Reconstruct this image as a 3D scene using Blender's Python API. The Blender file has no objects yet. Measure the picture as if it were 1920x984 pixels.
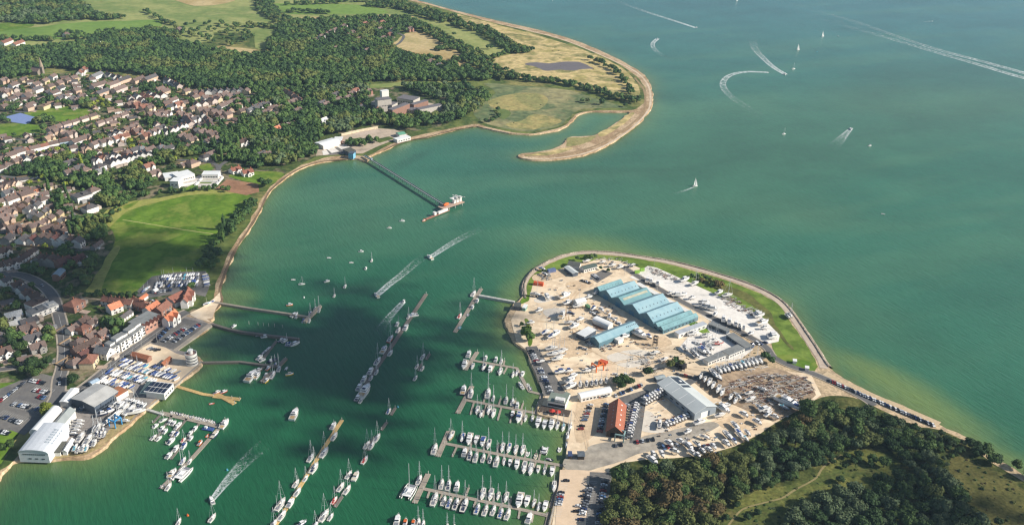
import bpy, math, random
import numpy as np
from mathutils import Vector, Matrix, noise
from mathutils.geometry import tessellate_polygon
random.seed(7); RNG=np.random.default_rng(7)
S=bpy.context.scene
# ---------------------------------------------------------------- camera
CAMH=400.0; FPX=1800.0; PITCH=math.radians(26); ROLL=math.radians(1.5)
_F=Vector((0,math.cos(PITCH),-math.sin(PITCH))); _R0=Vector((1,0,0)); _U0=_R0.cross(_F)
_R=math.cos(ROLL)*_R0+math.sin(ROLL)*_U0; _U=-math.sin(ROLL)*_R0+math.cos(ROLL)*_U0
cd=bpy.data.cameras.new('camera'); cam=bpy.data.objects.new('camera',cd); S.collection.objects.link(cam)
cd.sensor_width=36; cd.lens=FPX/1920*36; cd.clip_start=1; cd.clip_end=60000
mw=Matrix((( _R.x,_U.x,-_F.x,0),(_R.y,_U.y,-_F.y,0),(_R.z,_U.z,-_F.z,CAMH),(0,0,0,1)))
cam.matrix_world=mw; S.camera=cam
# ---------------------------------------------------------------- world, sun, exposure
SUN_EL=math.radians(31); SUN_AZ=math.radians(-7)      # azimuth of the sun measured from +X
sd=Vector((math.cos(SUN_EL)*math.cos(SUN_AZ),math.cos(SUN_EL)*math.sin(SUN_AZ),math.sin(SUN_EL)))
W=bpy.data.worlds.new('World'); S.world=W; W.use_nodes=True
nt=W.node_tree; bg=nt.nodes['Background']; sky=nt.nodes.new('ShaderNodeTexSky'); sky.sky_type='NISHITA'
sky.sun_disc=False; sky.sun_elevation=SUN_EL; sky.sun_rotation=math.pi/2-SUN_AZ; sky.air_density=1.0; sky.dust_density=0.6
nt.links.new(sky.outputs[0],bg.inputs[0]); bg.inputs[1].default_value=0.07
sl=bpy.data.lights.new('sun','SUN'); sl.energy=4.6; sl.angle=math.radians(0.5); sl.color=(1,0.94,0.85)
so=bpy.data.objects.new('sun',sl); S.collection.objects.link(so)
so.rotation_euler=sd.to_track_quat('Z','Y').to_euler(); so.location=(600,-80,700)
S.view_settings.view_transform='Standard'; S.view_settings.look='None'; S.view_settings.gamma=1; S.view_settings.exposure=0.5
S.view_settings.use_curve_mapping=False
S.render.engine='CYCLES'; S.cycles.use_denoising=True; S.cycles.max_bounces=6; S.cycles.volume_bounces=0
S.cycles.diffuse_bounces=2; S.cycles.glossy_bounces=2; S.cycles.transparent_max_bounces=12
S.cycles.caustics_reflective=False; S.cycles.caustics_refractive=False; S.cycles.filter_width=1.3
# ---------------------------------------------------------------- helpers
LZ=1.5
def G(x,y,z=LZ):
    """point of the level plane at height z seen at pixel x,y of the 1920x984 photograph"""
    d=_R*(x-960)-_U*(y-492)+_F*FPX
    t=(z-CAMH)/d.z
    return Vector((d.x*t,d.y*t,z))
def px(P):
    q=Vector(P)-Vector((0,0,CAMH)); return (960+FPX*q.dot(_R)/q.dot(_F), 492-FPX*q.dot(_U)/q.dot(_F))
def lin(c):
    return tuple(((v/255)/12.92 if v/255<=0.04045 else ((v/255+0.055)/1.055)**2.4) for v in c)
MATS={}
def node_mat(name):
    m=bpy.data.materials.new(name); m.use_nodes=True
    return m,m.node_tree,m.node_tree.nodes['Principled BSDF']
def mat(name,c,rough=.75,spec=.3,metal=0,var=.12,scale=.6,c2=None,objrand=0):
    """procedural surface: two tones mixed by noise in object space; colours are sRGB 0-255 albedo"""
    if name in MATS: return MATS[name]
    m,t,b=node_mat(name)
    b.inputs['Roughness'].default_value=rough; b.inputs['Specular IOR Level'].default_value=spec; b.inputs['Metallic'].default_value=metal
    a=lin(c); d=lin(c2) if c2 else tuple(v*(1-2*var) for v in a)
    geo=t.nodes.new('ShaderNodeNewGeometry'); n=t.nodes.new('ShaderNodeTexNoise'); n.inputs['Scale'].default_value=scale; n.inputs['Detail'].default_value=3
    t.links.new(geo.outputs['Position'],n.inputs['Vector'])
    r=t.nodes.new('ShaderNodeValToRGB'); r.color_ramp.elements[0].position=.38; r.color_ramp.elements[1].position=.62
    r.color_ramp.elements[0].color=(*d,1); r.color_ramp.elements[1].color=(*a,1)
    t.links.new(n.outputs['Fac'],r.inputs[0]); out=r.outputs[0]
    if objrand:
        oi=t.nodes.new('ShaderNodeObjectInfo'); mp=t.nodes.new('ShaderNodeMapRange'); mp.inputs[3].default_value=1-objrand; mp.inputs[4].default_value=1+objrand
        t.links.new(oi.outputs['Random'],mp.inputs[0]); hs=t.nodes.new('ShaderNodeHueSaturation'); t.links.new(mp.outputs[0],hs.inputs['Value']); t.links.new(out,hs.inputs['Color']); out=hs.outputs[0]
    t.links.new(out,b.inputs['Base Color']); MATS[name]=m; return m
def ground(name,cols,s1=.012,s2=.15,fine=.25,rough=.95,bump=0,stretch=None):
    """large blotches between several tones plus fine grain; world-space"""
    if name in MATS: return MATS[name]
    m,t,b=node_mat(name); b.inputs['Roughness'].default_value=rough; b.inputs['Specular IOR Level'].default_value=.1
    geo=t.nodes.new('ShaderNodeNewGeometry'); vec=geo.outputs['Position']
    if stretch:
        mp=t.nodes.new('ShaderNodeMapping'); mp.inputs['Rotation'].default_value=(0,0,stretch[0]); mp.inputs['Scale'].default_value=(1,stretch[1],1)
        t.links.new(vec,mp.inputs[0]); vec=mp.outputs[0]
    n=t.nodes.new('ShaderNodeTexNoise'); n.inputs['Scale'].default_value=s1; n.inputs['Detail'].default_value=7; n.inputs['Roughness'].default_value=.62
    t.links.new(vec,n.inputs['Vector'])
    r=t.nodes.new('ShaderNodeValToRGB'); e=r.color_ramp.elements; k=len(cols)
    for i,c in enumerate(cols):
        p=.3+.4*i/max(1,k-1)
        el=e[i] if i<2 else e.new(p)
        el.position=p; el.color=(*lin(c),1)
    t.links.new(n.outputs['Fac'],r.inputs[0])
    n2=t.nodes.new('ShaderNodeTexNoise'); n2.inputs['Scale'].default_value=s2; n2.inputs['Detail'].default_value=4; t.links.new(vec,n2.inputs['Vector'])
    mr=t.nodes.new('ShaderNodeMapRange'); mr.inputs[1].default_value=.3; mr.inputs[2].default_value=.7; mr.inputs[3].default_value=1-fine; mr.inputs[4].default_value=1+fine*.7
    t.links.new(n2.outputs['Fac'],mr.inputs[0])
    hs=t.nodes.new('ShaderNodeHueSaturation'); t.links.new(r.outputs[0],hs.inputs['Color']); t.links.new(mr.outputs[0],hs.inputs['Value'])
    t.links.new(hs.outputs[0],b.inputs['Base Color'])
    if bump:
        bn=t.nodes.new('ShaderNodeBump'); bn.inputs['Strength'].default_value=bump; bn.inputs['Distance'].default_value=1; t.links.new(n2.outputs['Fac'],bn.inputs['Height']); t.links.new(bn.outputs[0],b.inputs['Normal'])
    MATS[name]=m; return m
def link(o,parent=None):
    S.collection.objects.link(o)
    if parent is not None: o.parent=parent
    return o
USED={}
def tag(o,label=None,cat=None,group=None,kind=None):
    if label:
        w=label.split()
        if len(w)>16: label=' '.join(w[:16])
        if label in USED and kind is None:
            USED[label]+=1
        else: USED[label]=1
        o['label']=label
    if cat: o['category']=cat
    if group: o['group']=group
    if kind: o['kind']=kind
    return o
class MB:
    """collects faces, then becomes ONE mesh"""
    def __init__(s): s.v=[]; s.f=[]; s.m=[]; s.cur=0
    def box(s,c,size,rz=0,top=None):
        cx,cy,cz=c; lx,ly,lz=[k/2 for k in size]; tx,ty=(top if top else (1,1)); n=len(s.v); C,Z=math.cos(rz),math.sin(rz)
        for z,kx,ky in ((-lz,1,1),(lz,tx,ty)):
            for x,y in ((-lx,-ly),(lx,-ly),(lx,ly),(-lx,ly)):
                x*=kx;y*=ky; s.v.append((cx+x*C-y*Z,cy+x*Z+y*C,cz+z))
        for q in ((3,2,1,0),(4,5,6,7),(0,1,5,4),(1,2,6,5),(2,3,7,6),(3,0,4,7)): s.f.append(tuple(n+i for i in q)); s.m.append(s.cur)
        return s
    def tube(s,a,b,r,n=6,r2=None,cap=True):
        a=Vector(a);b=Vector(b);d=(b-a).normalized();u=d.orthogonal().normalized();w=d.cross(u);k=len(s.v);r2=r if r2 is None else r2
        for P,R in ((a,r),(b,r2)):
            for i in range(n):
                t=2*math.pi*i/n; s.v.append(tuple(P+(u*math.cos(t)+w*math.sin(t))*R))
        for i in range(n): s.f.append((k+i,k+(i+1)%n,k+n+(i+1)%n,k+n+i)); s.m.append(s.cur)
        if cap: s.f.append(tuple(k+n+i for i in range(n))); s.m.append(s.cur); s.f.append(tuple(k+n-1-i for i in range(n))); s.m.append(s.cur)
        return s
    def poly(s,pts,flip=False):
        n=len(s.v); s.v+= [tuple(p) for p in pts]; f=list(range(n,n+len(pts)))
        s.f.append(tuple(reversed(f)) if flip else tuple(f)); s.m.append(s.cur); return s
    def rings(s,rs,closed=True,cap=False):
        n=len(s.v); k=len(rs[0])
        for r in rs: s.v+=[tuple(p) for p in r]
        for j in range(len(rs)-1):
            for i in range(k if closed else k-1):
                a=n+j*k+i; b=n+j*k+(i+1)%k; s.f.append((a,b,b+k,a+k)); s.m.append(s.cur)
        if cap:
            s.f.append(tuple(n+(len(rs)-1)*k+i for i in range(k))); s.m.append(s.cur)
            s.f.append(tuple(n+k-1-i for i in range(k))); s.m.append(s.cur)
        return s
    def prism(s,pts,z0,z1):
        """pts: flat outline (counter-clockwise) extruded from z0 to z1"""
        n=len(s.v);k=len(pts)
        for z in (z0,z1): s.v+=[(p[0],p[1],z) for p in pts]
        for i in range(k): s.f.append((n+i,n+(i+1)%k,n+k+(i+1)%k,n+k+i)); s.m.append(s.cur)
        s.f.append(tuple(n+k+i for i in range(k))); s.m.append(s.cur); s.f.append(tuple(n+k-1-i for i in range(k))); s.m.append(s.cur)
        return s
    def mesh(s,name,*mats,smooth=False):
        me=bpy.data.meshes.new(name); me.from_pydata(s.v,[],s.f)
        for m in mats: me.materials.append(m)
        if len(mats)>1: me.polygons.foreach_set('material_index',s.m)
        if smooth: me.polygons.foreach_set('use_smooth',[True]*len(me.polygons))
        me.update(); return me
def ob(name,me,parent=None,loc=None,rz=0):
    o=bpy.data.objects.new(name,me)
    if loc is not None: o.location=loc
    o.rotation_euler.z=rz; return link(o,parent)
def thing(name,loc,rz,label,cat,group=None,scale=None):
    o=bpy.data.objects.new(name,None); o.location=loc; o.rotation_euler.z=rz; o.empty_display_size=1
    if scale is not None: o.scale=scale if hasattr(scale,'__len__') else (scale,)*3
    link(o); return tag(o,label,cat,group)
def put(proto,loc,rz,label,cat,group=None,scale=None):
    """a thing from a prototype: proto=(name,[(part,mesh,[(sub,mesh)..])..])"""
    r=thing(proto[0],loc,rz,label,cat,group,scale)
    for p in proto[1]:
        o=ob(p[0],p[1],r)
        if len(p)>3 and p[3]: o.location=p[3]
        for q in (p[2] if len(p)>2 and p[2] else ()): ob(q[0],q[1],o)
    return r
_O=['zeroth','first','second','third','fourth','fifth','sixth','seventh','eighth','ninth','tenth','eleventh','twelfth','thirteenth','fourteenth','fifteenth','sixteenth','seventeenth','eighteenth','nineteenth']
_T={20:('twentieth','twenty'),30:('thirtieth','thirty'),40:('fortieth','forty'),50:('fiftieth','fifty'),60:('sixtieth','sixty'),70:('seventieth','seventy'),80:('eightieth','eighty'),90:('ninetieth','ninety')}
def nth(n):
    if n<20: return _O[n]
    if n>=100: return 'hundred-and-'+nth(n-100) if n>100 else 'hundredth'
    t=n//10*10; return _T[t][0] if n==t else _T[t][1]+'-'+_O[n-t]
def sm(pts,k=4,closed=True):
    """Catmull-Rom through pixel points"""
    n=len(pts); out=[]
    for i in range(n if closed else n-1):
        g=lambda j: pts[j%n] if closed else pts[min(max(j,0),n-1)]
        a,b,c,d=g(i-1),g(i),g(i+1),g(i+2)
        for j in range(k):
            t=j/k
            out.append(tuple(.5*((2*b[q])+(-a[q]+c[q])*t+(2*a[q]-5*b[q]+4*c[q]-d[q])*t*t+(-a[q]+3*b[q]-3*c[q]+d[q])*t**3) for q in (0,1)))
    if not closed: out.append(tuple(pts[-1]))
    return out
def area(P): return sum(P[i].x*P[(i+1)%len(P)].y-P[(i+1)%len(P)].x*P[i].y for i in range(len(P)))/2
LAYER=.03
_LC=[0]
def lz():
    _LC[0]+=1; return .0011*_LC[0]
def sheet(name,pts,layer,m,smooth=True,z=None,label=None,kind='structure',k=4):
    """a level ground sheet whose outline is given in photograph pixels"""
    zz=LZ+LAYER*layer+lz() if z is None else z
    P=[G(x,y,zz) for x,y in (sm(pts,k) if smooth else pts)]
    if smooth: P=[p+Vector((noise.noise(p*.07)*2.2+noise.noise(p*.25),noise.noise(p*.07+Vector((9,9,9)))*2.2,0)) for p in P]
    if area(P)<0: P.reverse()
    tri=tessellate_polygon([P]); me=bpy.data.meshes.new(name)
    fs=[]
    for a,b,c in tri:
        A,B,C=P[a],P[b],P[c]
        fs.append((a,b,c) if (B-A).cross(C-A).z>0 else (a,c,b))
    me.from_pydata([tuple(p) for p in P],[],fs); me.materials.append(m); me.update()
    return tag(ob(name,me),label,None,None,kind)
def strip(name,pts,width,layer,m,z=None,smooth=True,k=5,kind='structure',edge=None):
    """a ribbon (road, path, beach) of given width in metres along pixel points"""
    zz=LZ+LAYER*layer+lz() if z is None else z
    P=[G(x,y,zz) for x,y in (sm(pts,k,False) if smooth else pts)]
    L=[];R=[]; n=len(P)
    for i,p in enumerate(P):
        d=(P[min(i+1,n-1)]-P[max(i-1,0)]); d.z=0; d.normalize(); q=Vector((-d.y,d.x,0))
        w=width[0]+(width[1]-width[0])*i/(n-1) if hasattr(width,'__len__') else width
        if edge: w*=1+edge*noise.noise(p*.05)
        L.append(p+q*w/2); R.append(p-q*w/2)
    b=MB(); b.rings([R,L],closed=False); me=b.mesh(name,m); 
    o=ob(name,me); return tag(o,None,None,None,kind)
def inpoly(P,x,y):
    c=False; n=len(P); j=n-1
    for i in range(n):
        if (P[i].y>y)!=(P[j].y>y) and x<(P[j].x-P[i].x)*(y-P[i].y)/(P[j].y-P[i].y)+P[i].x: c=not c
        j=i
    return c
HAZE=0.00005
# ================================================================ SETTING
COAST_L=[(-160,1010),(-40,925),(0,897),(20,872),(34,862),(100,862),(130,859),(165,854),(193,838),(214,818),(240,797),(258,780),(273,767),(300,742),(330,722),(352,704),(371,688),(377,676),(366,664),(345,660),(327,656),
 (360,634),(397,609),(392,602),(400,596),(404,580),(416,563),(412,545),(419,520),(430,492),(446,460),(466,430),(487,395),(503,362),(521,344),(546,325),(572,312),(604,303),(640,299),(665,297),(683,301),(694,294),(720,281),(745,269),(772,261),(800,256),(830,248),(860,241),(890,236),
 (906,239),(932,246),(960,250),(992,252),(1022,249),(1048,243),(1068,232),(1078,220),(1092,212),(1112,209),(1150,210),(1178,210),(1168,222),(1150,234),(1134,245),(1115,254),(1090,256),(1068,257),(1058,268),(1050,274),(1030,281),(1000,286),(976,289),(972,294),(984,298),(1015,300),(1052,298),
 (1092,291),(1124,279),(1152,264),(1176,247),(1198,230),(1214,212),(1223,192),(1223,172),(1216,152),(1202,136),(1172,118),(1132,98),(1084,78),(1032,62),(982,50),(932,39),(882,27),(842,17),(802,6),(770,-2),(730,-12),(640,-30),(400,-70),(-300,-160),(-900,-150),(-900,500),(-500,900)]
COAST_R=[(1020,1030),(1031,984),(1042,935),(1052,900),(1058,878),(1062,850),(1066,822),(1072,798),(1040,785),(1008,776),(1013,755),(1022,740),(1005,698),(990,664),(975,650),(958,627),(948,606),(951,588),(959,574),(976,561),(986,549),(985,535),(991,519),(1006,503),(1030,489),(1060,477),(1100,471),
 (1150,473),(1200,480),(1250,488),(1300,499),(1350,514),(1400,530),(1440,547),(1468,565),(1490,590),(1512,622),(1532,652),(1547,676),(1560,692),(1582,709),(1622,729),(1662,747),(1704,765),(1752,790),(1800,815),(1832,838),(1870,862),(1925,893),(2020,950),(2120,1060),(1500,1100)]
def land(name,pts,m,out=4,k=3):
    pp=sm(pts,k*2); P=[G(x,y,LZ) for x,y in pp]; P=[p+Vector((noise.noise(p*.06)*2.4+noise.noise(p*.3)*1.1,noise.noise(p*.06+Vector((5,5,5)))*2.4,0)) for p in P]
    if area(P)<0: P.reverse()
    n=len(P); tri=tessellate_polygon([P]); v=[tuple(p) for p in P]; fs=[]
    for a,b,c in tri:
        fs.append((a,b,c) if (P[b]-P[a]).cross(P[c]-P[a]).z>0 else (a,c,b))
    for i,p in enumerate(P):
        d=P[(i+1)%n]-P[i-1]; q=Vector((d.y,-d.x,0)).normalized(); v.append((p.x+q.x*out*.3,p.y+q.y*out*.3,-.6))
    for i in range(n): j=(i+1)%n; fs.append((i,n+i,n+j,j))
    me=bpy.data.meshes.new(name); me.from_pydata(v,[],fs); me.materials.append(m); me.update()
    tag(ob(name,me),None,None,None,'structure'); return P
SHINGLE=ground('shingle',[(186,160,124),(206,180,146),(164,136,104),(196,170,134)],.03,.5,.35)
CL=land('beach_ground',COAST_L,SHINGLE); CR=land('shore_ground',COAST_R,ground('foreshore',[(170,148,118),(205,180,145),(150,135,112)],.05,.5,.35))
# ---- water: one sheet to the horizon, colour follows depth (shoals near the shores) and silt; distance haze is painted in as far blue
def axis(a,b,segs):
    out=[a]
    for e,st in segs:
        while out[-1]+st<=e+1e-6: out.append(out[-1]+st)
    if out[-1]<b: out.append(b)
    return out
xs=[-9000,-5000,-3000,-2000]+axis(-1300,1700,[(-700,25),(700,9),(1700,25)])+[2500,4000,9000]
ys=[200]+axis(330,3200,[(1350,9),(2400,20),(3200,60)])+[4500,7000,14000]
X,Y=np.meshgrid(xs,ys); X=X.ravel();Y=Y.ravel(); N=len(X)
def coastdist(C):
    D=np.full(N,1e9)
    for i in range(len(C)):
        a=C[i];b=C[(i+1)%len(C)]; dx,dy=b.x-a.x,b.y-a.y; l=dx*dx+dy*dy+1e-9
        t=np.clip(((X-a.x)*dx+(Y-a.y)*dy)/l,0,1); D=np.minimum(D,np.hypot(X-a.x-t*dx,Y-a.y-t*dy))
    return D
dL=coastdist(CL);dR=coastdist(CR); D=np.minimum(dL,dR)
nz=np.array([noise.fractal(Vector((x*.006,y*.006,0)),.8,2.2,4) for x,y in zip(X,Y)])
nf=np.array([noise.noise(Vector((x*.0018,y*.0018,3))) for x,y in zip(X,Y)])
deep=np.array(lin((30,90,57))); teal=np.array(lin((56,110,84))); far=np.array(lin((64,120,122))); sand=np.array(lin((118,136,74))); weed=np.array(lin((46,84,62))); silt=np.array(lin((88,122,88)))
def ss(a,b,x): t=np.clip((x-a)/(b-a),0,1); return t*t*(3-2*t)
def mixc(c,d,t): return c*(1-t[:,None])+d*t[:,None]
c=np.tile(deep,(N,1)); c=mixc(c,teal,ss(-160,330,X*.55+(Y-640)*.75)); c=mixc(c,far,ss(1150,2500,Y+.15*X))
c=mixc(c,silt,.28*ss(.05,.4,nf)*ss(600,1000,Y)*(1-ss(1300,1900,Y)))
def blob(cx,cy,rx,ry,ang=0,soft=.7):
    P=G(cx,cy,0); u=(X-P.x)*math.cos(ang)+(Y-P.y)*math.sin(ang); v=-(X-P.x)*math.sin(ang)+(Y-P.y)*math.cos(ang)
    return 1-ss(1-soft,1.15,np.hypot(u/rx,v/ry)+.25*nz)
sh=np.exp(-np.maximum(D,0)/(13+9*nz)); c=mixc(c,sand,np.clip(sh*np.where(dL<dR,.62,1.0),0,.8))
for a in ((620,390,170,110,.3,.9,.29),(480,470,60,110,.2,.9,.2),(1560,600,150,70,-.7,.9,.2),(1760,190,260,90,.1,.5,.24),(1690,720,60,24,-.9,.8,.55),(1640,700,45,16,-.9,.8,.5),(1760,770,50,18,-.8,.8,.55),(440,560,26,30,0,.8,.45),(425,640,35,18,.3,.8,.28),(1080,455,75,35,.0,.8,.4),(1240,400,90,40,.3,.9,.25),(990,440,55,50,0,.8,.3),(960,560,14,40,0,.7,.4),(1500,400,120,70,-.3,.9,.3),(930,290,90,30,0,.9,.2),(1040,330,150,30,.2,.9,.25),(1560,560,70,60,0,.9,.2),(1840,840,60,14,-.7,.8,.5)):
    c=mixc(c,sand if a[6]>.3 else silt,blob(*a[:6])*a[6])
for a in ((90,905,45,10,.1,.9,.5),(770,300,60,14,1.1,.7,.45),(705,315,20,5,0,.8,.4),(970,620,12,30,0,.7,.4),(960,650,20,8,0,.7,.5),(430,520,10,60,.3,.9,.3),(1090,320,140,14,.1,.9,.3),(590,340,40,20,0,.9,.2)):
    c=mixc(c,weed,blob(*a[:6])*a[6])
c=mixc(c,np.array(lin((96,92,62))),np.clip(np.exp(-D/2.6),0,.6)*.8)
lanes=np.array([noise.fractal(Vector((x*.0016+y*.0009,y*.009-x*.004,7)),.7,2.1,4) for x,y in zip(X,Y)])
c=mixc(c,silt,.22*ss(.0,.5,lanes)*ss(500,800,Y)); c*=(1+.10*nz+.13*lanes*ss(600,1100,Y))[:,None]
me=bpy.data.meshes.new('water'); nx=len(xs);ny=len(ys)
me.vertices.add(N); co=np.zeros((N,3)); co[:,0]=X;co[:,1]=Y; me.vertices.foreach_set('co',co.ravel())
i=np.arange(nx-1)[None,:]+np.arange(ny-1)[:,None]*nx; q=np.stack([i,i+1,i+1+nx,i+nx],-1).reshape(-1,4)
me.loops.add(q.size); me.loops.foreach_set('vertex_index',q.ravel()); me.polygons.add(len(q)); me.polygons.foreach_set('loop_start',np.arange(len(q))*4); me.update(calc_edges=True)
at=me.color_attributes.new('depth_haze_tint','FLOAT_COLOR','POINT'); at.data.foreach_set('color',np.concatenate([np.clip(c,0,1),np.ones((N,1))],1).ravel())
m,t,b=node_mat('water'); b.inputs['Roughness'].default_value=.22; b.inputs['IOR'].default_value=1.33; b.inputs['Specular IOR Level'].default_value=.5
an=t.nodes.new('ShaderNodeAttribute'); an.attribute_name='depth_haze_tint'
geo=t.nodes.new('ShaderNodeNewGeometry'); mp=t.nodes.new('ShaderNodeMapping'); mp.inputs['Rotation'].default_value=(0,0,math.radians(58)); mp0=t.nodes.new('ShaderNodeMapping'); mp0.inputs['Rotation'].default_value=(0,0,math.radians(62)); t.links.new(geo.outputs['Position'],mp0.inputs[0]); mp.inputs['Rotation'].default_value=(0,0,0); mp.inputs['Scale'].default_value=(.09,.42,1); t.links.new(mp0.outputs[0],mp.inputs[0])
wn=t.nodes.new('ShaderNodeTexNoise'); wn.inputs['Scale'].default_value=1; wn.inputs['Detail'].default_value=5; wn.inputs['Roughness'].default_value=.6; wn.inputs['Distortion'].default_value=.4; t.links.new(mp.outputs[0],wn.inputs['Vector'])
mr=t.nodes.new('ShaderNodeMapRange'); mr.inputs[1].default_value=.3; mr.inputs[2].default_value=.7; mr.inputs[3].default_value=.9; mr.inputs[4].default_value=1.1; t.links.new(wn.outputs['Fac'],mr.inputs[0])
pn=t.nodes.new('ShaderNodeTexNoise'); pn.inputs['Scale'].default_value=.012; pn.inputs['Detail'].default_value=6; pn.inputs['Roughness'].default_value=.6; t.links.new(geo.outputs['Position'],pn.inputs['Vector']); pr_=t.nodes.new('ShaderNodeMapRange'); pr_.inputs[1].default_value=.3; pr_.inputs[2].default_value=.7; pr_.inputs[3].default_value=.9; pr_.inputs[4].default_value=1.1; t.links.new(pn.outputs['Fac'],pr_.inputs[0]); mm_=t.nodes.new('ShaderNodeMath'); mm_.operation='MULTIPLY'; t.links.new(mr.outputs[0],mm_.inputs[0]); t.links.new(pr_.outputs[0],mm_.inputs[1])
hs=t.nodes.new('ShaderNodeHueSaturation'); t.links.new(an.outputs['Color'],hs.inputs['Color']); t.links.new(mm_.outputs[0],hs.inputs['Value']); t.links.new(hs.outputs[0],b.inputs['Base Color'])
bn=t.nodes.new('ShaderNodeBump'); bn.inputs['Strength'].default_value=.5; bn.inputs['Distance'].default_value=1.0; t.links.new(wn.outputs['Fac'],bn.inputs['Height']); t.links.new(bn.outputs[0],b.inputs['Normal'])
me.materials.append(m); tag(ob('water',me),None,None,None,'structure')
# ---- ground tones
SCRUB=ground('rough_grass',[(88,104,52),(120,128,68),(72,92,46),(150,142,88),(100,116,60)],.012,.2,.3)
DRY=ground('dry_grass',[(196,172,116),(160,150,92),(212,188,134),(128,128,78),(204,180,122)],.014,.12,.3)
FIELD=ground('field_grass',[(134,146,84),(160,162,100),(118,136,74),(174,168,110)],.006,.1,.15)
FIELDG=ground('green_field',[(106,138,62),(124,150,72),(98,128,56)],.006,.1,.12)
STUB=ground('stubble',[(190,166,118),(172,150,100),(200,178,130),(160,150,96)],.008,.15,.15)
LAWN=ground('mown_grass',[(96,128,38),(114,142,50),(86,118,36),(130,142,64),(100,132,40)],.022,.25,.16)
GARDEN=ground('garden_ground',[(62,84,40),(94,104,58),(52,74,34),(142,128,104),(80,98,46)],.045,.3,.35)
TAR=ground('tarmac',[(142,136,130),(156,148,140),(126,122,118)],.05,.5,.16)
TARD=ground('old_tarmac',[(104,102,102),(124,120,114),(92,92,94)],.05,.6,.15)
YARD=ground('sandy_hardstanding',[(238,214,178),(244,224,192),(222,198,166),(240,218,186),(226,210,186)],.025,.2,.12)
YARDP=ground('pale_concrete',[(228,220,208),(236,230,220),(212,204,192)],.02,.3,.12)
EARTH=ground('ploughed_earth',[(150,112,86),(166,126,98),(136,102,78)],.03,.4,.15)
MARSH=ground('marsh',[(110,124,84),(140,142,98),(96,112,76),(160,152,108),(120,118,94)],.01,.12,.3)
HEATH=ground('heath_grass',[(74,84,42),(90,96,50),(58,70,34),(108,106,60),(66,78,38)],.03,.45,.45)
PATHM=ground('path_surface',[(196,172,138),(206,184,150)],.1,.5,.15)
WALK=ground('promenade',[(188,170,152),(200,182,162),(176,160,144)],.05,.4,.12)
ROAD=ground('road_asphalt',[(100,99,98),(112,110,108),(92,91,91)],.04,.5,.1)
PAVE=ground('pavement',[(168,156,140),(182,170,152)],.08,.5,.12)
MUD=ground('pond',[(112,104,104),(122,112,110)],.02,.2,.08,.35)
# ---- left shore
strip('wet_sand',[(q[0],q[1]) for q in ((404,580),(416,563),(412,545),(419,520),(430,492),(446,460),(466,430),(487,395),(503,362),(521,344),(546,325),(572,312),(604,303),(640,299),(665,297),(683,301))],2.6,0,ground('wet_sand',[(140,118,92),(122,104,82)],.1,.6,.3),edge=.8)
strip('wet_sand',[(720,282),(745,270),(772,262),(800,257),(830,249),(860,242),(890,237)],2.4,0,ground('wet_sand',[(140,118,92)],.1,.6,.3),edge=.8)
sheet('grassland',[(-160,985),(-30,895),(0,880),(40,850),(180,700),(300,610),(385,575),(400,562),(402,545),(410,520),(419,495),(435,464),(454,436),(473,406),(486,381),(498,362),(514,344),(539,325),(567,310),(598,299),(622,294),(655,291),(688,292),(714,280),(743,266),(780,255),(830,244),(890,233),(910,237),(960,248),(1000,250),(1045,241),(1065,230),(1076,218),(1093,210),(1130,207),(1175,207),(1198,202),(1210,188),(1211,170),(1200,150),(1176,130),(1134,107),(1085,86),(1032,69),(985,57),(937,46),(888,33),(845,21),(802,9),(765,0),(600,-45),(-300,-150),(-850,-140),(-850,480),(-480,860)],1,SCRUB,k=3)
sheet('meadow',[(-700,-120),(100,-60),(600,-35),(755,2),(840,30),(760,34),(640,44),(520,62),(300,62),(150,88),(0,102),(-500,130),(-800,100)],2,FIELD,k=3)
sheet('garden_ground',[(-400,150),(0,148),(110,138),(240,145),(330,160),(470,172),(600,165),(700,158),(800,170),(860,195),(850,228),(780,246),(700,262),(600,290),(520,330),(400,345),(330,370),(200,398),(215,450),(190,510),(160,555),(220,560),(285,548),(345,548),(385,560),(380,582),(330,600),(230,675),(150,735),(40,800),(0,880),(-60,900),(-400,700)],2,GARDEN,k=3)
sheet('dune_grass',[(850,26),(900,38),(945,50),(1000,64),(1050,79),(1095,94),(1145,116),(1180,138),(1197,165),(1199,190),(1150,184),(1105,168),(1060,156),(1000,150),(940,138),(905,112),(975,97),(930,72),(880,52)],3,DRY,k=3)
sheet('marsh',[(905,156),(960,160),(1020,164),(1070,170),(1120,186),(1160,197),(1176,203),(1130,203),(1092,205),(1074,213),(1063,226),(1044,237),(1000,246),(960,244),(915,233),(893,222),(890,200),(930,175)],3,MARSH,k=3)
sheet('dry_marsh',[(960,176),(1010,176),(1028,188),(1010,206),(970,208),(930,205),(915,190)],4,ground('dry_marsh',[(160,150,100),(140,140,88),(176,160,104),(120,128,80)],.02,.2,.3),k=3)
sheet('dry_marsh',[(1000,214),(1050,224),(1044,233),(1000,243),(960,240),(950,232),(980,226)],5,ground('dry_marsh',[(150,144,90)],.02,.2,.3),k=3)
sheet('marsh_pool',[(926,204),(950,206),(958,214),(945,224),(930,214)],6,ground('wet_grass',[(98,116,62),(110,124,72)],.05,.3,.2))
sheet('pond',[(984,121),(1000,117),(1030,119),(1060,116),(1088,117),(1104,124),(1112,129),(1090,130),(1076,133),(1050,131),(1024,133),(1006,126)],5,MUD)
sheet('spit_grass',[(1064,258),(1090,258),(1118,255),(1105,265),(1085,272),(1062,275),(1064,266)],2,ground('spit_grass',[(138,140,84),(160,150,100),(120,128,70)],.05,.3,.3))
sheet('spit_grass',[(982,292),(1000,288),(1020,285),(1050,279),(1072,277),(1062,284),(1035,290),(1005,293)],3,DRY)
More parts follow.
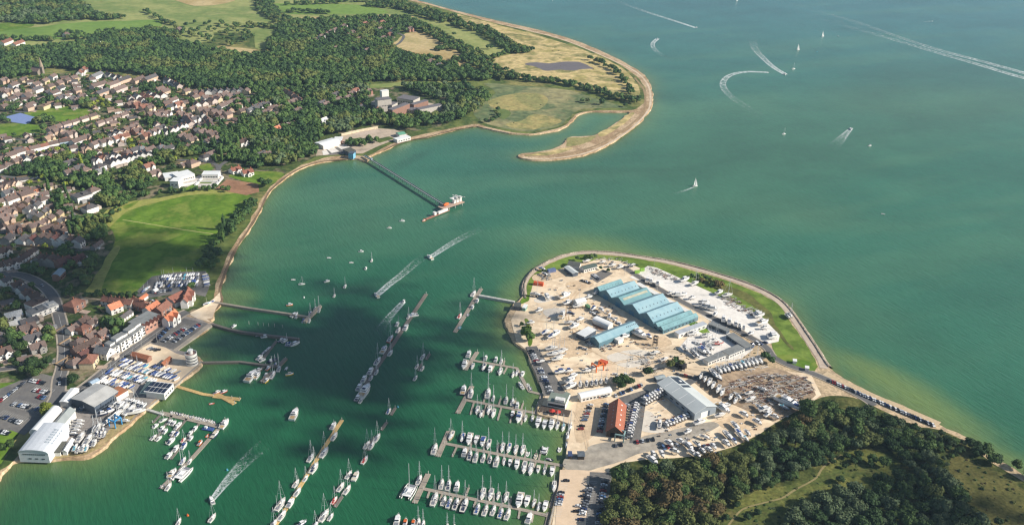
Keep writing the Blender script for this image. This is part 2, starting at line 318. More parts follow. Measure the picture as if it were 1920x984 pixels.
strip('shingle_ridge',[(980,296),(1015,298),(1055,295),(1095,288),(1130,275),(1160,258),(1185,240),(1204,222),(1217,204),(1220,185),(1217,165),(1206,147),(1186,131),(1150,114),(1105,94),(1050,73),(1000,60),(950,48)],3,4,ground('pale_shingle',[(226,206,180),(206,184,154)],.05,.5,.2),edge=.5)
strip('wrack_line',[(990,293),(1050,290),(1110,276),(1150,256),(1185,232),(1206,210),(1210,188),(1207,168),(1190,146)],3,5,ground('wrack',[(150,128,98),(170,146,112)],.05,.5,.3),edge=.6)
sheet('spit_grass',[(1120,250),(1150,236),(1178,214),(1190,212),(1175,228),(1150,246),(1128,256)],2,DRY)
for i,(p,mm) in enumerate([([(785,37),(830,38),(870,46),(910,58),(945,72),(978,93),(960,98),(905,109),(868,92),(836,66),(800,47)],FIELD),
 ([(762,63),(800,62),(820,72),(836,84),(852,92),(872,108),(880,120),(832,127),(800,114),(762,101),(733,91),(745,76)],STUB),
 ([(507,8),(560,7),(620,8),(690,11),(728,24),(690,27),(600,27),(545,27),(520,18)],FIELDG),([(560,33),(640,31),(720,28),(775,31),(760,34),(700,36),(640,38),(580,39)],STUB),
 ([(290,20),(360,14),(440,8),(485,10),(530,42),(500,47),(440,44),(360,46),(300,34)],FIELD),([(0,44),(60,44),(55,52),(0,60)],LAWN),([(0,60),(80,50),(150,42),(230,40),(300,38),(290,56),(200,62),(110,74),(0,76)],FIELDG),
 ([(480,56),(520,54),(550,62),(535,75),(520,88),(500,92),(480,90)],FIELD),([(130,80),(180,78),(215,80),(210,86),(150,86)],LAWN),([(0,80),(60,82),(125,82),(100,90),(40,96),(0,95)],FIELD),
 ([(405,88),(440,89),(480,94),(482,103),(430,98)],STUB),([(320,-10),(420,-12),(440,2),(380,12),(340,5)],STUB),([(330,68),(360,60),(400,62),(390,78),(350,80)],FIELD),
 ([(640,160),(720,157),(790,152),(850,152),(840,158),(760,163),(660,166)],FIELD)]):
    sheet('field',p,4+i*.5,mm,k=3)
sheet('playing_field',[(192,402),(232,380),(300,371),(372,359),(440,361),(473,368),(462,392),(438,418),(412,448),(398,470),(396,500),(384,514),(340,513),(300,517),(272,540),(242,557),(180,552),(164,543),(192,500),(216,458),(206,425)],4,LAWN,k=3)
sheet('rough_margin',[(192,402),(232,380),(300,371),(380,356),(440,358),(430,364),(370,364),(300,378),(240,396),(215,416),(206,425)],5,ground('long_grass',[(142,148,74),(160,158,86),(128,140,62)],.05,.3,.2),k=3)
sheet('rough_margin',[(162,545),(190,500),(214,462),(226,466),(205,505),(190,540),(178,552)],5,ground('long_grass',[(142,148,74)],.05,.3,.2),k=3)
strip('footpath',[(230,412),(280,420),(340,430),(402,439)],1.3,6,ground('grass_track',[(186,180,120),(170,170,104)],.1,.5,.15))
for p in ([(46,212),(70,204),(110,197),(166,205),(156,222),(115,228),(72,222)],[(-20,236),(40,232),(92,240),(75,249),(20,256),(-20,256)],[(428,331),(458,321),(520,322),(531,329),(508,345),(484,344)],[(700,205),(712,198),(722,204),(716,212)],[(728,213),(760,203),(800,196),(806,201),(780,215),(745,217)],[(806,222),(826,219),(824,226),(808,230)],[(372,312),(392,306),(400,316),(385,320)],[(456,263),(482,260),(484,275),(466,276)],[(0,806),(30,810),(24,820),(0,870)],[(-20,725),(40,715),(60,705),(90,704),(60,722),(20,745),(-20,765)],[(296,220),(320,226),(310,235)],[(230,388),(245,382),(262,376),(240,392)]):
    sheet('lawn',p,5,LAWN)
sheet('tennis_court',[(10,219),(38,212),(74,222),(48,233),(22,229)],6,mat('court_blue',(128,146,190),.8,var=.03),smooth=False)
sheet('ploughed_plot',[(404,354),(426,336),(484,345),(486,360),(462,366),(430,360)],5,EARTH,smooth=False)
sheet('boatyard_apron',[(34,860),(60,810),(112,745),(155,722),(190,706),(235,660),(292,626),(340,592),(372,597),(395,608),(328,655),(352,660),(368,668),(374,680),(350,703),(300,740),(271,766),(240,795),(214,815),(190,836),(160,851),(100,860)],4,TAR,smooth=False)
sheet('dinghy_park_ground',[(192,706),(240,664),(290,640),(330,662),(368,672),(370,684),(330,718),(320,722),(290,720),(250,700),(230,720),(250,735),(215,740)],5,YARD,smooth=False)
sheet('quay_edge_sand',[(60,856),(100,852),(150,842),(185,826),(205,805),(240,775),(262,768),(240,795),(214,816),(190,838),(160,852),(100,860)],6,ground('gravel_edge',[(190,165,125),(160,145,100),(205,180,140)],.1,.5,.3),smooth=False)
sheet('car_park_surface',[(283,644),(344,596),(390,606),(326,655)],6,TARD,smooth=False)
sheet('quay_walk',[(324,656),(394,605),(399,608),(330,659)],7,PAVE,smooth=False)
sheet('car_park_surface',[(-30,810),(-30,740),(50,708),(80,700),(110,708),(118,728),(86,780),(46,815),(20,806)],5,TARD,smooth=False)
sheet('hard_beach',[(352,588),(380,575),(400,560),(412,548),(414,562),(404,580),(398,596),(388,598),(396,604),(372,598)],5,YARD,smooth=False)
sheet('club_park_ground',[(250,552),(285,518),(330,510),(385,508),(394,520),(392,540),(385,556),(350,548),(300,555),(270,560)],5,TARD,smooth=False)
sheet('club_terrace',[(356,552),(366,560),(362,572),(350,578),(344,566)],7,PAVE,smooth=False)
sheet('academy_ground',[(592,292),(600,270),(640,255),(700,240),(740,243),(765,252),(740,262),(705,276),(680,288),(655,288),(620,291)],5,ground('yard_gravel',[(176,160,140),(196,178,156),(160,146,128)],.06,.3,.15),smooth=False)
sheet('academy_tarmac',[(610,288),(612,280),(655,272),(664,283),(652,287),(616,291)],6,TARD,smooth=False)
sheet('academy_court',[(790,200),(800,192),(818,196),(812,205)],6,WALK,smooth=False)
sheet('school_yard',[(52,376),(60,362),(86,352),(86,362),(72,374)],6,YARDP,smooth=False)
for p,mm in (([(612,279),(626,276),(636,284),(622,287)],YARDP),([(630,274),(650,270),(656,276),(640,280)],YARDP),([(604,283),(612,281),(618,289),(606,291)],YARDP),([(648,262),(676,258),(690,262),(660,268)],SCRUB),([(700,262),(730,256),(740,260),(712,268)],SCRUB),([(652,246),(700,241),(715,247),(670,256)],WALK)): sheet('yard_patch',p,8,mm,smooth=False)
# roads, each with its pale verge strip below it
def road(pts,w,name='road',verge=2.6,m=None,k=7):
    if verge: strip('pavement',pts,w+verge,k,PAVE)
    strip(name,pts,w,k+1,m or ROAD)
road([(-60,505),(0,512),(40,516),(72,530),(97,553),(110,590),(118,625),(121,660),(117,690),(111,712),(108,740),(96,760)],8.5)
road([(112,738),(135,737),(152,730),(185,705),(235,664),(292,624),(336,592),(352,584)],7.5,verge=4)
road([(-20,695),(30,688),(70,682),(104,676)],5,k=9)
for p,w in (([(230,690),(116,690)],5),([(0,300),(60,302),(120,290),(180,275),(240,262)],5),([(0,330),(60,335),(110,330),(160,315),(200,306),(260,290)],5),([(105,252),(150,240),(200,228),(250,215),(300,212)],5),([(0,262),(60,262),(110,268),(180,262)],4),([(0,190),(60,183),(120,172),(160,160),(185,150)],5),([(0,205),(50,210),(110,195),(160,190),(230,180)],5),
 ([(240,195),(300,190),(350,185),(420,183),(470,180)],5),([(250,214),(330,210),(420,200),(470,196)],5),([(300,225),(360,230),(420,225),(470,222)],4),([(300,300),(340,300),(400,306),(410,322),(414,330)],5),([(426,302),(412,312),(408,330)],5),([(0,375),(40,385),(90,395),(60,440),(0,435)],4),([(0,465),(60,460),(130,470),(180,465)],4),([(745,62),(757,68),(750,80),(735,92),(760,103),(785,112)],5)):
    if p[0]==(230,690): continue
    road(p,w,'lane',0)
strip('footpath',[(150,557),(200,562),(250,560)],3,9,PATHM)

# ---- Right shore
DIRT=ground('worn_yard',[(206,180,148),(218,192,158),(190,166,138)],.05,.4,.2); PALEP=ground('concrete_slab',[(226,216,200),(214,204,188)],.05,.4,.1)
sheet('grass_bank',[(992,560),(984,545),(993,522),(1008,507),(1032,494),(1062,483),(1100,477),(1150,479),(1200,486),(1250,495),(1300,507),(1350,522),(1400,540),(1436,556),(1460,573),(1480,600),(1500,630),(1518,655),(1532,680),(1524,695),(1490,690),(1452,670),(1446,640),(1400,600),(1250,560),(1100,500)],1,ground('bank_grass',[(108,136,54),(124,144,64),(92,116,46),(120,134,62)],.03,.3,.2),k=3)
sheet('rough_bank',[(1300,520),(1350,530),(1400,550),(1432,572),(1452,600),(1470,630),(1490,655),(1478,650),(1450,618),(1420,580),(1380,555),(1330,538)],2,ground('rough_bank',[(92,96,50),(110,110,62),(78,86,44)],.05,.3,.3),k=3)
strip('promenade',[(984,552),(983,536),(990,520),(1005,505),(1030,491),(1060,480),(1100,474),(1150,476),(1200,483),(1250,491),(1300,503),(1350,517),(1400,534),(1437,551),(1463,568),(1484,592),(1505,622),(1525,652),(1540,675),(1545,690)],(4,6.5),3,WALK)
sheet('boatyard_ground',[(976,566),(992,560),(1000,530),(1030,510),(1080,495),(1130,485),(1170,490),(1230,515),(1300,560),(1330,600),(1330,640),(1400,690),(1520,700),(1540,740),(1500,770),(1450,800),(1350,850),(1230,862),(1150,880),(1140,900),(1130,990),(1034,990),(1042,940),(1058,880),(1064,830),(1072,796),(1012,772),(1022,742),(1000,690),(986,655),(968,640),(958,600)],2,YARD,smooth=False)
for p,mm in (([(1000,560),(1030,553),(1042,560),(1012,568)],PALEP),([(1020,580),(1062,578),(1070,590),(1028,594)],PALEP),([(1110,608),(1130,604),(1146,618),(1120,622)],TAR),([(1040,640),(1090,636),(1110,660),(1050,668)],DIRT),([(1135,670),(1190,655),(1230,668),(1180,690)],PALEP),([(1190,640),(1240,630),(1262,645),(1212,655)],DIRT),([(1060,530),(1100,524),(1112,536),(1070,544)],DIRT),([(1150,575),(1165,590),(1205,640),(1192,642)],DIRT),([(1000,515),(1060,505),(1070,515),(1010,528)],DIRT),([(1210,770),(1250,800),(1230,812),(1196,800)],PALEP),([(1350,792),(1420,765),(1450,775),(1385,808)],DIRT),([(1086,745),(1135,738),(1130,800),(1080,830)],DIRT),([(1115,600),(1135,612),(1128,620),(1108,608)],EARTH)): sheet('yard_patch',p,3,mm)
for q in ([(1000,600),(1060,608),(1110,640),(1170,662),(1230,672),(1290,690)],[(1120,520),(1080,545),(1060,590),(1085,640),(1150,680)],[(1060,690),(1130,682),(1200,668),(1250,650)],[(1010,640),(1080,628),(1100,610)],[(1180,700),(1240,690),(1300,700)],[(1200,820),(1300,800),(1400,770),(1450,760)],[(1100,845),(1090,800),(1075,770)]):
    for dx in (0,1.6,5,6.6): strip('tyre_track',[(x+dx,y+dx*.4) for x,y in q],.55,4,DIRT,edge=.5)
sheet('concrete_yard',[(1180,520),(1215,498),(1232,502),(1290,528),(1360,560),(1425,590),(1462,628),(1460,640),(1436,645),(1400,625),(1330,600),(1270,560),(1225,535)],4,YARDP,smooth=False)
sheet('concrete_yard',[(1270,655),(1300,620),(1350,600),(1370,625),(1412,655),(1390,672),(1330,682)],4,YARDP,smooth=False)
sheet('old_boatyard',[(1300,715),(1330,700),(1420,690),(1460,690),(1520,715),(1530,740),(1500,768),(1450,790),(1380,760),(1330,740)],4,ground('brown_hardstanding',[(168,146,120),(184,160,132),(148,128,106),(186,172,150)],.06,.3,.25),smooth=False)
sheet('concrete_apron',[(1060,856),(1092,850),(1110,834),(1150,828),(1200,820),(1250,808),(1330,790),(1350,800),(1300,820),(1260,836),(1210,846),(1150,868),(1095,882),(1062,880)],4,ground('worn_concrete',[(150,144,134),(176,166,150),(136,130,122)],.04,.3,.2))
sheet('car_park_surface',[(1050,880),(1080,880),(1146,884),(1138,930),(1136,990),(1040,990),(1046,930)],4,ground('pink_paving',[(214,188,156),(222,196,166),(206,180,150)],.03,.3,.08),smooth=False)
sheet('car_park_surface',[(1106,884),(1148,886),(1142,930),(1140,990),(1098,990),(1102,940)],5,TARD,smooth=False)
sheet('quay_road',[(986,650),(1006,648),(1062,738),(1020,742)],4,TARD,smooth=False)
sheet('car_park_surface',[(1105,520),(1130,505),(1150,512),(1120,530)],4,TARD,smooth=False)
sheet('car_park_surface',[(1160,745),(1210,730),(1235,738),(1210,760),(1200,830),(1180,830),(1186,770)],4,TARD,smooth=False)
road([(1168,500),(1200,520),(1260,555),(1330,592),(1400,628),(1436,650),(1450,668),(1480,684),(1520,698),(1560,715),(1610,740),(1640,760)],5.5,'road',2,k=5)
road([(1446,662),(1410,675),(1350,695),(1300,712),(1270,730)],6.5,'road',0,k=7)
strip('beach_road',[(1545,700),(1590,722),(1640,745),(1700,770),(1760,796)],9,3,PATHM)
sheet('heath',[(1130,1010),(1140,905),(1165,868),(1260,858),(1340,848),(1400,826),(1440,802),(1490,772),(1540,745),(1600,745),(1650,768),(1710,796),(1760,806),(1810,828),(1860,866),(1920,900),(2010,955),(2080,1050),(1300,1060)],3,HEATH,k=3)
sheet('open_heath',[(1350,960),(1400,930),(1450,912),(1500,905),(1540,880),(1580,850),(1650,845),(1690,880),(1620,910),(1540,930),(1500,990),(1330,1010)],4,ground('open_grass',[(98,106,52),(118,118,62),(82,94,46),(112,106,62)],.04,.45,.4),k=3)
sheet('dry_heath_ground',[(1790,850),(1850,880),(1940,930),(1960,1000),(1820,1000),(1780,930)],4,ground('dry_heath',[(88,90,48),(104,100,56),(74,78,40)],.05,.5,.4),k=3)  # drier, browner patch of heath
strip('footpath',[(1365,985),(1385,960),(1402,950),(1440,940),(1468,932),(1490,918),(1528,897),(1540,880),(1552,868),(1578,852)],1.2,6,ground('worn_track',[(138,126,86),(152,140,98)],.1,.5,.2),edge=.4)
for i,p in enumerate([[(984,602),(992,600),(1000,640),(992,648)],[(978,560),(990,556),(992,562),(978,570)],[(1452,670),(1480,665),(1530,680),(1528,692),(1500,692)],[(1275,590),(1300,600),(1330,620),(1318,624),(1290,606)]]): sheet('lawn',p,5,LAWN)
# sea wall of pale rock round the point
ROCK=ground('rock_armour',[(190,175,155),(150,138,122),(216,200,180)],.3,1.2,.5,bump=1)
wl=MB(); P=[G(x,y,LZ) for x,y in sm([(984,560),(982,536),(989,519),(1004,503),(1029,489),(1060,477),(1100,471),(1150,473),(1200,480),(1250,488),(1300,499),(1350,514),(1400,530),(1440,547),(1468,565),(1490,590),(1512,622),(1532,652),(1547,676),(1556,688)],6,False)]
rr=[]
for i,p in enumerate(P):
    d=P[min(i+1,len(P)-1)]-P[max(i-1,0)]; d.normalize(); q=Vector((-d.y,d.x,0)); j=lambda: random.uniform(-.35,.35)
    rr.append([p-q*1.4+Vector((0,0,.2)),p-q*1.0+Vector((0,0,.9+j()*.4)),p+q*(0.2+j())+Vector((0,0,.8+j()*.5)),p+q*(2+j())+Vector((0,0,-.6)),p+q*3.4+Vector((0,0,-2.2))])
wl.rings(rr,closed=False); tag(ob('sea_wall',wl.mesh('sea_wall',ROCK)),'curving sea wall of pale rock round the boatyard point','sea wall')
# quay walls (vertical faces) 
def quay(pts,lab,m,h=.9):
    P=[G(x,y,LZ) for x,y in pts]; b=MB()
    if len(P)>1:
        for a,c in zip(P[:-1],P[1:]):
            d=(c-a); L=d.length; mid=(a+c)/2; b.box((mid.x,mid.y,0),(L,1.0,LZ*2+.5),math.atan2(d.y,d.x))
    tag(ob('quay_wall',b.mesh('quay_wall',m)),lab,'quay wall')
CONC=mat('concrete',(186,176,160),.85,var=.12,scale=.4); DKC=mat('dark_timber',(92,80,70),.85,var=.2,scale=1)
quay([(986,652),(1004,692),(1022,740)],'dark piled quay wall below the row of cars',DKC)
quay([(1060,880),(1050,905),(1040,945),(1030,985)],'concrete quay wall below the paved car park',CONC)
quay([(327,658),(397,610)],'grey quay wall along the river side of the quay car park',CONC)
quay([(376,681),(330,722),(272,768)],'pale quay wall below the dinghy park',CONC)

# painted bay lines of the car parks
PAINT=mat('line_paint',(226,224,216),.7,var=.05)
def bays(a,b2,n,length,dpx,name='parking_markings'):
    A_=G(*a);B_=G(*b2); b=MB(); q=G(a[0]+dpx[0]*.1,a[1]+dpx[1]*.1)-A_; q.z=0; q.normalize(); ang=math.atan2(q.y,q.x)
    for i in range(n+1):
        p=A_.lerp(B_,i/n); r=length/2; pp=Vector((-q.y,q.x,0))*.07; z=Vector((0,0,.34)); b.poly([p-q*r-pp+z,p+q*r-pp+z,p+q*r+pp+z,p-q*r+pp+z])
    tag(ob(name,b.mesh(name,PAINT)),None,None,None,'structure')
bays((1060,898),(1044,968),22,5,(10,0)); bays((1106,902),(1088,978),24,9.6,(10,1)); bays((1134,896),(1122,984),26,5,(10,1)); bays((288,641),(330,600),14,5,(8,3)); bays((305,640),(352,612),14,9,(8,3)); bays((322,643),(376,606),17,5,(8,3))
bays((24,756),(78,768),14,9.6,(8,-7)); bays((64,727),(96,737),9,9.6,(8,-7)); bays((0,776),(46,790),12,9.6,(8,-7)); bays((996,655),(1036,742),26,4.6,(10,0))
strip('centre_line',[(1446,662),(1410,675),(1350,695),(1300,712)],.18,9,PAINT); strip('centre_line',[(110,590),(118,625),(121,660),(117,690),(111,712)],.18,10,PAINT); strip('centre_line',[(152,730),(185,705),(235,664),(292,624),(336,592)],.18,10,PAINT)
# ================================================================ BUILDINGS
AVOID=[]                                   # (x,y,r) kept clear of trees
WALLC={'w':(234,230,222),'c':(214,196,160),'b':(166,136,118),'r':(158,118,102),'g':(158,154,148),'p':(218,200,188),'y':(208,188,148),'o':(206,178,154),'d':(120,100,88),'l':(176,196,206),'k':(70,74,80)}
WALLN={'w':'white','c':'cream','b':'brown brick','r':'red brick','g':'grey','p':'pale pink','y':'sandy brick','o':'orange brick','d':'dark brown','l':'pale blue','k':'charcoal'}
ROOFC={'n':(122,104,96),'d':(96,92,92),'r':(140,98,82),'g':(128,128,128),'o':(200,128,96),'b':(100,82,74),'t':(158,132,112),'w':(214,212,206),'m':(112,76,70)}
ROOFN={'n':'brown','d':'dark slate','r':'red tiled','g':'grey','o':'orange tiled','b':'dark brown','t':'tan','w':'white','m':'maroon'}
def WM(k): return mat('wall_'+WALLN[k].replace(' ','_'),WALLC[k],.85,var=.07,scale=.5,objrand=.12)
def RM(k): return mat('roof_'+ROOFN[k].replace(' ','_'),ROOFC[k],.8,var=.14,scale=.9,objrand=.22)
GLASS=mat('window_glass',(44,52,62),.12,.6,var=.1); FRAME=mat('white_frame',(228,226,220),.6); BRICKC=mat('chimney_brick',(150,100,76),.85,var=.15,scale=2); POT=mat('door_paint',(90,60,50),.6)
_HC={}
def house_proto(kind,wk,rk,near):
    """kinds: s semi 13x8, d detached 10x9 (gable), h hipped 11x9, t terrace unit 7x8, b bungalow 12x8, l long 24x9, f flat roof 14x10, v villa with cross gable"""
    key=(kind,wk,rk,near)
    if key in _HC: return _HC[key]
    L,Wd,e,r={'s':(14,8.4,5,2.9),'d':(10.5,8.6,5,3.1),'h':(11.5,9.5,4.8,3),'t':(7.2,8.6,5,2.9),'b':(13,8.4,2.7,2.5),'l':(25,9,5,3),'f':(15,11,5.4,0),'v':(12,8,5,3.2)}[kind]
    w=MB(); hx,hy=L/2,Wd/2
    if kind in 'sdtblv':
        w.box((0,0,e/2),(L,Wd,e))
        for s in (-1,1):
            w.poly([(s*hx,-hy,e),(s*hx,hy,e),(s*hx,0,e+r)],flip=s<0)
        ro=MB(); o=.45; t=.22
        for s in (-1,1):
            a=[(-hx-.3,s*(hy+o),e-r*o/hy),(hx+.3,s*(hy+o),e-r*o/hy),(hx+.3,0,e+r),(-hx-.3,0,e+r)]
            bq=[(x,y,z+t) for x,y,z in a]
            if s>0: a.reverse(); bq.reverse()
            n=len(ro.v); ro.v+=a+bq; ro.f+=[(n+3,n+2,n+1,n),(n+4,n+5,n+6,n+7),(n,n+1,n+5,n+4),(n+1,n+2,n+6,n+5),(n+2,n+3,n+7,n+6),(n+3,n,n+4,n+7)]; ro.m+=[0]*6
        if kind=='v':
            w.box((2.2,-hy-1.2,e/2),(4.6,2.6,e)); w.poly([(-.1,-hy-2.5,e),(4.5,-hy-2.5,e),(2.2,-hy-2.5,e+2.1)])
            for s in (-1,1):
                x0=2.2+s*2.6; a=[(x0,-hy-2.7,e-.25),(2.2,-hy-2.7,e+2.15),(2.2,0,e+2.15),(x0,0,e-.25)]
                ro.poly(a if s<0 else a[::-1]); ro.poly([(x,y,z+.2) for x,y,z in (a if s>0 else a[::-1])])
    elif kind=='h':
        w.box((0,0,e/2),(L,Wd,e)); ro=MB(); q=[(-hx-.4,-hy-.4,e),(hx+.4,-hy-.4,e),(hx+.4,hy+.4,e),(-hx-.4,hy+.4,e)]; a=(-hx+hy*.75,0,e+r); b=(hx-hy*.75,0,e+r)
        ro.poly([q[0],q[1],b,a]); ro.poly([q[1],q[2],b]); ro.poly([q[2],q[3],a,b]); ro.poly([q[3],q[0],a]); ro.poly(q[::-1])
    else:
        w.box((0,0,e/2),(L,Wd,e)); ro=MB(); ro.box((0,0,e+.2),(L+.5,Wd+.5,.4)); ro.box((L*.18,0,e+.9),(L*.3,Wd*.4,1.0))
    parts=[('wall',w.mesh('wall',WM(wk))),]
    rsub=[]
    if kind in 'sdthvl':
        c=MB(); top=e+r
        c.box((0,0,.0),(.9,.7,2.0)); c.box((0,0,1.1),(1.05,.85,.2)); cm=c.mesh('chimney',BRICKC)
        n={'s':2,'l':3,'t':1}.get(kind,1)
        xs_=[0] if n==1 and kind!='t' else ([hx-.6] if n==1 else [(-1+2*i/(n-1))*(hx-1.2) for i in range(n)])
        rsub=[(x,cm,top) for x in xs_]
    near_w=[]
    if near:
        g=MB(); g.box((0,0,0),(1.5,.12,1.2)); wm=g.mesh('window',GLASS); g=MB(); 
        for z in (-.66,.66): g.box((0,-.03,z),(1.7,.16,.12))
        for x in (-.8,.8): g.box((x,-.03,0),(.12,.16,1.4))
        fm=g.mesh('frame',FRAME); dm=MB().box((0,0,1.05),(1.0,.14,2.1)).mesh('door',POT)
        fl=[1.5] if kind=='b' else [1.5,3.9]
        n=max(2,int(L/4.2)); n=min(n,4)
        for z in fl:
            for i in range(n):
                x=(-.5+(i+.5)/n)*L*.86
                near_w.append((x,-hy-.05 if not(kind=='v' and x>-.1 and x<4.5) else -hy-2.55,z,0))
        near_w.append((hx+.05,0,fl[-1],math.pi/2))
        _HC[key]=(L,Wd,parts,ro.mesh('roof',RM(rk)),rsub,near_w,wm,fm,dm); return _HC[key]
    _HC[key]=(L,Wd,parts,ro.mesh('roof',RM(rk)),rsub,near_w,None,None,None); return _HC[key]
XT=[MB().box((0,0,1.35),(3.6,3.4,2.7)).mesh('extension',WM('w')),MB().box((0,0,1.3),(4.4,3,2.6)).box((0,0,2.7),(4.7,3.3,.2)).mesh('extension',mat('roof_grey_felt',(150,148,146),.8,objrand=.25)),MB().box((0,0,0),(4.4,7,.12)).mesh('driveway',mat('driveway_blocks',(186,164,146),.85,var=.1,objrand=.2)),MB().box((0,0,1.2),(2.9,5.2,2.4)).box((0,0,2.5),(3.2,5.5,.25)).mesh('garage',mat('garage_wall',(190,176,160),.85,objrand=.25)),MB().box((-7,6,.8),(.12,12,1.6)).box((7,6,.8),(.12,12,1.6)).box((0,12,.8),(14,.12,1.6)).mesh('garden_fence',mat('fence_wood',(150,126,98),.85,objrand=.2))]
KN={'s':'semi-detached house','d':'detached house','h':'hip-roofed house','t':'terraced house','b':'bungalow','l':'long terrace block','f':'flat-roofed block','v':'gabled villa'}
KO={'s':'semi_detached_house','d':'detached_house','h':'hipped_house','t':'terraced_house','b':'bungalow','l':'terrace_block','f':'flat_roofed_block','v':'gabled_villa'}
HOUSES=[]
def wdir(x,y,ux,uy,z=LZ):
    a=G(x,y,z);b=G(x+ux*.02,y+uy*.02,z); return math.atan2(b.y-a.y,b.x-a.x)
def house(x,y,kind,wk,rk,rz,label,group,sc=1):
    near=y>430
    L,Wd,parts,rm,rsub,nw,wm,fm,dm=house_proto(kind,wk,rk,near)
    p=G(x,y,LZ+2.5); p.z=LZ
    r=thing(KO[kind],p,rz,label,{'s':'semi-detached house','d':'detached house','h':'house','t':'terraced house','b':'bungalow','l':'terrace','f':'flats','v':'villa'}[kind],group,sc)
    for n,mm in parts: ob(n,mm,r)
    ro=ob('roof',rm,r)
    for cx_,cm,top in rsub: ob('chimney',cm,ro,(cx_,0,top+.3))
    for wx,wy,wz,wr in nw:
        o=ob('window',wm,r,(wx,wy,wz),wr); ob('frame',fm,o)
    if nw: ob('door',dm,r,(-L*.08,-Wd/2-.04,0))
    u=random.random; sl_=-1 if u()<.5 else 1
    if u()<.75: ob('extension',XT[0 if u()<.5 else 1],r,(random.uniform(-.25,.25)*L,sl_*(Wd/2+1.6),0))
    if u()<.7: ob('driveway',XT[2],r,(random.uniform(-.3,.3)*L,-Wd/2-4.6,.38))
    if u()<.55: ob('garage',XT[3],r,(L/2+3.2,random.uniform(-1,3),0))
    if u()<.5: ob('garden_fence',XT[4],r,(0,Wd/2,0))
    AVOID.append((p.x,p.y,max(L,Wd)*.5*sc+1.5)); HOUSES.append((p.x,p.y))
def row(pts,specs,kind,where,first,dirpx=None,perp=False,sc=1,jit=4):
    """pts: house centres in pixels; specs: wall+roof letters cycled; where: place phrase used in every label"""
    n=len(pts)
    for i,(x,y) in enumerate(pts):
        if dirpx: d=dirpx
        elif n>1: a=pts[max(0,i-1)]; b=pts[min(n-1,i+1)]; d=(b[0]-a[0],b[1]-a[1])
        else: d=(10,-4)
        rz=wdir(x,y,d[0]*10,d[1]*10)
        if perp: rz+=math.pi/2
        while rz>math.pi/2+.3: rz-=math.pi
        while rz<-math.pi/2+.3: rz+=math.pi
        sp=specs[i%len(specs)]; kk=kind[i%len(kind)]
        if n>1: lab=f"{WALLN[sp[0]]} {KN[kk]} with {ROOFN[sp[1]]} roof, {nth(i+1)} {where}"
        else: lab=f"{WALLN[sp[0]]} {KN[kk]} with {ROOFN[sp[1]]} roof {where}"
        house(x,y,kk,sp[0],sp[1],rz+math.radians(random.uniform(-jit,jit)),lab,('houses of the row '+first) if n>1 else None,sc*random.uniform(.93,1.07))
def P(s): return [tuple(float(v) for v in a.split(',')) for a in s.split()]
A=(12,-4.2)
row(P('7,154 26,162 44,153'),['on','wn','cn'],'vs','from the frame edge below the church wood','below the church wood',A)
row(P('68,161 84,154 99,146'),['pn','cn','wn'],'s','in the row beside the church lane','beside the church lane')
row(P('94,165 111,159 126,153 139,149'),['yn','on','on','yn'],'d','in the row below the church lane','below the church lane')
row(P('150,139 157,133'),['wr','wr'],'v','at the wood edge right of the church','at the wood edge')
row(P('181,144'),['wg'],'l','nearest the big wood',''); row(P('185,162 211,160'),['pn','pn'],'l','of the pink terrace blocks in the estate','pink estate blocks',A)
row(P('224,169'),['pn'],'l','below the two pink terrace blocks','',A); row(P('192,175'),['od'],'l','with one orange gable end','',A)
row(P('231,152 259,151 282,149'),['od','on','od'],'l','along the edge of the big wood','edge of the big wood',A)
row(P('205,143 215,146 225,148'),['wd','wd','wd'],'s','behind the pink terrace blocks','behind pink blocks',(10,5))
row(P('315,153 325,158 334,163'),['wd','wd','pd'],'s','on the slope down from the wood','slope from the wood',(10,5))
row(P('3,173 14,175 30,178 50,181'),['yn','on','cn','wn'],'dvb','in the row above the tennis court','above the tennis court',A)
row(P('70,170 90,176 102,177 114,168'),['wd','dd','wn','wd'],'sd','in the row near the turquoise pool','near the turquoise pool',A)
row(P('21,185 36,180 55,181'),['wn','wn','pn'],'b','in the row left of the playing green','left of the green',A)
row(P('76,187 56,196 31,195'),['cn','pn','wn'],'b','in the bungalow row above the playing green','above the playing green',A)
row(P('83,201'),['ct'],'f','at the corner of the playing green','',A)
row(P('8,202 54,204'),['on','on'],'d','beside the blue tennis court','beside the tennis court',A)
row(P('115,186 124,183 135,188 144,191 154,184 144,172'),['wd','wn','wd','pn','wn','on'],'vd','in the cluster right of the playing green','right of the green',A)
row(P('245,186 258,184 270,181 282,179'),['wn','wg','rr','wg'],'d','of the upper white row in the estate','upper white row',perp=True)
row(P('251,193 266,190 279,186 292,183 306,181'),['on','wn','rr','wn','wr'],'d','of the lower white row in the estate','lower white row',perp=True)
row(P('243,198 256,199 270,204 282,205'),['rn','rr','or','cn'],'v','below the lower white estate row','below lower white row',A)
row(P('309,174 300,170'),['on','on'],'s','beside the small round wood','small round wood',A)
row(P('325,190 335,199 313,196 322,202'),['wn','or','rn','wd'],'sv','around the central close of the estate','central close',A)
row(P('350,173 365,177 378,176 390,175 402,174 414,174 426,173 438,173 450,172 462,173'),['cn','on','rn','wd','gd','wd','pd','gd','wd','cn'],'d','along the foot of the big wood','foot of the big wood',perp=True)
row(P('366,185 385,186 398,188 408,184 420,181 431,183 445,181'),['cn','wn','pn','on','cn','wn','wn'],'d','in the second row from the big wood','second row from the wood',A)
row(P('370,198 383,196 399,192 409,189'),['wn','pn','pn','cn'],'d','in the third row from the big wood','third row from the wood',perp=True)
row(P('417,201 429,196 441,191'),['wn','wn','cn'],'s','in the pale row right of the estate','pale row right')
row(P('362,207 376,210 390,211 401,212 413,215 427,217'),['cn','cn','on','on','rn','on'],'vd','in the fourth row from the big wood','fourth row',A)
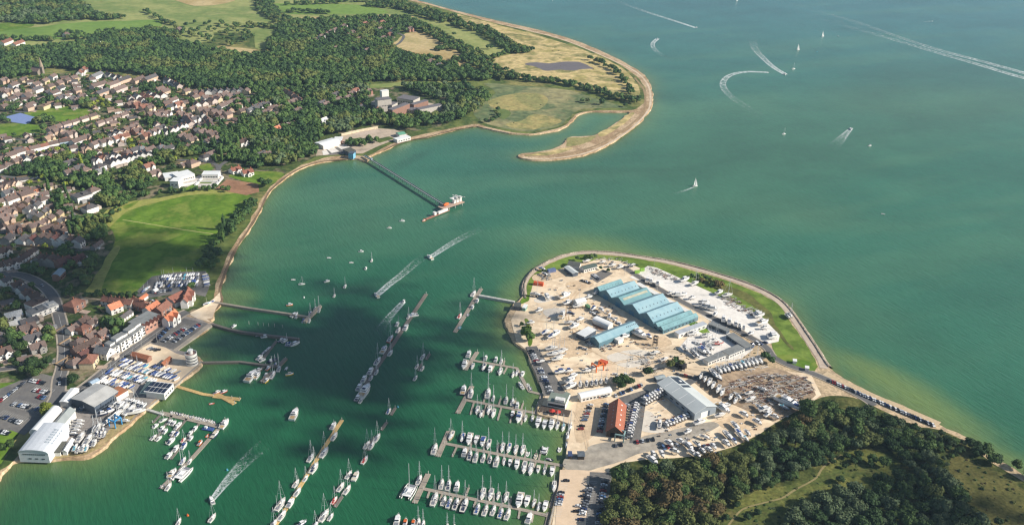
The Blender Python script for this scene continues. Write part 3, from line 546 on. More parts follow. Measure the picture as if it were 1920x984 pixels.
row(P('455,210 471,208 480,203'),['yn','wg','wd'],'s','beside the dark tree clump at the estate end','estate end',A)
row(P('283,216 298,219 312,216 340,217 352,221 366,226'),['rn','wn','wn','rn','pn','wd'],'v','above the chapel road bend','chapel road bend',A)
row(P('97,243 107,239 124,234 140,229 157,224 174,219'),['pn','pn','pn','pn','pn','cn'],'s','of the long pink upper row below the green','upper pink row',sc=.82)
row(P('168,240 187,232 203,227 218,222 232,217'),['pn','pn','pn','pn','pn'],'s','of the long pink lower row below the green','lower pink row',sc=.82)
row(P('98,250 107,248 121,250 133,254 117,264 92,263'),['wn','on','yn','pn','rr','ct'],'bv','in the gardens below the pink rows','gardens below pink rows',A)
row(P('37,287 51,283 65,280 81,276 97,272 110,269 122,267'),['wn','wr','wn','wr','wn','wn','lb'],'s','of the long white terrace','long white terrace',sc=.9,jit=1)
row(P('144,268 160,262 180,272 196,269 207,265 221,262 232,259'),['wn','on','wn','wn','wn','wr','or'],'sv','continuing the line of the white terrace','continuing terrace',A)
row(P('7,298 20,294 33,304 50,302 64,298 78,295 92,293 104,290 116,289'),['on','pn','on','wg','on','wn','rn','wn','pn'],'vd','in the brick row below the white terrace','brick row',perp=True)
row(P('14,312 2,318'),['wn','wn'],'h','at the frame edge by the dark tree belt','frame edge',A)
row(P('162,281 211,256 222,252 234,249'),['on','wd','wd','on'],'v','scattered above the yellow conifer','above the yellow conifer',(10,5))
row(P('181,303 194,298 205,297 217,294'),['wd','or','wd','wd'],'v','of the upper detached white row','upper detached white',(10,-3),perp=True)
row(P('208,309 217,306 229,303 239,300 248,298 257,296 266,294 276,292'),['wd','wd','wd','wd','wd','wd','wd','wd'],'d','of the lower detached white row','lower detached white',perp=True)
row(P('254,284 266,282 281,283 302,279 315,282 240,288'),['wd','wg','wn','wg','wd','rn'],'sh','above the lower detached white row','above detached white',A)
row(P('129,309 140,305 130,326 187,315 188,324 160,321 148,318'),['wd','wd','wn','wd','wg','on','dd'],'vh','around the yellow conifer lane','yellow conifer lane',A)
row(P('314,250 322,248 330,245 338,242 345,239'),['wd','wd','wd','wd','wd'],'t','of the five white gabled houses','white gabled five',perp=True,sc=1.1)
row(P('251,240 240,245 258,248 281,252 291,249 274,257 302,242'),['on','rn','rn','wd','wn','or','wd'],'v','left of the five white gabled houses','left of gabled five',A)
row(P('351,226 356,231'),['pn','pn'],'l','stepping down beside the central road','beside central road',(5,8))
row(P('389,226 393,232 396,238'),['on','on','pn'],'s','of the stepped pink terrace','stepped pink terrace',(5,8))
row(P('341,258 352,260 361,266 368,248 379,250 392,252 399,255 404,263 391,267'),['on','on','cn','dd','pn','nn' if 0 else 'on','on','gn','wn'],'vd','around the hollow above the modern white house','hollow',A)
row(P('352,277 394,288 385,297 347,308 361,308'),['cn','yn','wd','yn','on'],'hb','in the gardens above the modern white house','gardens above white house',A)
row(P('455,269'),['wb'],'v','alone on the lawn edge beside the conifers','',A)
row(P('279,315 290,328'),['wr','pn'],'v','beside the modern white house entrance','white house entrance',A)
row(P('7,352 20,348 28,346'),['on','on','pn'],'v','beside the school at the frame edge','beside school',(10,-4),perp=True)
row(P('30,370 49,367 16,364'),['yn','on','wd'],'vs','in front of the school yard','front of school yard',A)
row(P('7,379 22,376'),['wn','wn'],'s','of the white pair below the school','white pair',A)
row(P('81,377'),['wn'],'h','on its own behind the school yard',''); row(P('175,361 154,371 169,393'),['wn','wd','wd'],'hf','among the tall trees by the playing field','tall trees by field',A,sc=1.15)
row(P('7,398 19,400 5,409 15,414'),['pn','on','pn','on'],'v','in the brick cluster at the frame edge','brick cluster',A)
row(P('27,388 39,391 53,394 69,387 52,380 66,379'),['ob','ob','wd','wd','yn','gd'],'vd','in the dark-roofed close below the school','dark roofed close',(8,-6),sc=.86)
row(P('61,403 72,408 84,398 95,411 81,418 110,403 112,417 134,408'),['wd','yd','yd','yn','on','yn','yd','yd'],'vd','of the sandy brick close beside the tree belt','sandy brick close',(8,-6),sc=.86)
row(P('27,431 46,424 67,427 88,427 111,429 118,433'),['rn','yt','yn','ob','ob','rb'],'vb','along the lower edge of the sandy close','lower edge of close',(10,-3))
row(P('15,451 43,453 62,452'),['gd','wd','wm'],'d','beside the long dark terrace','beside dark terrace',(10,-7))
row(P('80,453 92,454 104,455 118,456 131,457 146,458'),['gb','gb','wm','wg','gb','wd'],'t','of the long dark terrace','long dark terrace',perp=True,sc=1.25,jit=1)
row(P('182,459'),['gn'],'l','beside the corner of the playing field','',(12,-8),sc=.62)
row(P('8,474 8,499 22,497'),['wb','wb','wb'],'v','beside the road at the frame edge','road at frame edge',A)
row(P('42,486 52,478'),['wb','wb'],'l','of the big white gabled pair above the road','white gabled pair',(12,-7),sc=.8)
row(P('75,491 86,492 97,493 107,494'),['gb','gb','gb','rb'],'t','of the short dark terrace above the road','short dark terrace',perp=True,sc=1.2,jit=1)
row(P('120,494 147,488'),['rm','rm'],'v','of the maroon-roofed pair by the dark trees','maroon pair',(12,-5))
row(P('11,528 31,537 42,544 50,552 63,558'),['wd','wb','wd','wb','wb'],'dv','in the white row inside the road bend','inside road bend',(12,-6),sc=.88)
row(P('69,571 70,586'),['wb','wg'],'f','of the pale modern pair inside the bend','pale modern pair',(12,-5))
row(P('90,578'),['ww'],'f','with a pale terrace beside the road bend','',(12,-4))
row(P('140,574'),['rr'],'h','with dormers across the road from the bend','',(12,-8),sc=1.2)
row(P('25,589 33,604 54,601'),['ww','ww','wd'],'b','in the walled gardens left of the road','walled gardens',(12,-3))
row(P('53,619 62,638 71,653 6,664'),['rn','wd','gn','wb'],'v','beside the main road left side','left of main road',(12,-4))
row(P('136,618 156,604 157,617 171,631 191,627 148,643 181,652 157,665 141,681 172,606'),['wn','gb','rr','rn','rn','on','rn','rm','gn','pn'],'vdh','in the brown-roofed group right of the road','brown roofed group',(10,-6),sc=.84)
row(P('160,650'),['rb'],'l','with a long brown roof right of the road','',(12,-6),sc=.9)
row(P('167,679'),['cr'],'h','nearest the waterfront road junction','',(10,-14),sc=1.1)
row(P('196,663'),['wg'],'d','at the end of the white apartment terrace','',(-12,-3),sc=1.2)
row(P('207,566 222,568 237,570'),['wr','rr','wr'],'s','of the dormered terrace behind the club','dormered terrace',jit=1)
row(P('215,579'),['wo'],'d','behind the flats with a small garden','',A)
row(P('233,593'),['wd'],'l','with a long white ridge by the flats','',(12,-9),sc=.6)
row(P('262,572 272,577'),['rr','rr'],'s','beside the club car park entrance','club car park entrance',(10,4))
row(P('285,580 305,581'),['wo','rr'],'s','next to the orange waterfront hotel','next to hotel',(12,-8))
for p,sp in (('620,63','pn'),('628,58','wn'),('652,68','rn'),('660,64','on'),('700,46','on'),('716,45','or'),('712,57','wn'),('735,58','wn'),('730,66','rr'),('718,73','wn'),('680,48','or'),('768,57','rn'),('644,52','pn'),('672,75','cn'),('600,70','cn'),('590,78','wn')):
    pass
row(P('590,78 602,71 613,66 620,62 628,58 644,52'),['cn','wn','rn','pn','wn','pn'],'v','of the far village houses among the trees','far village left',A)
row(P('652,69 660,64 672,76 688,97 630,93'),['rn','on','cn','wn','wn'],'v','in the middle of the far village','far village middle',A)
row(P('684,47 700,46 716,45 768,57 712,57 735,59 730,67 718,74'),['or','on','or','rn','wn','wn','rr','wn'],'v','of the far village houses beside the fields','far village fields',A)
row(P('806,118 822,125'),['rn','wd'],'v','at the end of the stubble field','stubble field end',A)
row(P('12,81 34,84'),['wr','wr'],'l','of the white farmhouses in the far meadows','farmhouses',A)
row(P('124,67 335,57'),['wn','on'],'d','half hidden in the far meadow hedges','meadow hedges',A)
row(P('484,206 491,200 499,199 507,207 514,205 524,206 498,213 516,218'),['wd','wd','wd','on','pn','cn','wn','wn'],'vd','in the row at the wood end of the town','wood end of town',A)
row(P('538,175 547,180 556,186 563,190'),['on','on','pn','on'],'s','of the pink flats deep in the wood','pink flats in wood',(10,6))
row(P('541,196 550,193 604,196 611,198 558,210'),['pn','cn','wd','wn','cn'],'v','below the pink flats in the wood','below pink flats',A)
row(P('628,181 634,190 652,185 659,178 666,173 684,176 690,174'),['wd','cn','pn','rn','wr','rr','rn'],'v','beside the academy blocks','beside academy',A)
row(P('677,203 708,209'),['wd','rr'],'h','on the lawn below the academy blocks','below academy',A)
row(P('518,244'),['oo'],'v','with a bright orange roof beside the woods','',A); row(P('606,225 610,231'),['ww','ww'],'b','peeping out of the woods above the pier','above pier',A)
row(P('490,292 500,293'),['rd','wn'],'v','in the shoreline garden wood','shoreline garden',A); row(P('545,233 527,236 448,244'),['cn','cn','wn'],'b','hidden between trees behind the town','behind the town',A)
# small houses tucked between the rows
def infill(poly,n,where,anchor):
    Pw=[G(*q) for q in poly]; x0=min(p.x for p in Pw);x1=max(p.x for p in Pw);y0=min(p.y for p in Pw);y1=max(p.y for p in Pw); pts=[];t=0
    while len(pts)<n and t<4000:
        t+=1; x=random.uniform(x0,x1);y=random.uniform(y0,y1)
        if inpoly(Pw,x,y) and all((x-a[0])**2+(y-a[1])**2>(a[2]+6.5)**2 for a in AVOID) and all((x-a)**2+(y-b)**2>400 for a,b in pts): pts.append((x,y))
    ap=G(*anchor); pts.sort(key=lambda q:(q[0]-ap.x)**2+(q[1]-ap.y)**2)
    for i,(x,y) in enumerate(pts):
        u,v=px((x,y,LZ)); k=random.choice('bbdd'); w=random.choice('wwpcob'); r=random.choice('nnndtb'); house(u,v-5,k,w,r,random.choice([.55,.55,-1.0])+random.uniform(-.15,.15),f'small {WALLN[w]} {KN[k]} with {ROOFN[r]} roof, {nth(i+1)} nearest {where}','small houses tucked between the estate rows',.82)
infill([(0,160),(110,148),(240,160),(300,185),(240,215),(160,212),(60,205),(0,200)],26,'the church, between the rows',(62,132))
infill([(240,205),(330,195),(470,195),(470,235),(400,245),(300,240),(200,262),(120,262),(180,235)],26,'the big wood, between the rows',(400,165))
infill([(0,250),(60,255),(130,285),(60,300),(0,285)],8,'the playing green, between the rows',(60,235)); infill([(130,285),(250,262),(300,250),(290,275),(200,290),(140,300)],10,'the five gabled houses, between the rows',(330,245))
infill([(0,340),(50,340),(130,360),(140,400),(90,440),(0,440)],12,'the school, between the rows',(62,352)); infill([(0,560),(50,565),(95,620),(90,670),(30,680),(0,640)],8,'the road bend, in walled gardens',(100,560))
# ------------------------------------------------ larger buildings, each with its own outline
def rect(p0,p1,p2,h,z=LZ):
    """roof-eave corners in pixels at height h: p0->p1 along the ridge, p1->p2 across. returns centre, length, width, heading"""
    a,b,c=(G(*p,z+h) for p in (p0,p1,p2)); d=(b-a); L=d.length; d.normalize(); n=Vector((-d.y,d.x,0)); w=(c-b).dot(n)
    ce=(a+b)/2+n*w/2; ce.z=z; return ce,L,abs(w),math.atan2(d.y,d.x)
PALE=mat('pale_metal_roof',(206,210,206),.45,.5,var=.05,scale=.08); GREYM=mat('grey_cladding',(150,160,168),.55,.4,var=.06,scale=.3); DGREY=mat('dark_cladding',(86,96,108),.6,var=.08,scale=.3)
BLUER=mat('blue_roof_sheeting',(152,182,188),.6,.3,var=.08,scale=.12,c2=(134,168,178)); BLUEW=mat('blue_wall_sheeting',(100,134,146),.6,var=.08,scale=.3); RUST=mat('faded_roof_patch',(186,184,160),.6,var=.1,scale=.3)
WHT=mat('white_render',(232,228,220),.7,var=.03); WHTR=mat('white_membrane',(236,236,232),.55,.4,var=.03,scale=.2); SOLAR=mat('solar_panel',(34,42,62),.25,.6,var=.1,scale=.5); TILE=mat('orange_tiles',(170,104,80),.8,var=.1,scale=.8); TILED=mat('red_tiles',(150,98,82),.8,var=.12,scale=.8)
GREENR=mat('green_grey_roof',(132,142,130),.7,var=.08,scale=.3); BRK=mat('brick_wall',(156,120,104),.85,var=.12,scale=1.2); FLATR=mat('grey_felt_roof',(136,138,136),.85,var=.1,scale=.3)
def shed_parts(root,L,Wd,e,r,wm,rm,over=.5,segs=None,x=0,y=0,ends=True,wn='wall',rn='roof'):
    w=MB(); hx,hy=L/2,Wd/2; w.box((x,y,e/2),(L,Wd,e))
    if r>0 and not segs:
        for s in (-1,1): w.poly([(x+s*hx,y-hy,e),(x+s*hx,y+hy,e),(x+s*hx,y,e+r)],flip=s<0)
    ro=MB(); t=.25
    prof=[(-1,0),(0,1),(1,0)] if not segs else [(-math.cos(math.pi*i/segs),math.sin(math.pi*i/segs)**.8) for i in range(segs+1)]
    if segs:
        for s in (-1,1): w.poly([(x+s*hx,y+px_*hy,e+pz*r) for px_,pz in prof],flip=s<0)
    if r>0:
        lo=[[(x+sx*(hx+over),y+p[0]*(hy+(over if abs(p[0])>.99 else 0)),e+p[1]*r+dz-(over*r/hy*.5 if abs(p[0])>.99 and not segs else 0)) for p in prof] for sx,dz in ((-1,.02),(1,.02))]
        hi=[[(a,b,c+t) for a,b,c in q] for q in lo]; k=len(prof)
        n=len(ro.v); ro.v+=lo[0]+lo[1]+hi[0]+hi[1]
        for i in range(k-1):
            ro.f+=[(n+i,n+i+1,n+k+i+1,n+k+i),(n+2*k+i,n+3*k+i,n+3*k+i+1,n+2*k+i+1),(n+i,n+2*k+i,n+2*k+i+1,n+i+1),(n+k+i,n+k+i+1,n+3*k+i+1,n+3*k+i)]; ro.m+=[0]*4
        ro.f+=[(n,n+k,n+3*k,n+2*k),(n+k-1,n+3*k-1,n+4*k-1,n+2*k-1)]; ro.m+=[0]*2
    else: ro.box((x,y,e+.2),(L+over,Wd+over,.4))
    W_=ob(wn,w.mesh('wall',wm),root); R_=ob(rn,ro.mesh('roof',rm),root); return W_,R_
def opening(parent,name,loc,size,rz,m): return ob(name,MB().box((0,0,0),size).mesh(name,m),parent,loc,rz)
def slope_panel(parent,name,x0,x1,f0,f1,hy,e,r,side,m,up=.34):
    """a flat panel lying on a gable roof slope; f0,f1 = fraction from eave to ridge"""
    b=MB(); a=[(x,side*hy*(1-f),e+r*f+up) for x,f in ((x0,f0),(x1,f0),(x1,f1),(x0,f1))]; b.poly(a if side<0 else a[::-1]); b.poly([(x,y,z-.08) for x,y,z in (a[::-1] if side<0 else a)]); return ob(name,b.mesh(name,m),parent)
def big(name,label,rc,z=None,cat='building',scale=None):
    ce,L,Wd,rz=rc; AVOID.append((ce.x,ce.y,max(L,Wd)*.45)); 
    for k in (-.33,.33): AVOID.append((ce.x+math.cos(rz)*L*k,ce.y+math.sin(rz)*L*k,Wd*.5+1))
    return thing(name,ce,rz,label,cat),L,Wd
# boatyard hall with solar panels
rc=rect((1232.9,718.4),(1303,775.1),(1343.9,762),6.2); R,L,Wd=big('boat_hall','long grey metal hall with solar panels on its roof beside the boat rows',rc)
w,r_=shed_parts(R,L,Wd,6.2,3.0,GREYM,PALE)
_s=1
slope_panel(r_,'solar_panels',-L*.48,-L*.24,.12,.9,Wd/2,6.2,3.0,_s,SOLAR); slope_panel(r_,'solar_panels',-L*.2,-L*.12,.12,.9,Wd/2,6.2,3.0,_s,SOLAR); slope_panel(r_,'roof_light',-L*.36,-L*.31,.3,.5,Wd/2,6.2,3.0,_s,WHTR,.42)
for i in range(4): slope_panel(r_,'roof_light',-L*.35+i*L*.2,-L*.335+i*L*.2,.1,.85,Wd/2,6.2,3.0,-1,WHTR,.4)
opening(R,'sliding_door',(L/2+.06,-Wd*.05,2.6),(.14,Wd*.32,5),0,WHTR); opening(R,'doorway',(L/2+.05,Wd*.17,2.4),(.12,Wd*.08,4.6),0,DGREY)
for i in range(6): opening(R,'window',(-L*.4+i*L*.15,-Wd/2-.05,3.2),(3,.12,1),0,GLASS)
# blue boat sheds: seven bays side by side, ridges running the same way
o=Vector(G(1113,548.5)); e_=Vector(G(1243,626.5)); rowd=(e_-o).normalized(); gd=(G(1213,548.4,10)-G(1168.2,565.4,10)); gd.normalize(); gd=(gd-rowd*gd.dot(rowd)).normalized()
rowL=(e_-o).length; rz=math.atan2(gd.y,gd.x); ce=o+rowd*rowL/2+gd*15
R=thing('boat_sheds',(ce.x,ce.y,LZ),rz,'row of large pale blue sheds with sawtooth gabled roofs in the boatyard','building'); AVOID+= [((o+rowd*k*rowL+gd*18).x,(o+rowd*k*rowL+gd*18).y,22) for k in (.1,.35,.6,.85)]
sgn=1 if (-math.sin(rz)*rowd.x+math.cos(rz)*rowd.y)>0 else -1
bays=[(0,.10,21,4.6,3.0,0),(.10,.27,25,5.2,4.2,1),(.27,.46,25,5.2,4.2,2),(.46,.67,27,5.6,5,1),(.67,.86,27,5.6,5,1),(.86,.93,31,3.8,2.2,0),(.93,1.0,31,3.8,2.2,0)]
TEAL=mat('teal_roof_sheeting',(122,164,168),.6,.3,var=.09,scale=.1)
for a,b_,dep,e,r,k in bays:
    wv=(b_-a)*rowL; yc=sgn*((a+b_)/2-.5)*rowL
    W_,R_=shed_parts(R,dep*1.32,wv-.12,e,r,BLUEW,TEAL if k in(0,2) else BLUER,.15,x=(dep*1.32-30)/2,y=yc)
    x0=(dep*1.32-30)/2-dep*.66
    if k==2: slope_panel(R_,'faded_patch',x0+3,x0+dep*1.25,.5,.75,wv/2,e,r,-sgn if 0 else sgn,RUST).location.y=yc
    if k in (0,1):
        for i in range(8): 
            q=slope_panel(R_,'roof_light',x0+2+i*dep*.16,x0+2.8+i*dep*.16,.3,.42,wv/2,e,r,sgn,DGREY); q.location.y=yc
    if e<5 and a>.8: opening(W_,'window',(x0-.06,yc,1.8),(.12,wv*.5,1.2),0,GLASS)
    else: opening(W_,'shed_door',(x0-.06,yc,2.2),(.14,min(6,wv*.4),4.2),0,mat('blue_door',(70,120,150),.6))
for i in range(9): opening(R,'window',(-13+i*4.2,sgn*(rowL/2+.05),1.8),(1.6,.12,1),0,GLASS)
ob('lean_to',MB().box((26.5,0,1.6),(5,rowL*.72,3.2)).mesh('lean_to',WHT),R)
# second blue building
rc=rect((1112,646),(1185.5,615.5),(1178,601),5.4); ce,L,Wd,rz=rc
R,L,Wd=big('blue_workshop','long pale blue workshop with roof lights standing apart from the row of sheds',rect((1107,632),(1180,603),(1190,615.5),5.2))
w,r_=shed_parts(R,L,Wd,5.2,2.6,BLUEW,BLUER)
for i in range(7): slope_panel(r_,'roof_light',-L*.45+i*2.2,-L*.45+i*2.2+1,.18,.36,Wd/2,5.2,2.6,-1 if Wd>0 else 1,DGREY); slope_panel(r_,'roof_light',L*.25+i*2,L*.25+i*2+.9,.5,.68,Wd/2,5.2,2.6,-1,DGREY)
opening(R,'annexe',(-L*.05,-Wd/2-2.4,1.8),(6,4.8,3.6),0,WHT)
def simple(name,label,p0,p1,p2,e,r,wm,rm,cat='building',segs=None,over=.4,win=0,winside=-1,door=None):
    R,L,Wd=big(name,label,rect(p0,p1,p2,e),cat=cat); w,ro=shed_parts(R,L,Wd,e,r,wm,rm,over,segs)
    for i in range(win):
        for s in ((-1,1) if winside==0 else (winside,)): opening(R,'window',((-.5+(i+.5)/win)*L*.92,s*(Wd/2+.05),e*.5),(min(2.2,L/win*.55),.12,1.2),0,GLASS)
    if door: opening(R,'door',(door*(L/2+.06),0,e*.42),(.14,Wd*.4,e*.8),0,DGREY)
    return R,L,Wd,ro
simple('white_annexe','low white flat-roofed annexe behind the blue workshop',(1081,625),(1103,612),(1112,622),4,.0,DGREY,WHTR)
simple('storage_tent','long white barrel-roofed storage tent in the sandy boatyard',(1111,600),(1140,612.5),(1148,606),3.2,1.6,WHT,WHTR,segs=6)
simple('white_canopy','square white canopy shelter between hauled-out boats',(1075,562),(1092,558),(1096,565),4,1.6,WHT,WHTR)
simple('storage_tent','long white tent hall with cars parked along its front',(1083,738),(1140,726),(1143,735),3.6,1.8,WHT,WHTR,segs=6,win=8)
simple('yard_office','pale grey flat-roofed workshop beside the last blue shed',(1265,622),(1318,603),(1322,609),4,0,WHT,mat('pale_flat_roof',(190,194,198),.6,var=.05),win=6)
simple('office_block','low office block with pale grey roof along the yard road',(1328,607),(1362,621),(1369,617),3.4,0,DGREY,FLATR,win=6)
simple('office_block','low office block with long grey roof at the yard corner',(1362,628),(1397,652),(1411,648),3.4,0,DGREY,FLATR,win=7)
simple('office_row','low white-fronted offices with windows facing the yard road, middle block',(1354,658),(1383,646),(1396,654),3.4,0,WHT,FLATR,win=6,winside=0)
simple('office_row','low white-fronted offices with windows facing the yard road, end block',(1318,673),(1351,660),(1361,666),3.4,0,WHT,FLATR,win=6,winside=0)
simple('clubhouse','dark grey clubhouse with long pitched roof near the point',(1088,500),(1112,494),(1120,499),3.8,1.6,WHT,mat('dark_green_roof',(84,98,92),.7),win=6)
simple('clubhouse_wing','grey pitched wing beside the dark clubhouse',(1064,497),(1086,500),(1094,493),3.2,1.0,WHT,mat('charcoal_roof',(96,98,92),.7))
simple('clubhouse_shed','pale grey metal shed left of the dark clubhouse',(1058,501),(1074,513),(1083,510),3.6,.8,DGREY,PALE)
# orange tiled boathouse (steps in its roof)
R,L,Wd=big('boathouse','orange tiled boathouse with a steep dark gable among rows of parked cars',rect((1143.5,757),(1137,808),(1168,813),4.6)); w,ro=shed_parts(R,L,Wd,4.6,5.2,DKC,TILE,.7)
for i in range(5): slope_panel(ro,'roof_light',-L*.4+i*L*.18,-L*.4+i*L*.18+1.2,.4,.52,Wd/2,4.6,5.2,1,WHTR,.45)
for i in range(7): slope_panel(ro,'roof_light',-L*.42+i*L*.13,-L*.42+i*L*.13+1,.5,.6,Wd/2,4.6,5.2,-1,GREYM,.45)
opening(R,'gable_door',(L/2+.05,0,2),(.14,Wd*.5,4),0,mat('black_opening',(22,22,26),.9))
# marina restaurant over the water
R,L,Wd=big('restaurant','marina restaurant with green-grey roof and red parasols on its deck',rect((1027,751),(1060,757),(1064,741),5.2)); w,ro=shed_parts(R,L,Wd,5.2,0,WHT,GREENR)
opening(ro,'white_dormer',(2,-Wd*.3,6.4),(7,4,2.2),0,FRAME)
for i in range(7): opening(R,'window',((-.5+(i+.5)/7)*L*.92,-(Wd/2+.05),2.4),(2,.12,2),0,GLASS)
dk=MB(); dk.box((0,-Wd/2-4,.4),(L+9,8,.4)); ob('deck',dk.mesh('deck',DKC),R); 
for i in range(10):
    x=-L/2-4+i*(L+8)/9; opening(R,'rail_post',(x,-Wd/2-7.9,1.1),(.15,.15,1.1),0,FRAME)
simple('restaurant_store','flat green-grey roofed link block behind the restaurant',(1048,745),(1062,735),(1066,741),4.6,0,WHT,GREENR)
# fuel/harbour hut on piles at the neck
simple('harbour_hut','dark-roofed harbour hut on piles at the end of the jetty bridge',(963,575),(975,576),(977,568),3.4,.0,DGREY,mat('hut_roof',(92,96,92),.8))
simple('harbour_kiosk','small green kiosk beside the dark harbour hut',(979,577),(985,578),(987,571),3,0,mat('kiosk_green',(120,160,150),.7),WHTR)
for nm,lb,a,b2,c2,mm in (('container','orange shipping container at the yard edge by the slip',(1000,530),(1018,532.5),(1019,529),'o'),('container','lime green container beside the concrete yard, left one',(1191,509),(1200,508),(1202,506),'l'),('container','lime green container beside the concrete yard, right one',(1201,505),(1209,504),(1211,502),'l'),('container','blue-grey container by the clubhouse shed',(1029,508),(1043,505),(1044,501),'b'),('container','green container behind the white canopy shelter',(1097,571),(1102,575),(1105,572),'g')):
    simple(nm,lb,a,b2,c2,2.6,0,mat('container_'+mm,{'o':(214,92,50),'l':(150,196,84),'b':(104,120,160),'g':(110,150,110)}[mm],.6),mat('container_'+mm,(0,0,0)),cat='container',over=0)
simple('workshop_shed','grey-green workshop shed beside the dark hedge in the yard',(1226,706),(1242,702),(1245,708),3,.8,DGREY,mat('pale_shed_roof',(160,170,172),.6))
simple('yard_hut','small dark hut beside the travel hoist dock',(1084,855),(1096,855),(1097,846),3,.7,DKC,mat('hut_slate',(100,108,116),.7))
simple('yard_hut','small blue-doored hut on the dock edge',(1066,855),(1073,855),(1074,846),2.6,0,DKC,mat('blue_felt',(70,84,120),.7))
for i,(x,y) in enumerate(((1490,677),(1513,690))): simple('white_kiosk',('small white kiosk on the lawn beside the yard road','small white van-like kiosk at the tip of the lawn')[i],(x-3,y),(x+4,y+1),(x+6,y-3),2.6,0,WHT,WHTR,cat='kiosk')
# ---- left shore landmarks
# harbour master tower: white drum with black bands, gallery and lantern
p=G(360.5,682); R=thing('harbour_tower',p,0,'round white harbour tower with dark bands at the river edge','tower',None,(.78,.78,.85)); AVOID.append((p.x,p.y,12))
BLK=mat('black_band',(44,50,70),.6); h=0; s=2.62
for i in range(7):
    rad=5.4*(1 if i<6 else 1); hh=1.9 if i%2==0 else 1.1
    b=MB(); b.tube((0,0,h),(0,0,h+hh),rad+(.25 if i%2==0 else 0),28); ob('white_band' if i%2==0 else 'dark_band',b.mesh('band',WHT if i%2==0 else BLK,smooth=False),R); h+=hh
b=MB(); b.tube((0,0,h),(0,0,h+.1),5,28); dk=ob('gallery',b.mesh('gallery',mat('deck_felt',(150,120,110),.8)),R)
b=MB(); 
for i in range(28):
    a=2*math.pi*i/28; b.box((5.5*math.cos(a),5.5*math.sin(a),h+.5),(.3,1.25,1.0),a)
ob('parapet',b.mesh('parapet',WHT),R); b=MB(); b.tube((0,0,h),(0,0,h+3.6),2.1,20); ln=ob('lantern_room',b.mesh('lantern',WHT),R); b=MB(); b.tube((0,0,h+3.6),(0,0,h+4),2.5,20); ob('lantern_roof',b.mesh('lroof',WHTR),R); b=MB(); b.tube((0,0,h+4),(0,0,h+8),.14,6); ob('flag_pole',b.mesh('pole',WHT),R)
# white barrel halls and yards
R,L,Wd,ro=simple('boat_store','big white curved-roof boat store at the water edge with vertical panels',(34,848),(75,797),(128,800),7.4,2.6,mat('white_cladding',(214,216,220),.6,var=.03),mat('white_roof_sheet',(208,212,216),.5,.4,var=.04),segs=8)
for i in range(6):
    for s in (0,1):
        q=opening(ro,'roof_light',(-L*.2+i*L*.09,-Wd*(.28+.1*s),7.4+2.6*(.9-.16*s)),(1.6,3,.2),0,GREYM); q.rotation_euler.x=-.32 if 0 else .32
for i in range(3): opening(R,'window',(-L/2-.06,-Wd*.3+i*Wd*.22,3),(.14,2,.8),0,GLASS)
for i in range(11): opening(R,'vent_window',(-L/2-.06,-Wd*.36+i*Wd*.07,6.4),(.14,.8,.8),0,GLASS)
simple('boat_store','white half-barrel hall behind the big boat store',(56,812),(96,768),(112,773),6.2,3.6,WHT,WHTR,segs=9)
simple('boat_store','grey-roofed boat store joined to the white barrel hall',(91,805),(123,768),(136,775),6,2.6,WHT,mat('grey_sheet_roof',(150,156,154),.6,.4,var=.05,scale=.2))
simple('office_lean_to','narrow dark-roofed lean-to beside the big boat store',(101,848),(113,828),(123,830),3.2,0,WHT,mat('dark_flat',(98,98,88),.8),win=5)
R,L,Wd,ro=simple('marine_workshop','large grey workshop with pale striped low roof below the dinghy park',(134,747),(179,719),(208,742),6.6,1.6,DGREY,mat('striped_roof',(196,194,188),.55,.4,var=.1,scale=.12))
for i in range(8): opening(R,'window',((-.5+(i+.5)/8)*L*.9,-(Wd/2+.05),2.6),(2,.12,1.6),0,GLASS)
simple('white_store','narrow white roofed store behind the large grey workshop',(112,753),(133,728),(145,732),4.4,.6,WHT,WHTR)
simple('rusty_store','flat store with rusty orange roof corner beside the workshop',(200,737),(222,724),(237,733),4.6,0,WHT,mat('rusty_felt',(150,112,84),.8,c2=(186,106,66),scale=.15))
R,L,Wd,ro=simple('solar_office','white waterside office with a roof of dark solar panels',(270,734),(288,715),(323,722),5,.0,WHT,WHTR,win=4)
for i in range(5):
    for j in range(2): opening(ro,'solar_panel',(-L*.25+j*L*.48,-Wd*.4+i*Wd*.2,5.6),(L*.42,Wd*.17,.12),0,SOLAR)
simple('green_shed','green-grey lean-to beside the solar panel office',(262,738),(276,716),(286,718),3.4,.5,DGREY,mat('green_sheet',(106,124,122),.7))
simple('sail_store','brown tiled store beside the dinghy park car bays',(245,666),(276,674),(284,668),3.2,1.6,BRK,mat('brown_tiles',(164,104,74),.8,var=.12))
simple('training_hut','long brown tiled hut between dinghies and the tower',(300,682),(315,670),(320,673),3,1.4,BRK,mat('brown_tiles',(0,0,0)))
simple('blue_kiosk','pair of white sloped kiosks beside the workshop roof',(166,716),(180,709),(186,713),3,.8,WHT,mat('pale_blue_roof',(170,190,206),.6))
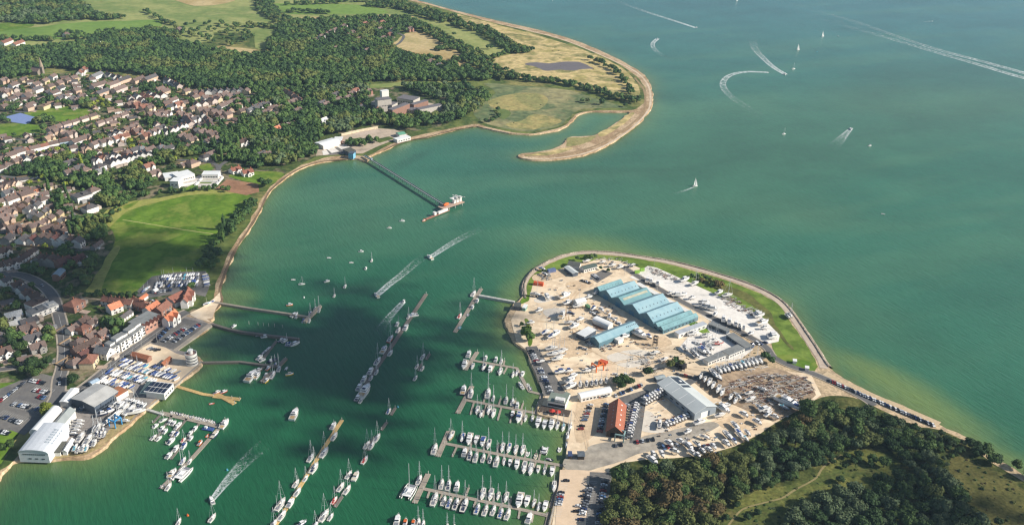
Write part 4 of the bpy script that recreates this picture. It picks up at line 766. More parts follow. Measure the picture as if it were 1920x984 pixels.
# waterfront flats: white modern terrace
for i,(x,y) in enumerate(((214,652),(224,645),(236,638),(247,630),(258,622))):
    p=G(x+(i%2)*2,y+(i%2)*1.5,LZ+3); p.z=LZ; R=thing('white_apartment',p,wdir(x,y,120,-76),f'white stepped apartment house with roof terrace, {nth(i+1)} up the waterfront road','apartment house','white stepped apartment houses on the waterfront road',(.94,.9,(.8,1,.86,1.02,.92)[i]))
    AVOID.append((p.x,p.y,9)); ob('wall',MB().box((0,0,4),(8.6,11,8)).box((0,2.4,9),(8.4,6,2.2)).box((-2,-6.1,5.2),(3,1.4,.2)).mesh('wall',WHT),R); r2=ob('roof',MB().box((0,2.4,10.25),(8.9,6.4,.3)).box((0,-3.1,8.1),(8.2,4.4,.14)).mesh('roof',FLATR),R)
    for z in (1.8,4.8,7): 
        for xx in (-2,2): o_=opening(R,'window',(xx,-5.56,z),(2.2,.14,1.5),0,GLASS)
    opening(R,'balcony_rail',(-2,-6.8,5.9),(3,.08,.9),0,FRAME)
# brick flats with flat roofs and projecting red gables
rc=rect((240,604),(277,583),(297,592),6.6); R,L,Wd=big('brick_flats','brick apartment block with flat grey roof and projecting red gables by the hotel',rc); shed_parts(R,L,Wd,6.6,0,BRK,FLATR)
for i in range(5):
    x=-L*.4+i*L*.2; q=MB(); q.box((x,-Wd/2-2.4,3),(4.2,4.8,6)); q.poly([(x-2.1,-Wd/2-4.8,6),(x+2.1,-Wd/2-4.8,6),(x,-Wd/2-4.8,8)]); ob('bay_wall',q.mesh('bay',mat('pink_brick',(196,150,130),.85)),R)
    q=MB()
    for s in (-1,1): a=[(x+s*2.4,-Wd/2-5,5.8),(x,-Wd/2-5,8.1),(x,-Wd/2,8.1),(x+s*2.4,-Wd/2,5.8)]; q.poly(a if s>0 else a[::-1]); q.poly([(u,v,w_+.15) for u,v,w_ in (a[::-1] if s>0 else a)])
    ob('bay_roof',q.mesh('bayroof',TILED),R); opening(R,'window',(x,-Wd/2-4.86,4),(2.2,.12,1.4),0,GLASS)
def gabled(name,label,p0,p1,p2,e,r,wm,rm,ng,cat='building',proj=3.0,gw=4.6,side=-1):
    R,L,Wd,ro=simple(name,label,p0,p1,p2,e,r,wm,rm,cat=cat,win=4)
    for i in range(ng):
        x=(-.5+(i+.5)/ng)*L*.86; y0=side*(Wd/2); y1=side*(Wd/2+proj); q=MB(); q.box((x,(y0+y1)/2,e/2),(gw,proj,e)); q.poly([(x-gw/2,y1,e),(x+gw/2,y1,e),(x,y1,e+r*.8)],flip=side>0); ob('gable_wall',q.mesh('gable',wm),R); q=MB()
        for s in (-1,1):
            a=[(x+s*(gw/2+.3),y1+side*.3,e-.3),(x,y1+side*.3,e+r*.8),(x,side*Wd*.12,e+r*.8),(x+s*(gw/2+.3),side*Wd*.12,e-.3)]
            q.poly(a); q.poly([(u,v,w_+.2) for u,v,w_ in a[::-1]])
        ob('gable_roof',q.mesh('groof',rm),R); opening(R,'window',(x,y1+side*.06,e*.55),(1.6,.12,1.6),0,GLASS)
    q=MB()
    for s in (-1,1): q.box((s*L*.36,0,e+r+.8),(1.2,1,2.6))
    ob('chimney_stack',q.mesh('chim',BRICKC),ro)
    return R
gabled('waterfront_hotel','white waterfront hotel with bright orange tiled roof and gables',(303,600),(322,585),(332,589),6.6,3.6,WHT,mat('bright_orange_tiles',(206,128,92),.8,var=.08,scale=.8),2)
gabled('riverside_inn','large white inn with red tiled gables facing the river',(338,567),(348,545),(359,549),6.2,3.6,WHT,TILED,2)
simple('inn_wing','long red tiled wing of the inn running to the car park',(310,559),(338,546),(344,554),5,2.6,WHT,TILED,win=4)
simple('inn_wing','lower red tiled wing behind the inn garden trees',(320,565),(340,556),(344,561),4.4,2.4,WHT,TILED)
simple('tiled_store','small orange tiled store beside the playing field hedge',(257,562),(271,552),(275,555),3,1.6,WHT,mat('bright_orange_tiles',(0,0,0)))
simple('event_tent','small white tent at the club car park corner',(284,545),(290,541),(293,545),2.6,1.2,WHT,WHTR,cat='tent')
simple('modern_house','modern house with curved pale grey roof above the road bend',(97,518),(108,507),(123,507),5,2.2,BRK,mat('zinc_roof',(132,150,160),.4,.5,var=.04),segs=6,win=3)
simple('school_hall','long brown-roofed school hall beside the pale yard',(46,361),(76,352),(80,346),4,2,mat('orange_brick',(190,120,84),.8),RM('n'),win=8)
# church
R,L,Wd,ro=simple('church','stone church with a pointed spire in front of the big wood',(55,134),(70,135),(73,129),6,5,mat('church_stone',(150,138,124),.9,var=.1),RM('n')); b=MB(); b.box((L/2+2,0,6),(4.4,4.4,12)); ob('church_tower',b.mesh('tower',mat('church_stone',(0,0,0))),R); b=MB(); b.tube((L/2+2,0,12),(L/2+2,0,26),3,8,.1); ob('spire',b.mesh('spire',mat('spire_shingle',(168,150,128),.8)),R)
# modern white house
R,L,Wd,ro=simple('modern_white_house','sprawling modern white house with flat roofs above the playing field',(335,334),(365,327),(355,318),6,0,WHT,WHTR,win=8)
for nm,a,e,lb in (('white_pavilion',((378,328),(409,328),(408,321)),5,'white flat-roofed pool pavilion with tall windows in the white house garden'),('white_garage',((318,340),(334,341),(340,334)),8,'square white tower block at the corner of the modern white house'),('white_wing',((309,334),(338,330),(330,322)),4,'low white wing along the modern white house drive')):
    simple(nm,lb,*a,e,0,WHT,WHTR,win=6 if nm=='white_pavilion' else 2)
for pts,lb in (([(335,350),(372,342),(412,342)],'white terrace wall below the modern white house'),([(366,349),(378,336)],'white garden wall beside the pool lawn'),([(402,352),(418,334),(410,330)],'white curved steps at the end of the pool garden')):
    P_=[G(*q) for q in pts]; b=MB()
    for a,c in zip(P_[:-1],P_[1:]): d=c-a; mm=(a+c)/2; b.box((mm.x,mm.y,LZ+.8),(d.length,2.2,1.6),math.atan2(d.y,d.x))
    tag(ob('garden_wall',b.mesh('garden_wall',WHT)),lb,'wall')
sheet('terrace_paving',[(330,346),(372,330),(412,328),(418,336),(404,352),(370,350),(340,350)],6,mat('white_paving',(216,208,196),.8),smooth=False); sheet('lawn',[(378,338),(400,338),(396,344),(374,344)],7,LAWN,smooth=False); sheet('lawn',[(352,350),(366,344),(372,349),(360,356),(345,357)],7,LAWN,smooth=False)
gabled('pavilion_house','low house with red-orange roof beside the coastal lawn, left one',(428,318),(445,313),(449,318),4,2.6,WHT,TILED,1); gabled('pavilion_house','low house with red-orange roof beside the coastal lawn, right one',(451,322),(470,318),(473,323),4,2.6,WHT,TILED,1)
# academy
AW=mat('concrete_panel',(196,188,176),.8,var=.05)
for nm,lb,a,b2,c2,e,wn in (('academy_tower','stepped grey academy tower block with white window bands',(708,189),(734,186),(742,180),17,8),('academy_block','long low academy block with grey roof',(696,192),(735,198),(742,192),9,12),('academy_block','brick-fronted academy block facing the lawn',(727,205),(736,207),(756,192),12,4),('academy_hall','wide grey-roofed academy hall behind the lawn block',(744,184),(775,189),(783,182),8,6),('academy_wing','long academy wing with pale skylight roof',(780,203),(787,206),(812,190),8,3),('academy_link','low dark academy link building beside the lawn',(756,205),(787,209),(790,203),5,8),('academy_block','small brick academy block beside the hall',(769,195),(776,197),(785,184),9,2)):
    simple(nm,lb,a,b2,c2,e,0,BRK if 'brick' in lb else AW,mat('academy_roof',(122,118,120),.8),win=wn,winside=0)
simple('academy_deckhouse','white ship-like rooftop deck of the academy tower',(716,172),(729,170),(732,167),21,0,WHT,WHTR)
# pier-head training yard
simple('training_shed','low white training shed with curved end beside the pier yard',(590,268),(622,259),(628,268),5,1.2,WHT,WHTR); simple('training_shed','short white-roofed training shed next to the curved one',(626,264),(641,264),(641,257),5,0,BRK,WHTR)
simple('blue_tower','small sky blue control building at the root of the pier',(653,288),(662,289),(663,285),6.5,0,mat('sky_blue_paint',(128,190,220),.6),DGREY); simple('fire_block','dark grey block behind the sky blue building',(643,281),(654,286),(662,280),5,0,DGREY,mat('dark_flat',(0,0,0)))
simple('beach_hut_row','white waterfront hut under the trees beyond the pier',(745,263),(770,257),(770,252),4,0,WHT,WHTR,win=5); simple('green_hut','small green-roofed hut in the trees beyond the pier',(742,249),(754,247),(757,252),4,1.2,WHT,mat('copper_green',(110,170,140),.7))
pw=[G(*q) for q in ((640,255),(675,247),(708,241))]; b=MB()
for a,c in zip(pw[:-1],pw[1:]): d=c-a; mm=(a+c)/2; b.box((mm.x,mm.y,LZ+1.5),(d.length,1.2,3),math.atan2(d.y,d.x))
tag(ob('boundary_wall',b.mesh('boundary_wall',mat('cream_wall',(222,206,176),.8))),'long cream wall behind the academy pier yard','wall')
# ================================================================ TREES
def leafmat(name,c,c2):
    m,t,b=node_mat(name); b.inputs['Roughness'].default_value=.75; b.inputs['Specular IOR Level'].default_value=.15
    geo=t.nodes.new('ShaderNodeNewGeometry'); n=t.nodes.new('ShaderNodeTexNoise'); n.inputs['Scale'].default_value=.35; n.inputs['Detail'].default_value=3; t.links.new(geo.outputs['Position'],n.inputs['Vector'])
    r=t.nodes.new('ShaderNodeValToRGB'); r.color_ramp.elements[0].position=.36; r.color_ramp.elements[1].position=.64; r.color_ramp.elements[0].color=(*lin(c2),1); r.color_ramp.elements[1].color=(*lin(c),1); t.links.new(n.outputs['Fac'],r.inputs[0]); t.links.new(r.outputs[0],b.inputs['Base Color'])
    return m
TREEC={'dark green':((62,84,46),(42,62,36)),'mid green':((80,100,52),(56,78,40)),'olive':((98,104,56),(72,82,44)),'russet':((110,94,60),(80,72,46)),'grey green':((92,104,72),(66,82,56)),'yellow green':((128,136,50),(96,108,40))}
TM={k:leafmat('leaves_'+k.replace(' ','_'),*v) for k,v in TREEC.items()}; BARK=mat('bark',(92,76,60),.9,var=.2,scale=2)
def ico(sub):
    import bmesh
    b=bmesh.new(); bmesh.ops.create_icosphere(b,subdivisions=sub,radius=1); v=np.array([p.co[:] for p in b.verts]); f=np.array([[q.index for q in p.verts] for p in b.faces]); b.free(); return v,f
ICO1=ico(1);ICO2=ico(2)
def crown(seed,nleaf,coresub=1,r=4.5,h=5.5,z0=2.2,leaf=1.25,conifer=False):
    """leaf clumps spread through several lobes of an uneven crown; returns verts, tris"""
    rg=np.random.default_rng(seed); V=[];F=[];n=0
    k=1 if conifer else rg.integers(5,8); lob=[]
    for i in range(k):
        if conifer: lob.append((np.array([0,0,h*.55+z0]),np.array([r*.55,r*.55,h*.75])))
        else:
            a=2*np.pi*i/k+rg.uniform(-.4,.4); d=r*rg.uniform(.3,.55)*(0 if i==0 else 1); s=rg.uniform(.42,.66)
            lob.append((np.array([d*np.cos(a),d*np.sin(a),z0+h*(.62 if i==0 else rg.uniform(.3,.6))]),np.array([r*s,r*s,h*s*.72])))
    iv,jf=ICO1 if coresub==1 else ICO2
    for c,s in lob:
        jit=1+.18*rg.standard_normal(len(iv))[:,None]; v=iv*s*.86*np.clip(jit,.6,1.35)+c
        if conifer: v[:,:2]*=np.clip(1.5-(v[:,2:]-z0)/(h*1.35),.12,1.3)
        V.append(v);F.append(jf+n);n+=len(v)
    for i in range(nleaf):
        c,s=lob[rg.integers(len(lob))]; d=rg.standard_normal(3); d/=np.linalg.norm(d); 
        if d[2]<-.35: d[2]*=-1
        p=c+d*s*rg.uniform(.82,1.12)
        if conifer: p[:2]*=np.clip(1.5-(p[2]-z0)/(h*1.35),.12,1.3)
        nr=d+rg.standard_normal(3)*.45; nr/=np.linalg.norm(nr); u=np.cross(nr,[.3,.5,.8]); u/=np.linalg.norm(u); w=np.cross(nr,u); L=leaf*rg.uniform(.55,1.15)
        q=[p+u*L*.6,p+w*L*.55+nr*.15*L,p-u*L*.6,p-w*L*.5]; V.append(np.array(q)); F.append(np.array([[n,n+1,n+2],[n,n+2,n+3]])); n+=4
    return np.concatenate(V),np.concatenate(F)
def npmesh(name,v,f,mats,col=None,matidx=None):
    me=bpy.data.meshes.new(name); me.vertices.add(len(v)); me.vertices.foreach_set('co',v.astype(np.float32).ravel()); me.loops.add(f.size); me.loops.foreach_set('vertex_index',f.astype(np.int32).ravel()); me.polygons.add(len(f)); me.polygons.foreach_set('loop_start',np.arange(len(f))*3); 
    for m in mats: me.materials.append(m)
    if matidx is not None: me.polygons.foreach_set('material_index',matidx.astype(np.int32))
    me.update(calc_edges=True); 
    return me
NV=6
CN=[crown(10+i,420,leaf=.95) for i in range(NV)]; CNC=[crown(30+i,320,leaf=.9,conifer=True,r=3.6,h=10,z0=1.5) for i in range(2)]
CF=[crown(50+i,46,leaf=2.0) for i in range(8)]; CFC=[crown(70,36,conifer=True,r=3.6,h=10,z0=1.5,leaf=1.6)]
CB=[crown(80+i,40,r=2.3,h=2.4,z0=-.5,leaf=1.0) for i in range(4)]       # bushes
tm_=MB(); tm_.tube((0,0,-.5),(0,0,4.2),.38,7,.2); 
for a in range(4): tm_.tube((0,0,2.6+a*.3),(2.2*math.cos(a*1.7),2.2*math.sin(a*1.7),5.0+a*.3),.16,5,.05)
TRUNK=tm_.mesh('trunk',BARK)
CM={}
def cmesh(i,con,c):
    k=(i,con,c)
    if k not in CM: v,f=(CNC if con else CN)[i]; CM[k]=npmesh('crown',v,f,[TM[c]])
    return CM[k]
TREES=[]   # x,y,z,scale,colour,conifer,place
def spread(poly_px,spacing,colours,place,size=(0.8,1.25),prob=1,conif=0,avoid=True,smooth=True,keep=None,bush=False):
    Pw=[G(x,y) for x,y in (sm(poly_px,3) if smooth else poly_px)]; x0=min(p.x for p in Pw);x1=max(p.x for p in Pw);y0=min(p.y for p in Pw);y1=max(p.y for p in Pw)
    y=y0;r=0
    while y<y1:
        x=x0+(r%2)*spacing/2
        while x<x1:
            X_=x+random.uniform(-.42,.42)*spacing; Y_=y+random.uniform(-.42,.42)*spacing
            x+=spacing
            if random.random()>prob or not inpoly(Pw,X_,Y_): continue
            if avoid and (blocked(X_,Y_,2.2) or any(inpoly(K,X_,Y_) for K in KEEP)): continue
            nn=noise.noise(Vector((X_*.02,Y_*.02,1)))
            ci=min(len(colours)-1,max(0,int((nn*.9+.5+random.uniform(-.22,.22))*len(colours))))
            TREES.append((X_,Y_,LZ,random.uniform(*size)*(1+.25*nn),colours[ci],random.random()<conif,place,bush))
        y+=spacing*.87;r+=1
KEEP=[[G(x,y) for x,y in p] for p in ([(8,220),(38,210),(78,221),(50,236),(20,232)],[(46,212),(70,204),(110,197),(168,205),(158,223),(115,229),(72,223)],[(-20,236),(40,232),(95,240),(75,250),(-20,257)],[(426,331),(458,320),(522,321),(533,329),(508,346),(484,345)],[(404,354),(426,336),(484,345),(486,360),(462,366)],[(310,342),(340,326),(410,322),(420,336),(404,354),(340,354)],[(712,212),(726,203),(804,194),(822,200),(800,216),(745,218)],[(1160,745),(1235,735),(1200,830),(1160,830)],[(192,402),(232,380),(372,359),(440,361),(400,470),(384,514),(272,540),(242,557),(164,543),(206,425)])]
_GRID={}
def build_grid():
    for a in AVOID:
        for i in range(int((a[0]-a[2]-6)//40),int((a[0]+a[2]+6)//40)+1):
            for j in range(int((a[1]-a[2]-6)//40),int((a[1]+a[2]+6)//40)+1): _GRID.setdefault((i,j),[]).append(a)
def blocked(x,y,m):
    for a in _GRID.get((int(x//40),int(y//40)),()):
        if (x-a[0])**2+(y-a[1])**2<(a[2]+m)**2: return True
    return False
def keep_line(pts,w):
    Pp=[G(x,y) for x,y in sm(pts,6,False)]
    for a,b in zip(Pp[:-1],Pp[1:]):
        n=max(1,int((b-a).length/5))
        for i in range(n): q=a.lerp(b,i/n); AVOID.append((q.x,q.y,w/2))
for l,w in (([(-60,505),(0,512),(40,516),(72,530),(97,553),(110,590),(118,625),(121,660),(117,690),(111,712),(108,740),(96,760)],11),([(112,738),(135,737),(152,730),(185,705),(235,664),(292,624),(336,592),(352,584)],12),([(0,330),(60,335),(110,330),(160,315),(200,306),(260,290)],6),([(105,252),(150,240),(200,228),(250,215),(300,212)],6),([(0,300),(60,302),(120,290),(180,275),(240,262)],6),([(240,195),(300,190),(350,185),(420,183),(470,180)],6),([(1446,662),(1480,684),(1520,698),(1560,715),(1610,740),(1640,760)],8)):
    keep_line(l,w)
build_grid()
DG=['dark green','dark green','mid green','mid green','olive']; MIX=['dark green','mid green','grey green','olive','russet']; TOWN=['dark green','dark green','mid green','mid green','olive','yellow green']
def hedge(pts,w,sp,cols,place,size=(.7,1.1),**k):
    """belt of trees along pixel points, w metres wide"""
    Pp=[G(x,y) for x,y in sm(pts,5,False)]
    for a,b in zip(Pp[:-1],Pp[1:]):
        L=(b-a).length; n=L*w/(sp*sp); n=int(n)+(random.random()<n%1); d=(b-a).normalized(); q=Vector((-d.y,d.x,0))
        for i in range(n):
            p=a+d*random.uniform(0,L)+q*random.uniform(-w/2,w/2)
            if blocked(p.x,p.y,1): continue
            TREES.append((p.x,p.y,LZ,random.uniform(*size),random.choice(cols),random.random()<k.get('conif',0),place,k.get('bush',False)))
# the wood beside the marina (bottom right)
WP='wood behind the boatyard'
spread([(1150,1010),(1154,905),(1168,886),(1260,882),(1340,870),(1404,848),(1450,816),(1498,786),(1536,760),(1560,756),(1570,772),(1600,790),(1625,810),(1636,838),(1580,848),(1540,872),(1505,898),(1450,922),(1405,934),(1370,955),(1340,975),(1330,1020)],7.6,['dark green','grey green','mid green','olive','olive','russet','mid green'],WP,(.72,1.5),avoid=False)
spread([(1148,1010),(1150,920),(1180,900),(1290,905),(1300,980),(1290,1010)],12,['russet','olive','olive','russet','mid green'],WP,(.85,1.2),avoid=False)
hedge([(1600,776),(1640,798),(1690,830),(1740,885),(1780,940),(1815,1000)],24,6.8,['dark green','grey green','mid green','olive'],WP,(.7,1.35))
hedge([(1640,784),(1690,802),(1740,818),(1790,832),(1812,846)],12,6,['dark green','grey green','mid green'],'belt beside the beach',(.5,.8))
spread([(1650,790),(1700,800),(1790,835),(1800,860),(1770,880),(1800,930),(1850,1000),(1800,1000),(1760,920),(1700,840)],6.5,['grey green','mid green','dark green'],'heath by the beach',(.35,.7),avoid=False)
spread([(1480,1010),(1500,960),(1560,935),(1640,915),(1700,895),(1740,910),(1780,960),(1800,1010)],7.2,['dark green','mid green','dark green','grey green'],'wood on the heath',(.7,1.25),prob=.95)
hedge([(1812,832),(1840,856),(1870,868),(1900,880),(1950,905)],9,7,['dark green','mid green'],'beach edge',(.8,1.15))
spread([(1560,860),(1600,850),(1640,860),(1660,880),(1620,900),(1580,885)],8,['dark green','mid green'],'open heath',(.5,.9),prob=.6)
for x,y in ((1545,935),(1575,905),(1640,900),(1655,905),(1540,870),(1555,862),(1600,870),(1870,985),(1360,975),(1420,965),(1400,975),(1372,930),(1380,950),(1560,870)): p=G(x,y); TREES.append((p.x,p.y,LZ,random.uniform(.5,.85),'dark green',False,'open heath',False))
spread([(1340,1010),(1380,965),(1450,945),(1520,925),(1560,915),(1520,960),(1490,1010)],9,['dark green','grey green'],'heath scrub',(.3,.6),prob=.35,bush=True)
spread([(1350,985),(1400,935),(1450,915),(1500,908),(1545,880),(1590,850),(1650,850),(1690,880),(1620,910),(1540,930),(1500,985)],4.5,['olive','mid green','grey green'],'heath scrub',(.3,.62),prob=.3,bush=True,avoid=False)
spread([(1780,850),(1850,870),(1990,950),(1990,1010),(1830,1010)],5,['olive','olive','russet','mid green'],'heath scrub',(.26,.5),prob=.3,bush=True,avoid=False)
spread([(1790,870),(1900,910),(1960,960),(1960,1010),(1850,1000)],8,['grey green','olive','dark green'],'heath scrub',(.4,.8),prob=.35,bush=True,avoid=False)
hedge([(1640,760),(1616,748),(1600,750)],6,6,['dark green','mid green'],'beach road bend',(.4,.6))
ell2=[(668,271,22,5),(692,268,16,4),(650,268,6,4)]
for cx,cy,rx,ry in ell2: spread([(cx+rx*math.cos(t*math.pi/4),cy+ry*math.sin(t*math.pi/4)) for t in range(8)],6,['dark green','mid green'],'pier yard trees',(.6,1.0))
# trees inside the boatyard
for x,y,s,c in ((985,632,1.25,'mid green'),(994,640,1.1,'mid green'),(990,622,.7,'dark green'),(978,612,.5,'dark green'),(1158,722,1,'dark green'),(1170,718,.95,'mid green'),(1180,722,.9,'dark green'),(1165,730,.8,'dark green'),(1214,704,.95,'dark green'),(1256,690,.9,'olive'),(1266,686,.95,'dark green'),(1275,688,.8,'olive'),(1434,675,1,'dark green'),(1446,682,.9,'dark green'),(1083,489,.6,'dark green'),(1097,486,.6,'dark green'),(1108,486,.7,'mid green'),(1115,484,.6,'dark green'),(1126,506,.5,'dark green'),(1140,510,.5,'dark green')):
    p=G(x,y); TREES.append((p.x,p.y,LZ,s,c,False,'boatyard',False))
hedge([(1300,518),(1320,528),(1345,536),(1360,542)],12,5,['dark green','olive','russet'],'grass bank of the point',(.45,.75))
hedge([(1262,650),(1285,668),(1305,682),(1318,690)],3,3.5,['dark green'],'yard hedge',(.3,.4),bush=True); hedge([(1320,691),(1370,676),(1414,662),(1426,655)],2,3,['mid green'],'yard hedge',(.25,.32),bush=True)
# left shore
hedge([(470,382),(458,400),(444,420),(428,438),(414,455),(404,472),(396,492),(388,505)],14,6.5,['dark green','dark green','mid green'],'shore of the playing field',(.8,1.2),conif=.1)
for x,y in ((490,348),(497,352),(504,350)): p=G(x,y); TREES.append((p.x,p.y,LZ,1.1,'dark green',False,'ploughed plot',False))
hedge([(215,405),(245,372),(285,366),(320,362),(360,358),(400,357),(440,360)],8,6,['dark green','mid green'],'playing field hedge',(.5,.85))
hedge([(165,553),(210,558),(250,556),(262,548)],6,5,['dark green','mid green'],'playing field hedge',(.5,.7)); hedge([(100,560),(140,556),(170,558)],6,5,['dark green'],'road hedge',(.5,.7))
def ell(cx,cy,rx,ry,*a,**k): spread([(cx+rx*math.cos(t*math.pi/4),cy+ry*math.sin(t*math.pi/4)) for t in range(8)],*a,**k)
for cx,cy,rx,ry,pl,cf in ((172,434,52,22,'tree mass by the playing field',.15),(110,380,34,28,'old trees behind the villas',.3),(205,372,24,14,'old trees behind the villas',0),(160,300,22,26,'trees beside the yellow conifer',0),(60,318,70,14,'tree belt below the brick row',0),(110,318,60,22,'tree belt below the brick row',0),(170,340,36,18,'old trees behind the villas',.1),(262,345,30,16,'trees left of the white house',0),(255,325,18,16,'trees left of the white house',0),(225,385,26,12,'old trees behind the villas',0),
 (315,265,30,16,'hollow beside the white house',.1),(375,275,26,16,'hollow beside the white house',.1),(425,272,30,18,'conifers by the coastal lawn',.3),(340,285,40,10,'hollow beside the white house',0),(300,300,40,12,'hollow beside the white house',0),(410,295,12,14,'conifers by the coastal lawn',.2),(455,298,34,8,'conifers by the coastal lawn',0),(520,296,50,16,'shoreline garden wood',.1),(560,270,50,26,'shoreline garden wood',.2),(480,310,20,6,'coastal lawn',0),(440,250,60,20,'wood behind the town',.1),(480,345,16,6,'coastal lawn',0),
 (130,490,30,20,'dark trees above the road bend',0),(180,505,14,22,'dark trees above the road bend',.1),(160,525,20,14,'dark trees above the road bend',0),(60,510,14,6,'dark trees above the road bend',0),(25,545,30,8,'walled gardens by the road',0),(20,570,30,12,'walled gardens by the road',0),(20,620,22,22,'walled gardens by the road',0),(95,630,14,20,'walled gardens by the road',0),(35,650,20,16,'walled gardens by the road',.1),
 (80,690,34,12,'trees above the lower car park',0),(60,700,22,10,'trees above the lower car park',0),(120,705,8,14,'road junction trees',0),(135,710,10,12,'road junction trees',0),(118,735,12,8,'trees above the lower car park',0),(100,758,10,12,'hedge of the lower car park',0),(92,775,10,10,'hedge of the lower car park',0),(62,795,9,8,'hedge of the lower car park',0),(56,812,8,8,'hedge of the lower car park',0),(10,845,12,16,'lawn by the white boat store',0),
 (195,612,20,12,'garden behind the white apartments',0),(220,612,14,9,'garden behind the white apartments',0),(205,630,14,10,'garden behind the white apartments',0),(205,555,20,4,'hedge behind the terrace',0),(332,575,9,7,'inn garden',0),(322,565,7,5,'inn garden',0),(362,540,12,5,'club gardens',0),
 (100,195,26,7,'trees beside the playing green',0),(150,200,26,6,'trees beside the playing green',0),(95,188,14,6,'trees beside the playing green',0),(185,180,22,8,'estate trees',0),(208,172,10,7,'estate trees',0),(300,178,20,7,'small round wood',0),(270,168,20,6,'small round wood',0),(360,192,12,6,'estate trees',0),(285,194,14,6,'estate trees',0),(445,195,20,14,'estate end trees',0),(480,215,30,12,'estate end trees',0),(20,228,30,4,'playing green edge',0),(80,228,24,4,'playing green edge',0),(60,245,40,6,'playing green edge',0),(150,250,30,8,'estate trees',0),(395,245,20,8,'central trees',0),(300,230,30,6,'central trees',0),(190,265,14,5,'central trees',0),(470,230,24,12,'estate end trees',0),(320,225,20,6,'central trees',0),(20,205,20,5,'playing green edge',0),(165,205,20,5,'trees beside the playing green',0),(300,200,12,5,'estate trees',0)):
    ell(cx,cy,rx,ry,7.2,DG if rx>13 else TOWN,pl,size=(.75,1.25),conif=cf)
for x,y in ((155,318),(152,310)): p=G(x,y); TREES.append((p.x,p.y,LZ,1.1,'yellow green',True,'garden of the white villas',False))
spread([(0,150),(100,140),(240,148),(330,165),(480,176),(480,225),(440,250),(410,300),(330,318),(300,350),(190,400),(205,440),(160,470),(150,550),(110,560),(90,520),(0,505)],9.5,TOWN,'town gardens',(.4,.9),prob=.62,smooth=False)
spread([(0,520),(70,540),(100,590),(110,680),(60,700),(0,690)],8,TOWN,'walled gardens by the road',(.4,.8),prob=.6,smooth=False)
spread([(128,560),(200,570),(230,600),(200,650),(160,700),(130,700)],9,TOWN,'gardens right of the road',(.3,.6),prob=.4,smooth=False)
# far woods
spread([(-80,104),(0,98),(60,94),(110,90),(170,82),(240,80),(330,80),(400,98),(480,107),(560,100),(640,95),(720,102),(800,112),(870,130),(925,150),(880,152),(800,150),(700,155),(620,160),(540,164),(480,172),(400,168),(345,166),(310,150),(230,138),(150,134),(100,128),(80,134),(40,146),(-20,150),(-80,152)],8.8,DG,'big wood',(1.1,1.6),avoid=True)
spread([(500,88),(520,62),(560,42),(640,38),(700,34),(760,36),(790,48),(780,58),(745,66),(735,90),(770,108),(800,116),(640,98),(520,102)],9,DG,'far village wood',(1,1.5),prob=.9)
spread([(480,176),(560,170),(640,165),(690,162),(690,200),(745,215),(800,208),(850,195),(905,170),(918,186),(885,215),(862,228),(800,238),(765,246),(735,238),(700,236),(640,250),(600,258),(580,270),(600,290),(560,298),(515,312),(480,300),(470,270),(440,250),(470,225)],8,DG+['grey green'],'academy wood',(.95,1.5),prob=.97)
spread([(745,165),(800,160),(850,160),(900,170),(890,185),(840,195),(812,186),(780,175)],9,['mid green','grey green','dark green'],'academy wood',(.8,1.3),prob=.85)
spread([(-60,2),(0,-2),(130,0),(150,5),(165,15),(185,30),(225,38),(180,38),(130,40),(75,47),(0,42),(-60,44)],9,['grey green','dark green','mid green','olive'],'far hill wood',(1,1.5)); spread([(60,-6),(150,0),(160,6),(110,6)],11,DG,'far hill wood',(.8,1.2))
spread([(330,48),(400,44),(470,48),(480,56),(478,84),(440,88),(400,82),(350,72)],16,DG,'parkland',(.8,1.3),prob=.6)
spread([(180,66),(230,62),(290,58),(330,66),(330,80),(240,82),(170,82)],9,DG,'big wood',(1,1.45)); spread([(105,70),(120,62),(160,64),(165,74),(120,76)],10,DG,'meadow clump',(.8,1.2))
for l,w in (([(470,-20),(492,2),(502,20),(535,44),(560,58)],36),([(480,50),(520,54),(545,60)],14),([(430,-14),(620,2),(700,4),(760,8)],14),([(740,6),(790,26),(850,44),(900,58),(932,74),(960,92),(990,100)],34),([(690,10),(740,14),(800,24),(850,40)],36),([(760,40),(800,56),(840,80),(880,100),(912,122)],30),([(850,90),(836,94),(820,92)],28),([(860,110),(900,122),(930,138),(960,150)],36),([(930,145),(1000,153),(1060,159),(1110,170),(1150,184),(1195,194)],15),([(1108,113),(1140,128),(1165,148),(1184,178)],7),([(540,25),(570,24),(622,27)],14),([(530,10),(600,8),(640,7)],10),([(0,76),(60,76),(100,78)],12),([(640,152),(720,150),(800,150),(860,152)],20),([(735,92),(760,103),(785,114)],8),([(920,112),(960,98),(975,95)],10),([(1080,190),(1120,196),(1160,200),(1180,203)],3),([(935,205),(930,225),(900,232)],4),([(180,38),(215,36),(232,34)],16),([(270,22),(290,32),(310,44),(330,50)],6)):
    hedge(l,w,6.6,DG,'field hedge',(.75,1.25))
for x,y in ((914,93),(922,93),(852,68),(1195,192),(1190,190),(1198,188)): p=G(x,y); TREES.append((p.x,p.y,LZ,1,'dark green',False,'lone field trees',False))
spread([(1090,106),(1000,78),(950,70),(985,90),(1040,100),(1080,118),(1140,140),(1150,160),(1100,140),(1020,112)],22,['grey green','russet','olive'],'dune scrub',(.3,.6),prob=.5,bush=True)
spread([(880,200),(960,180),(1080,175),(1150,196),(1060,215),(960,240),(900,225)],24,['grey green','olive'],'marsh scrub',(.3,.6),prob=.3,bush=True)
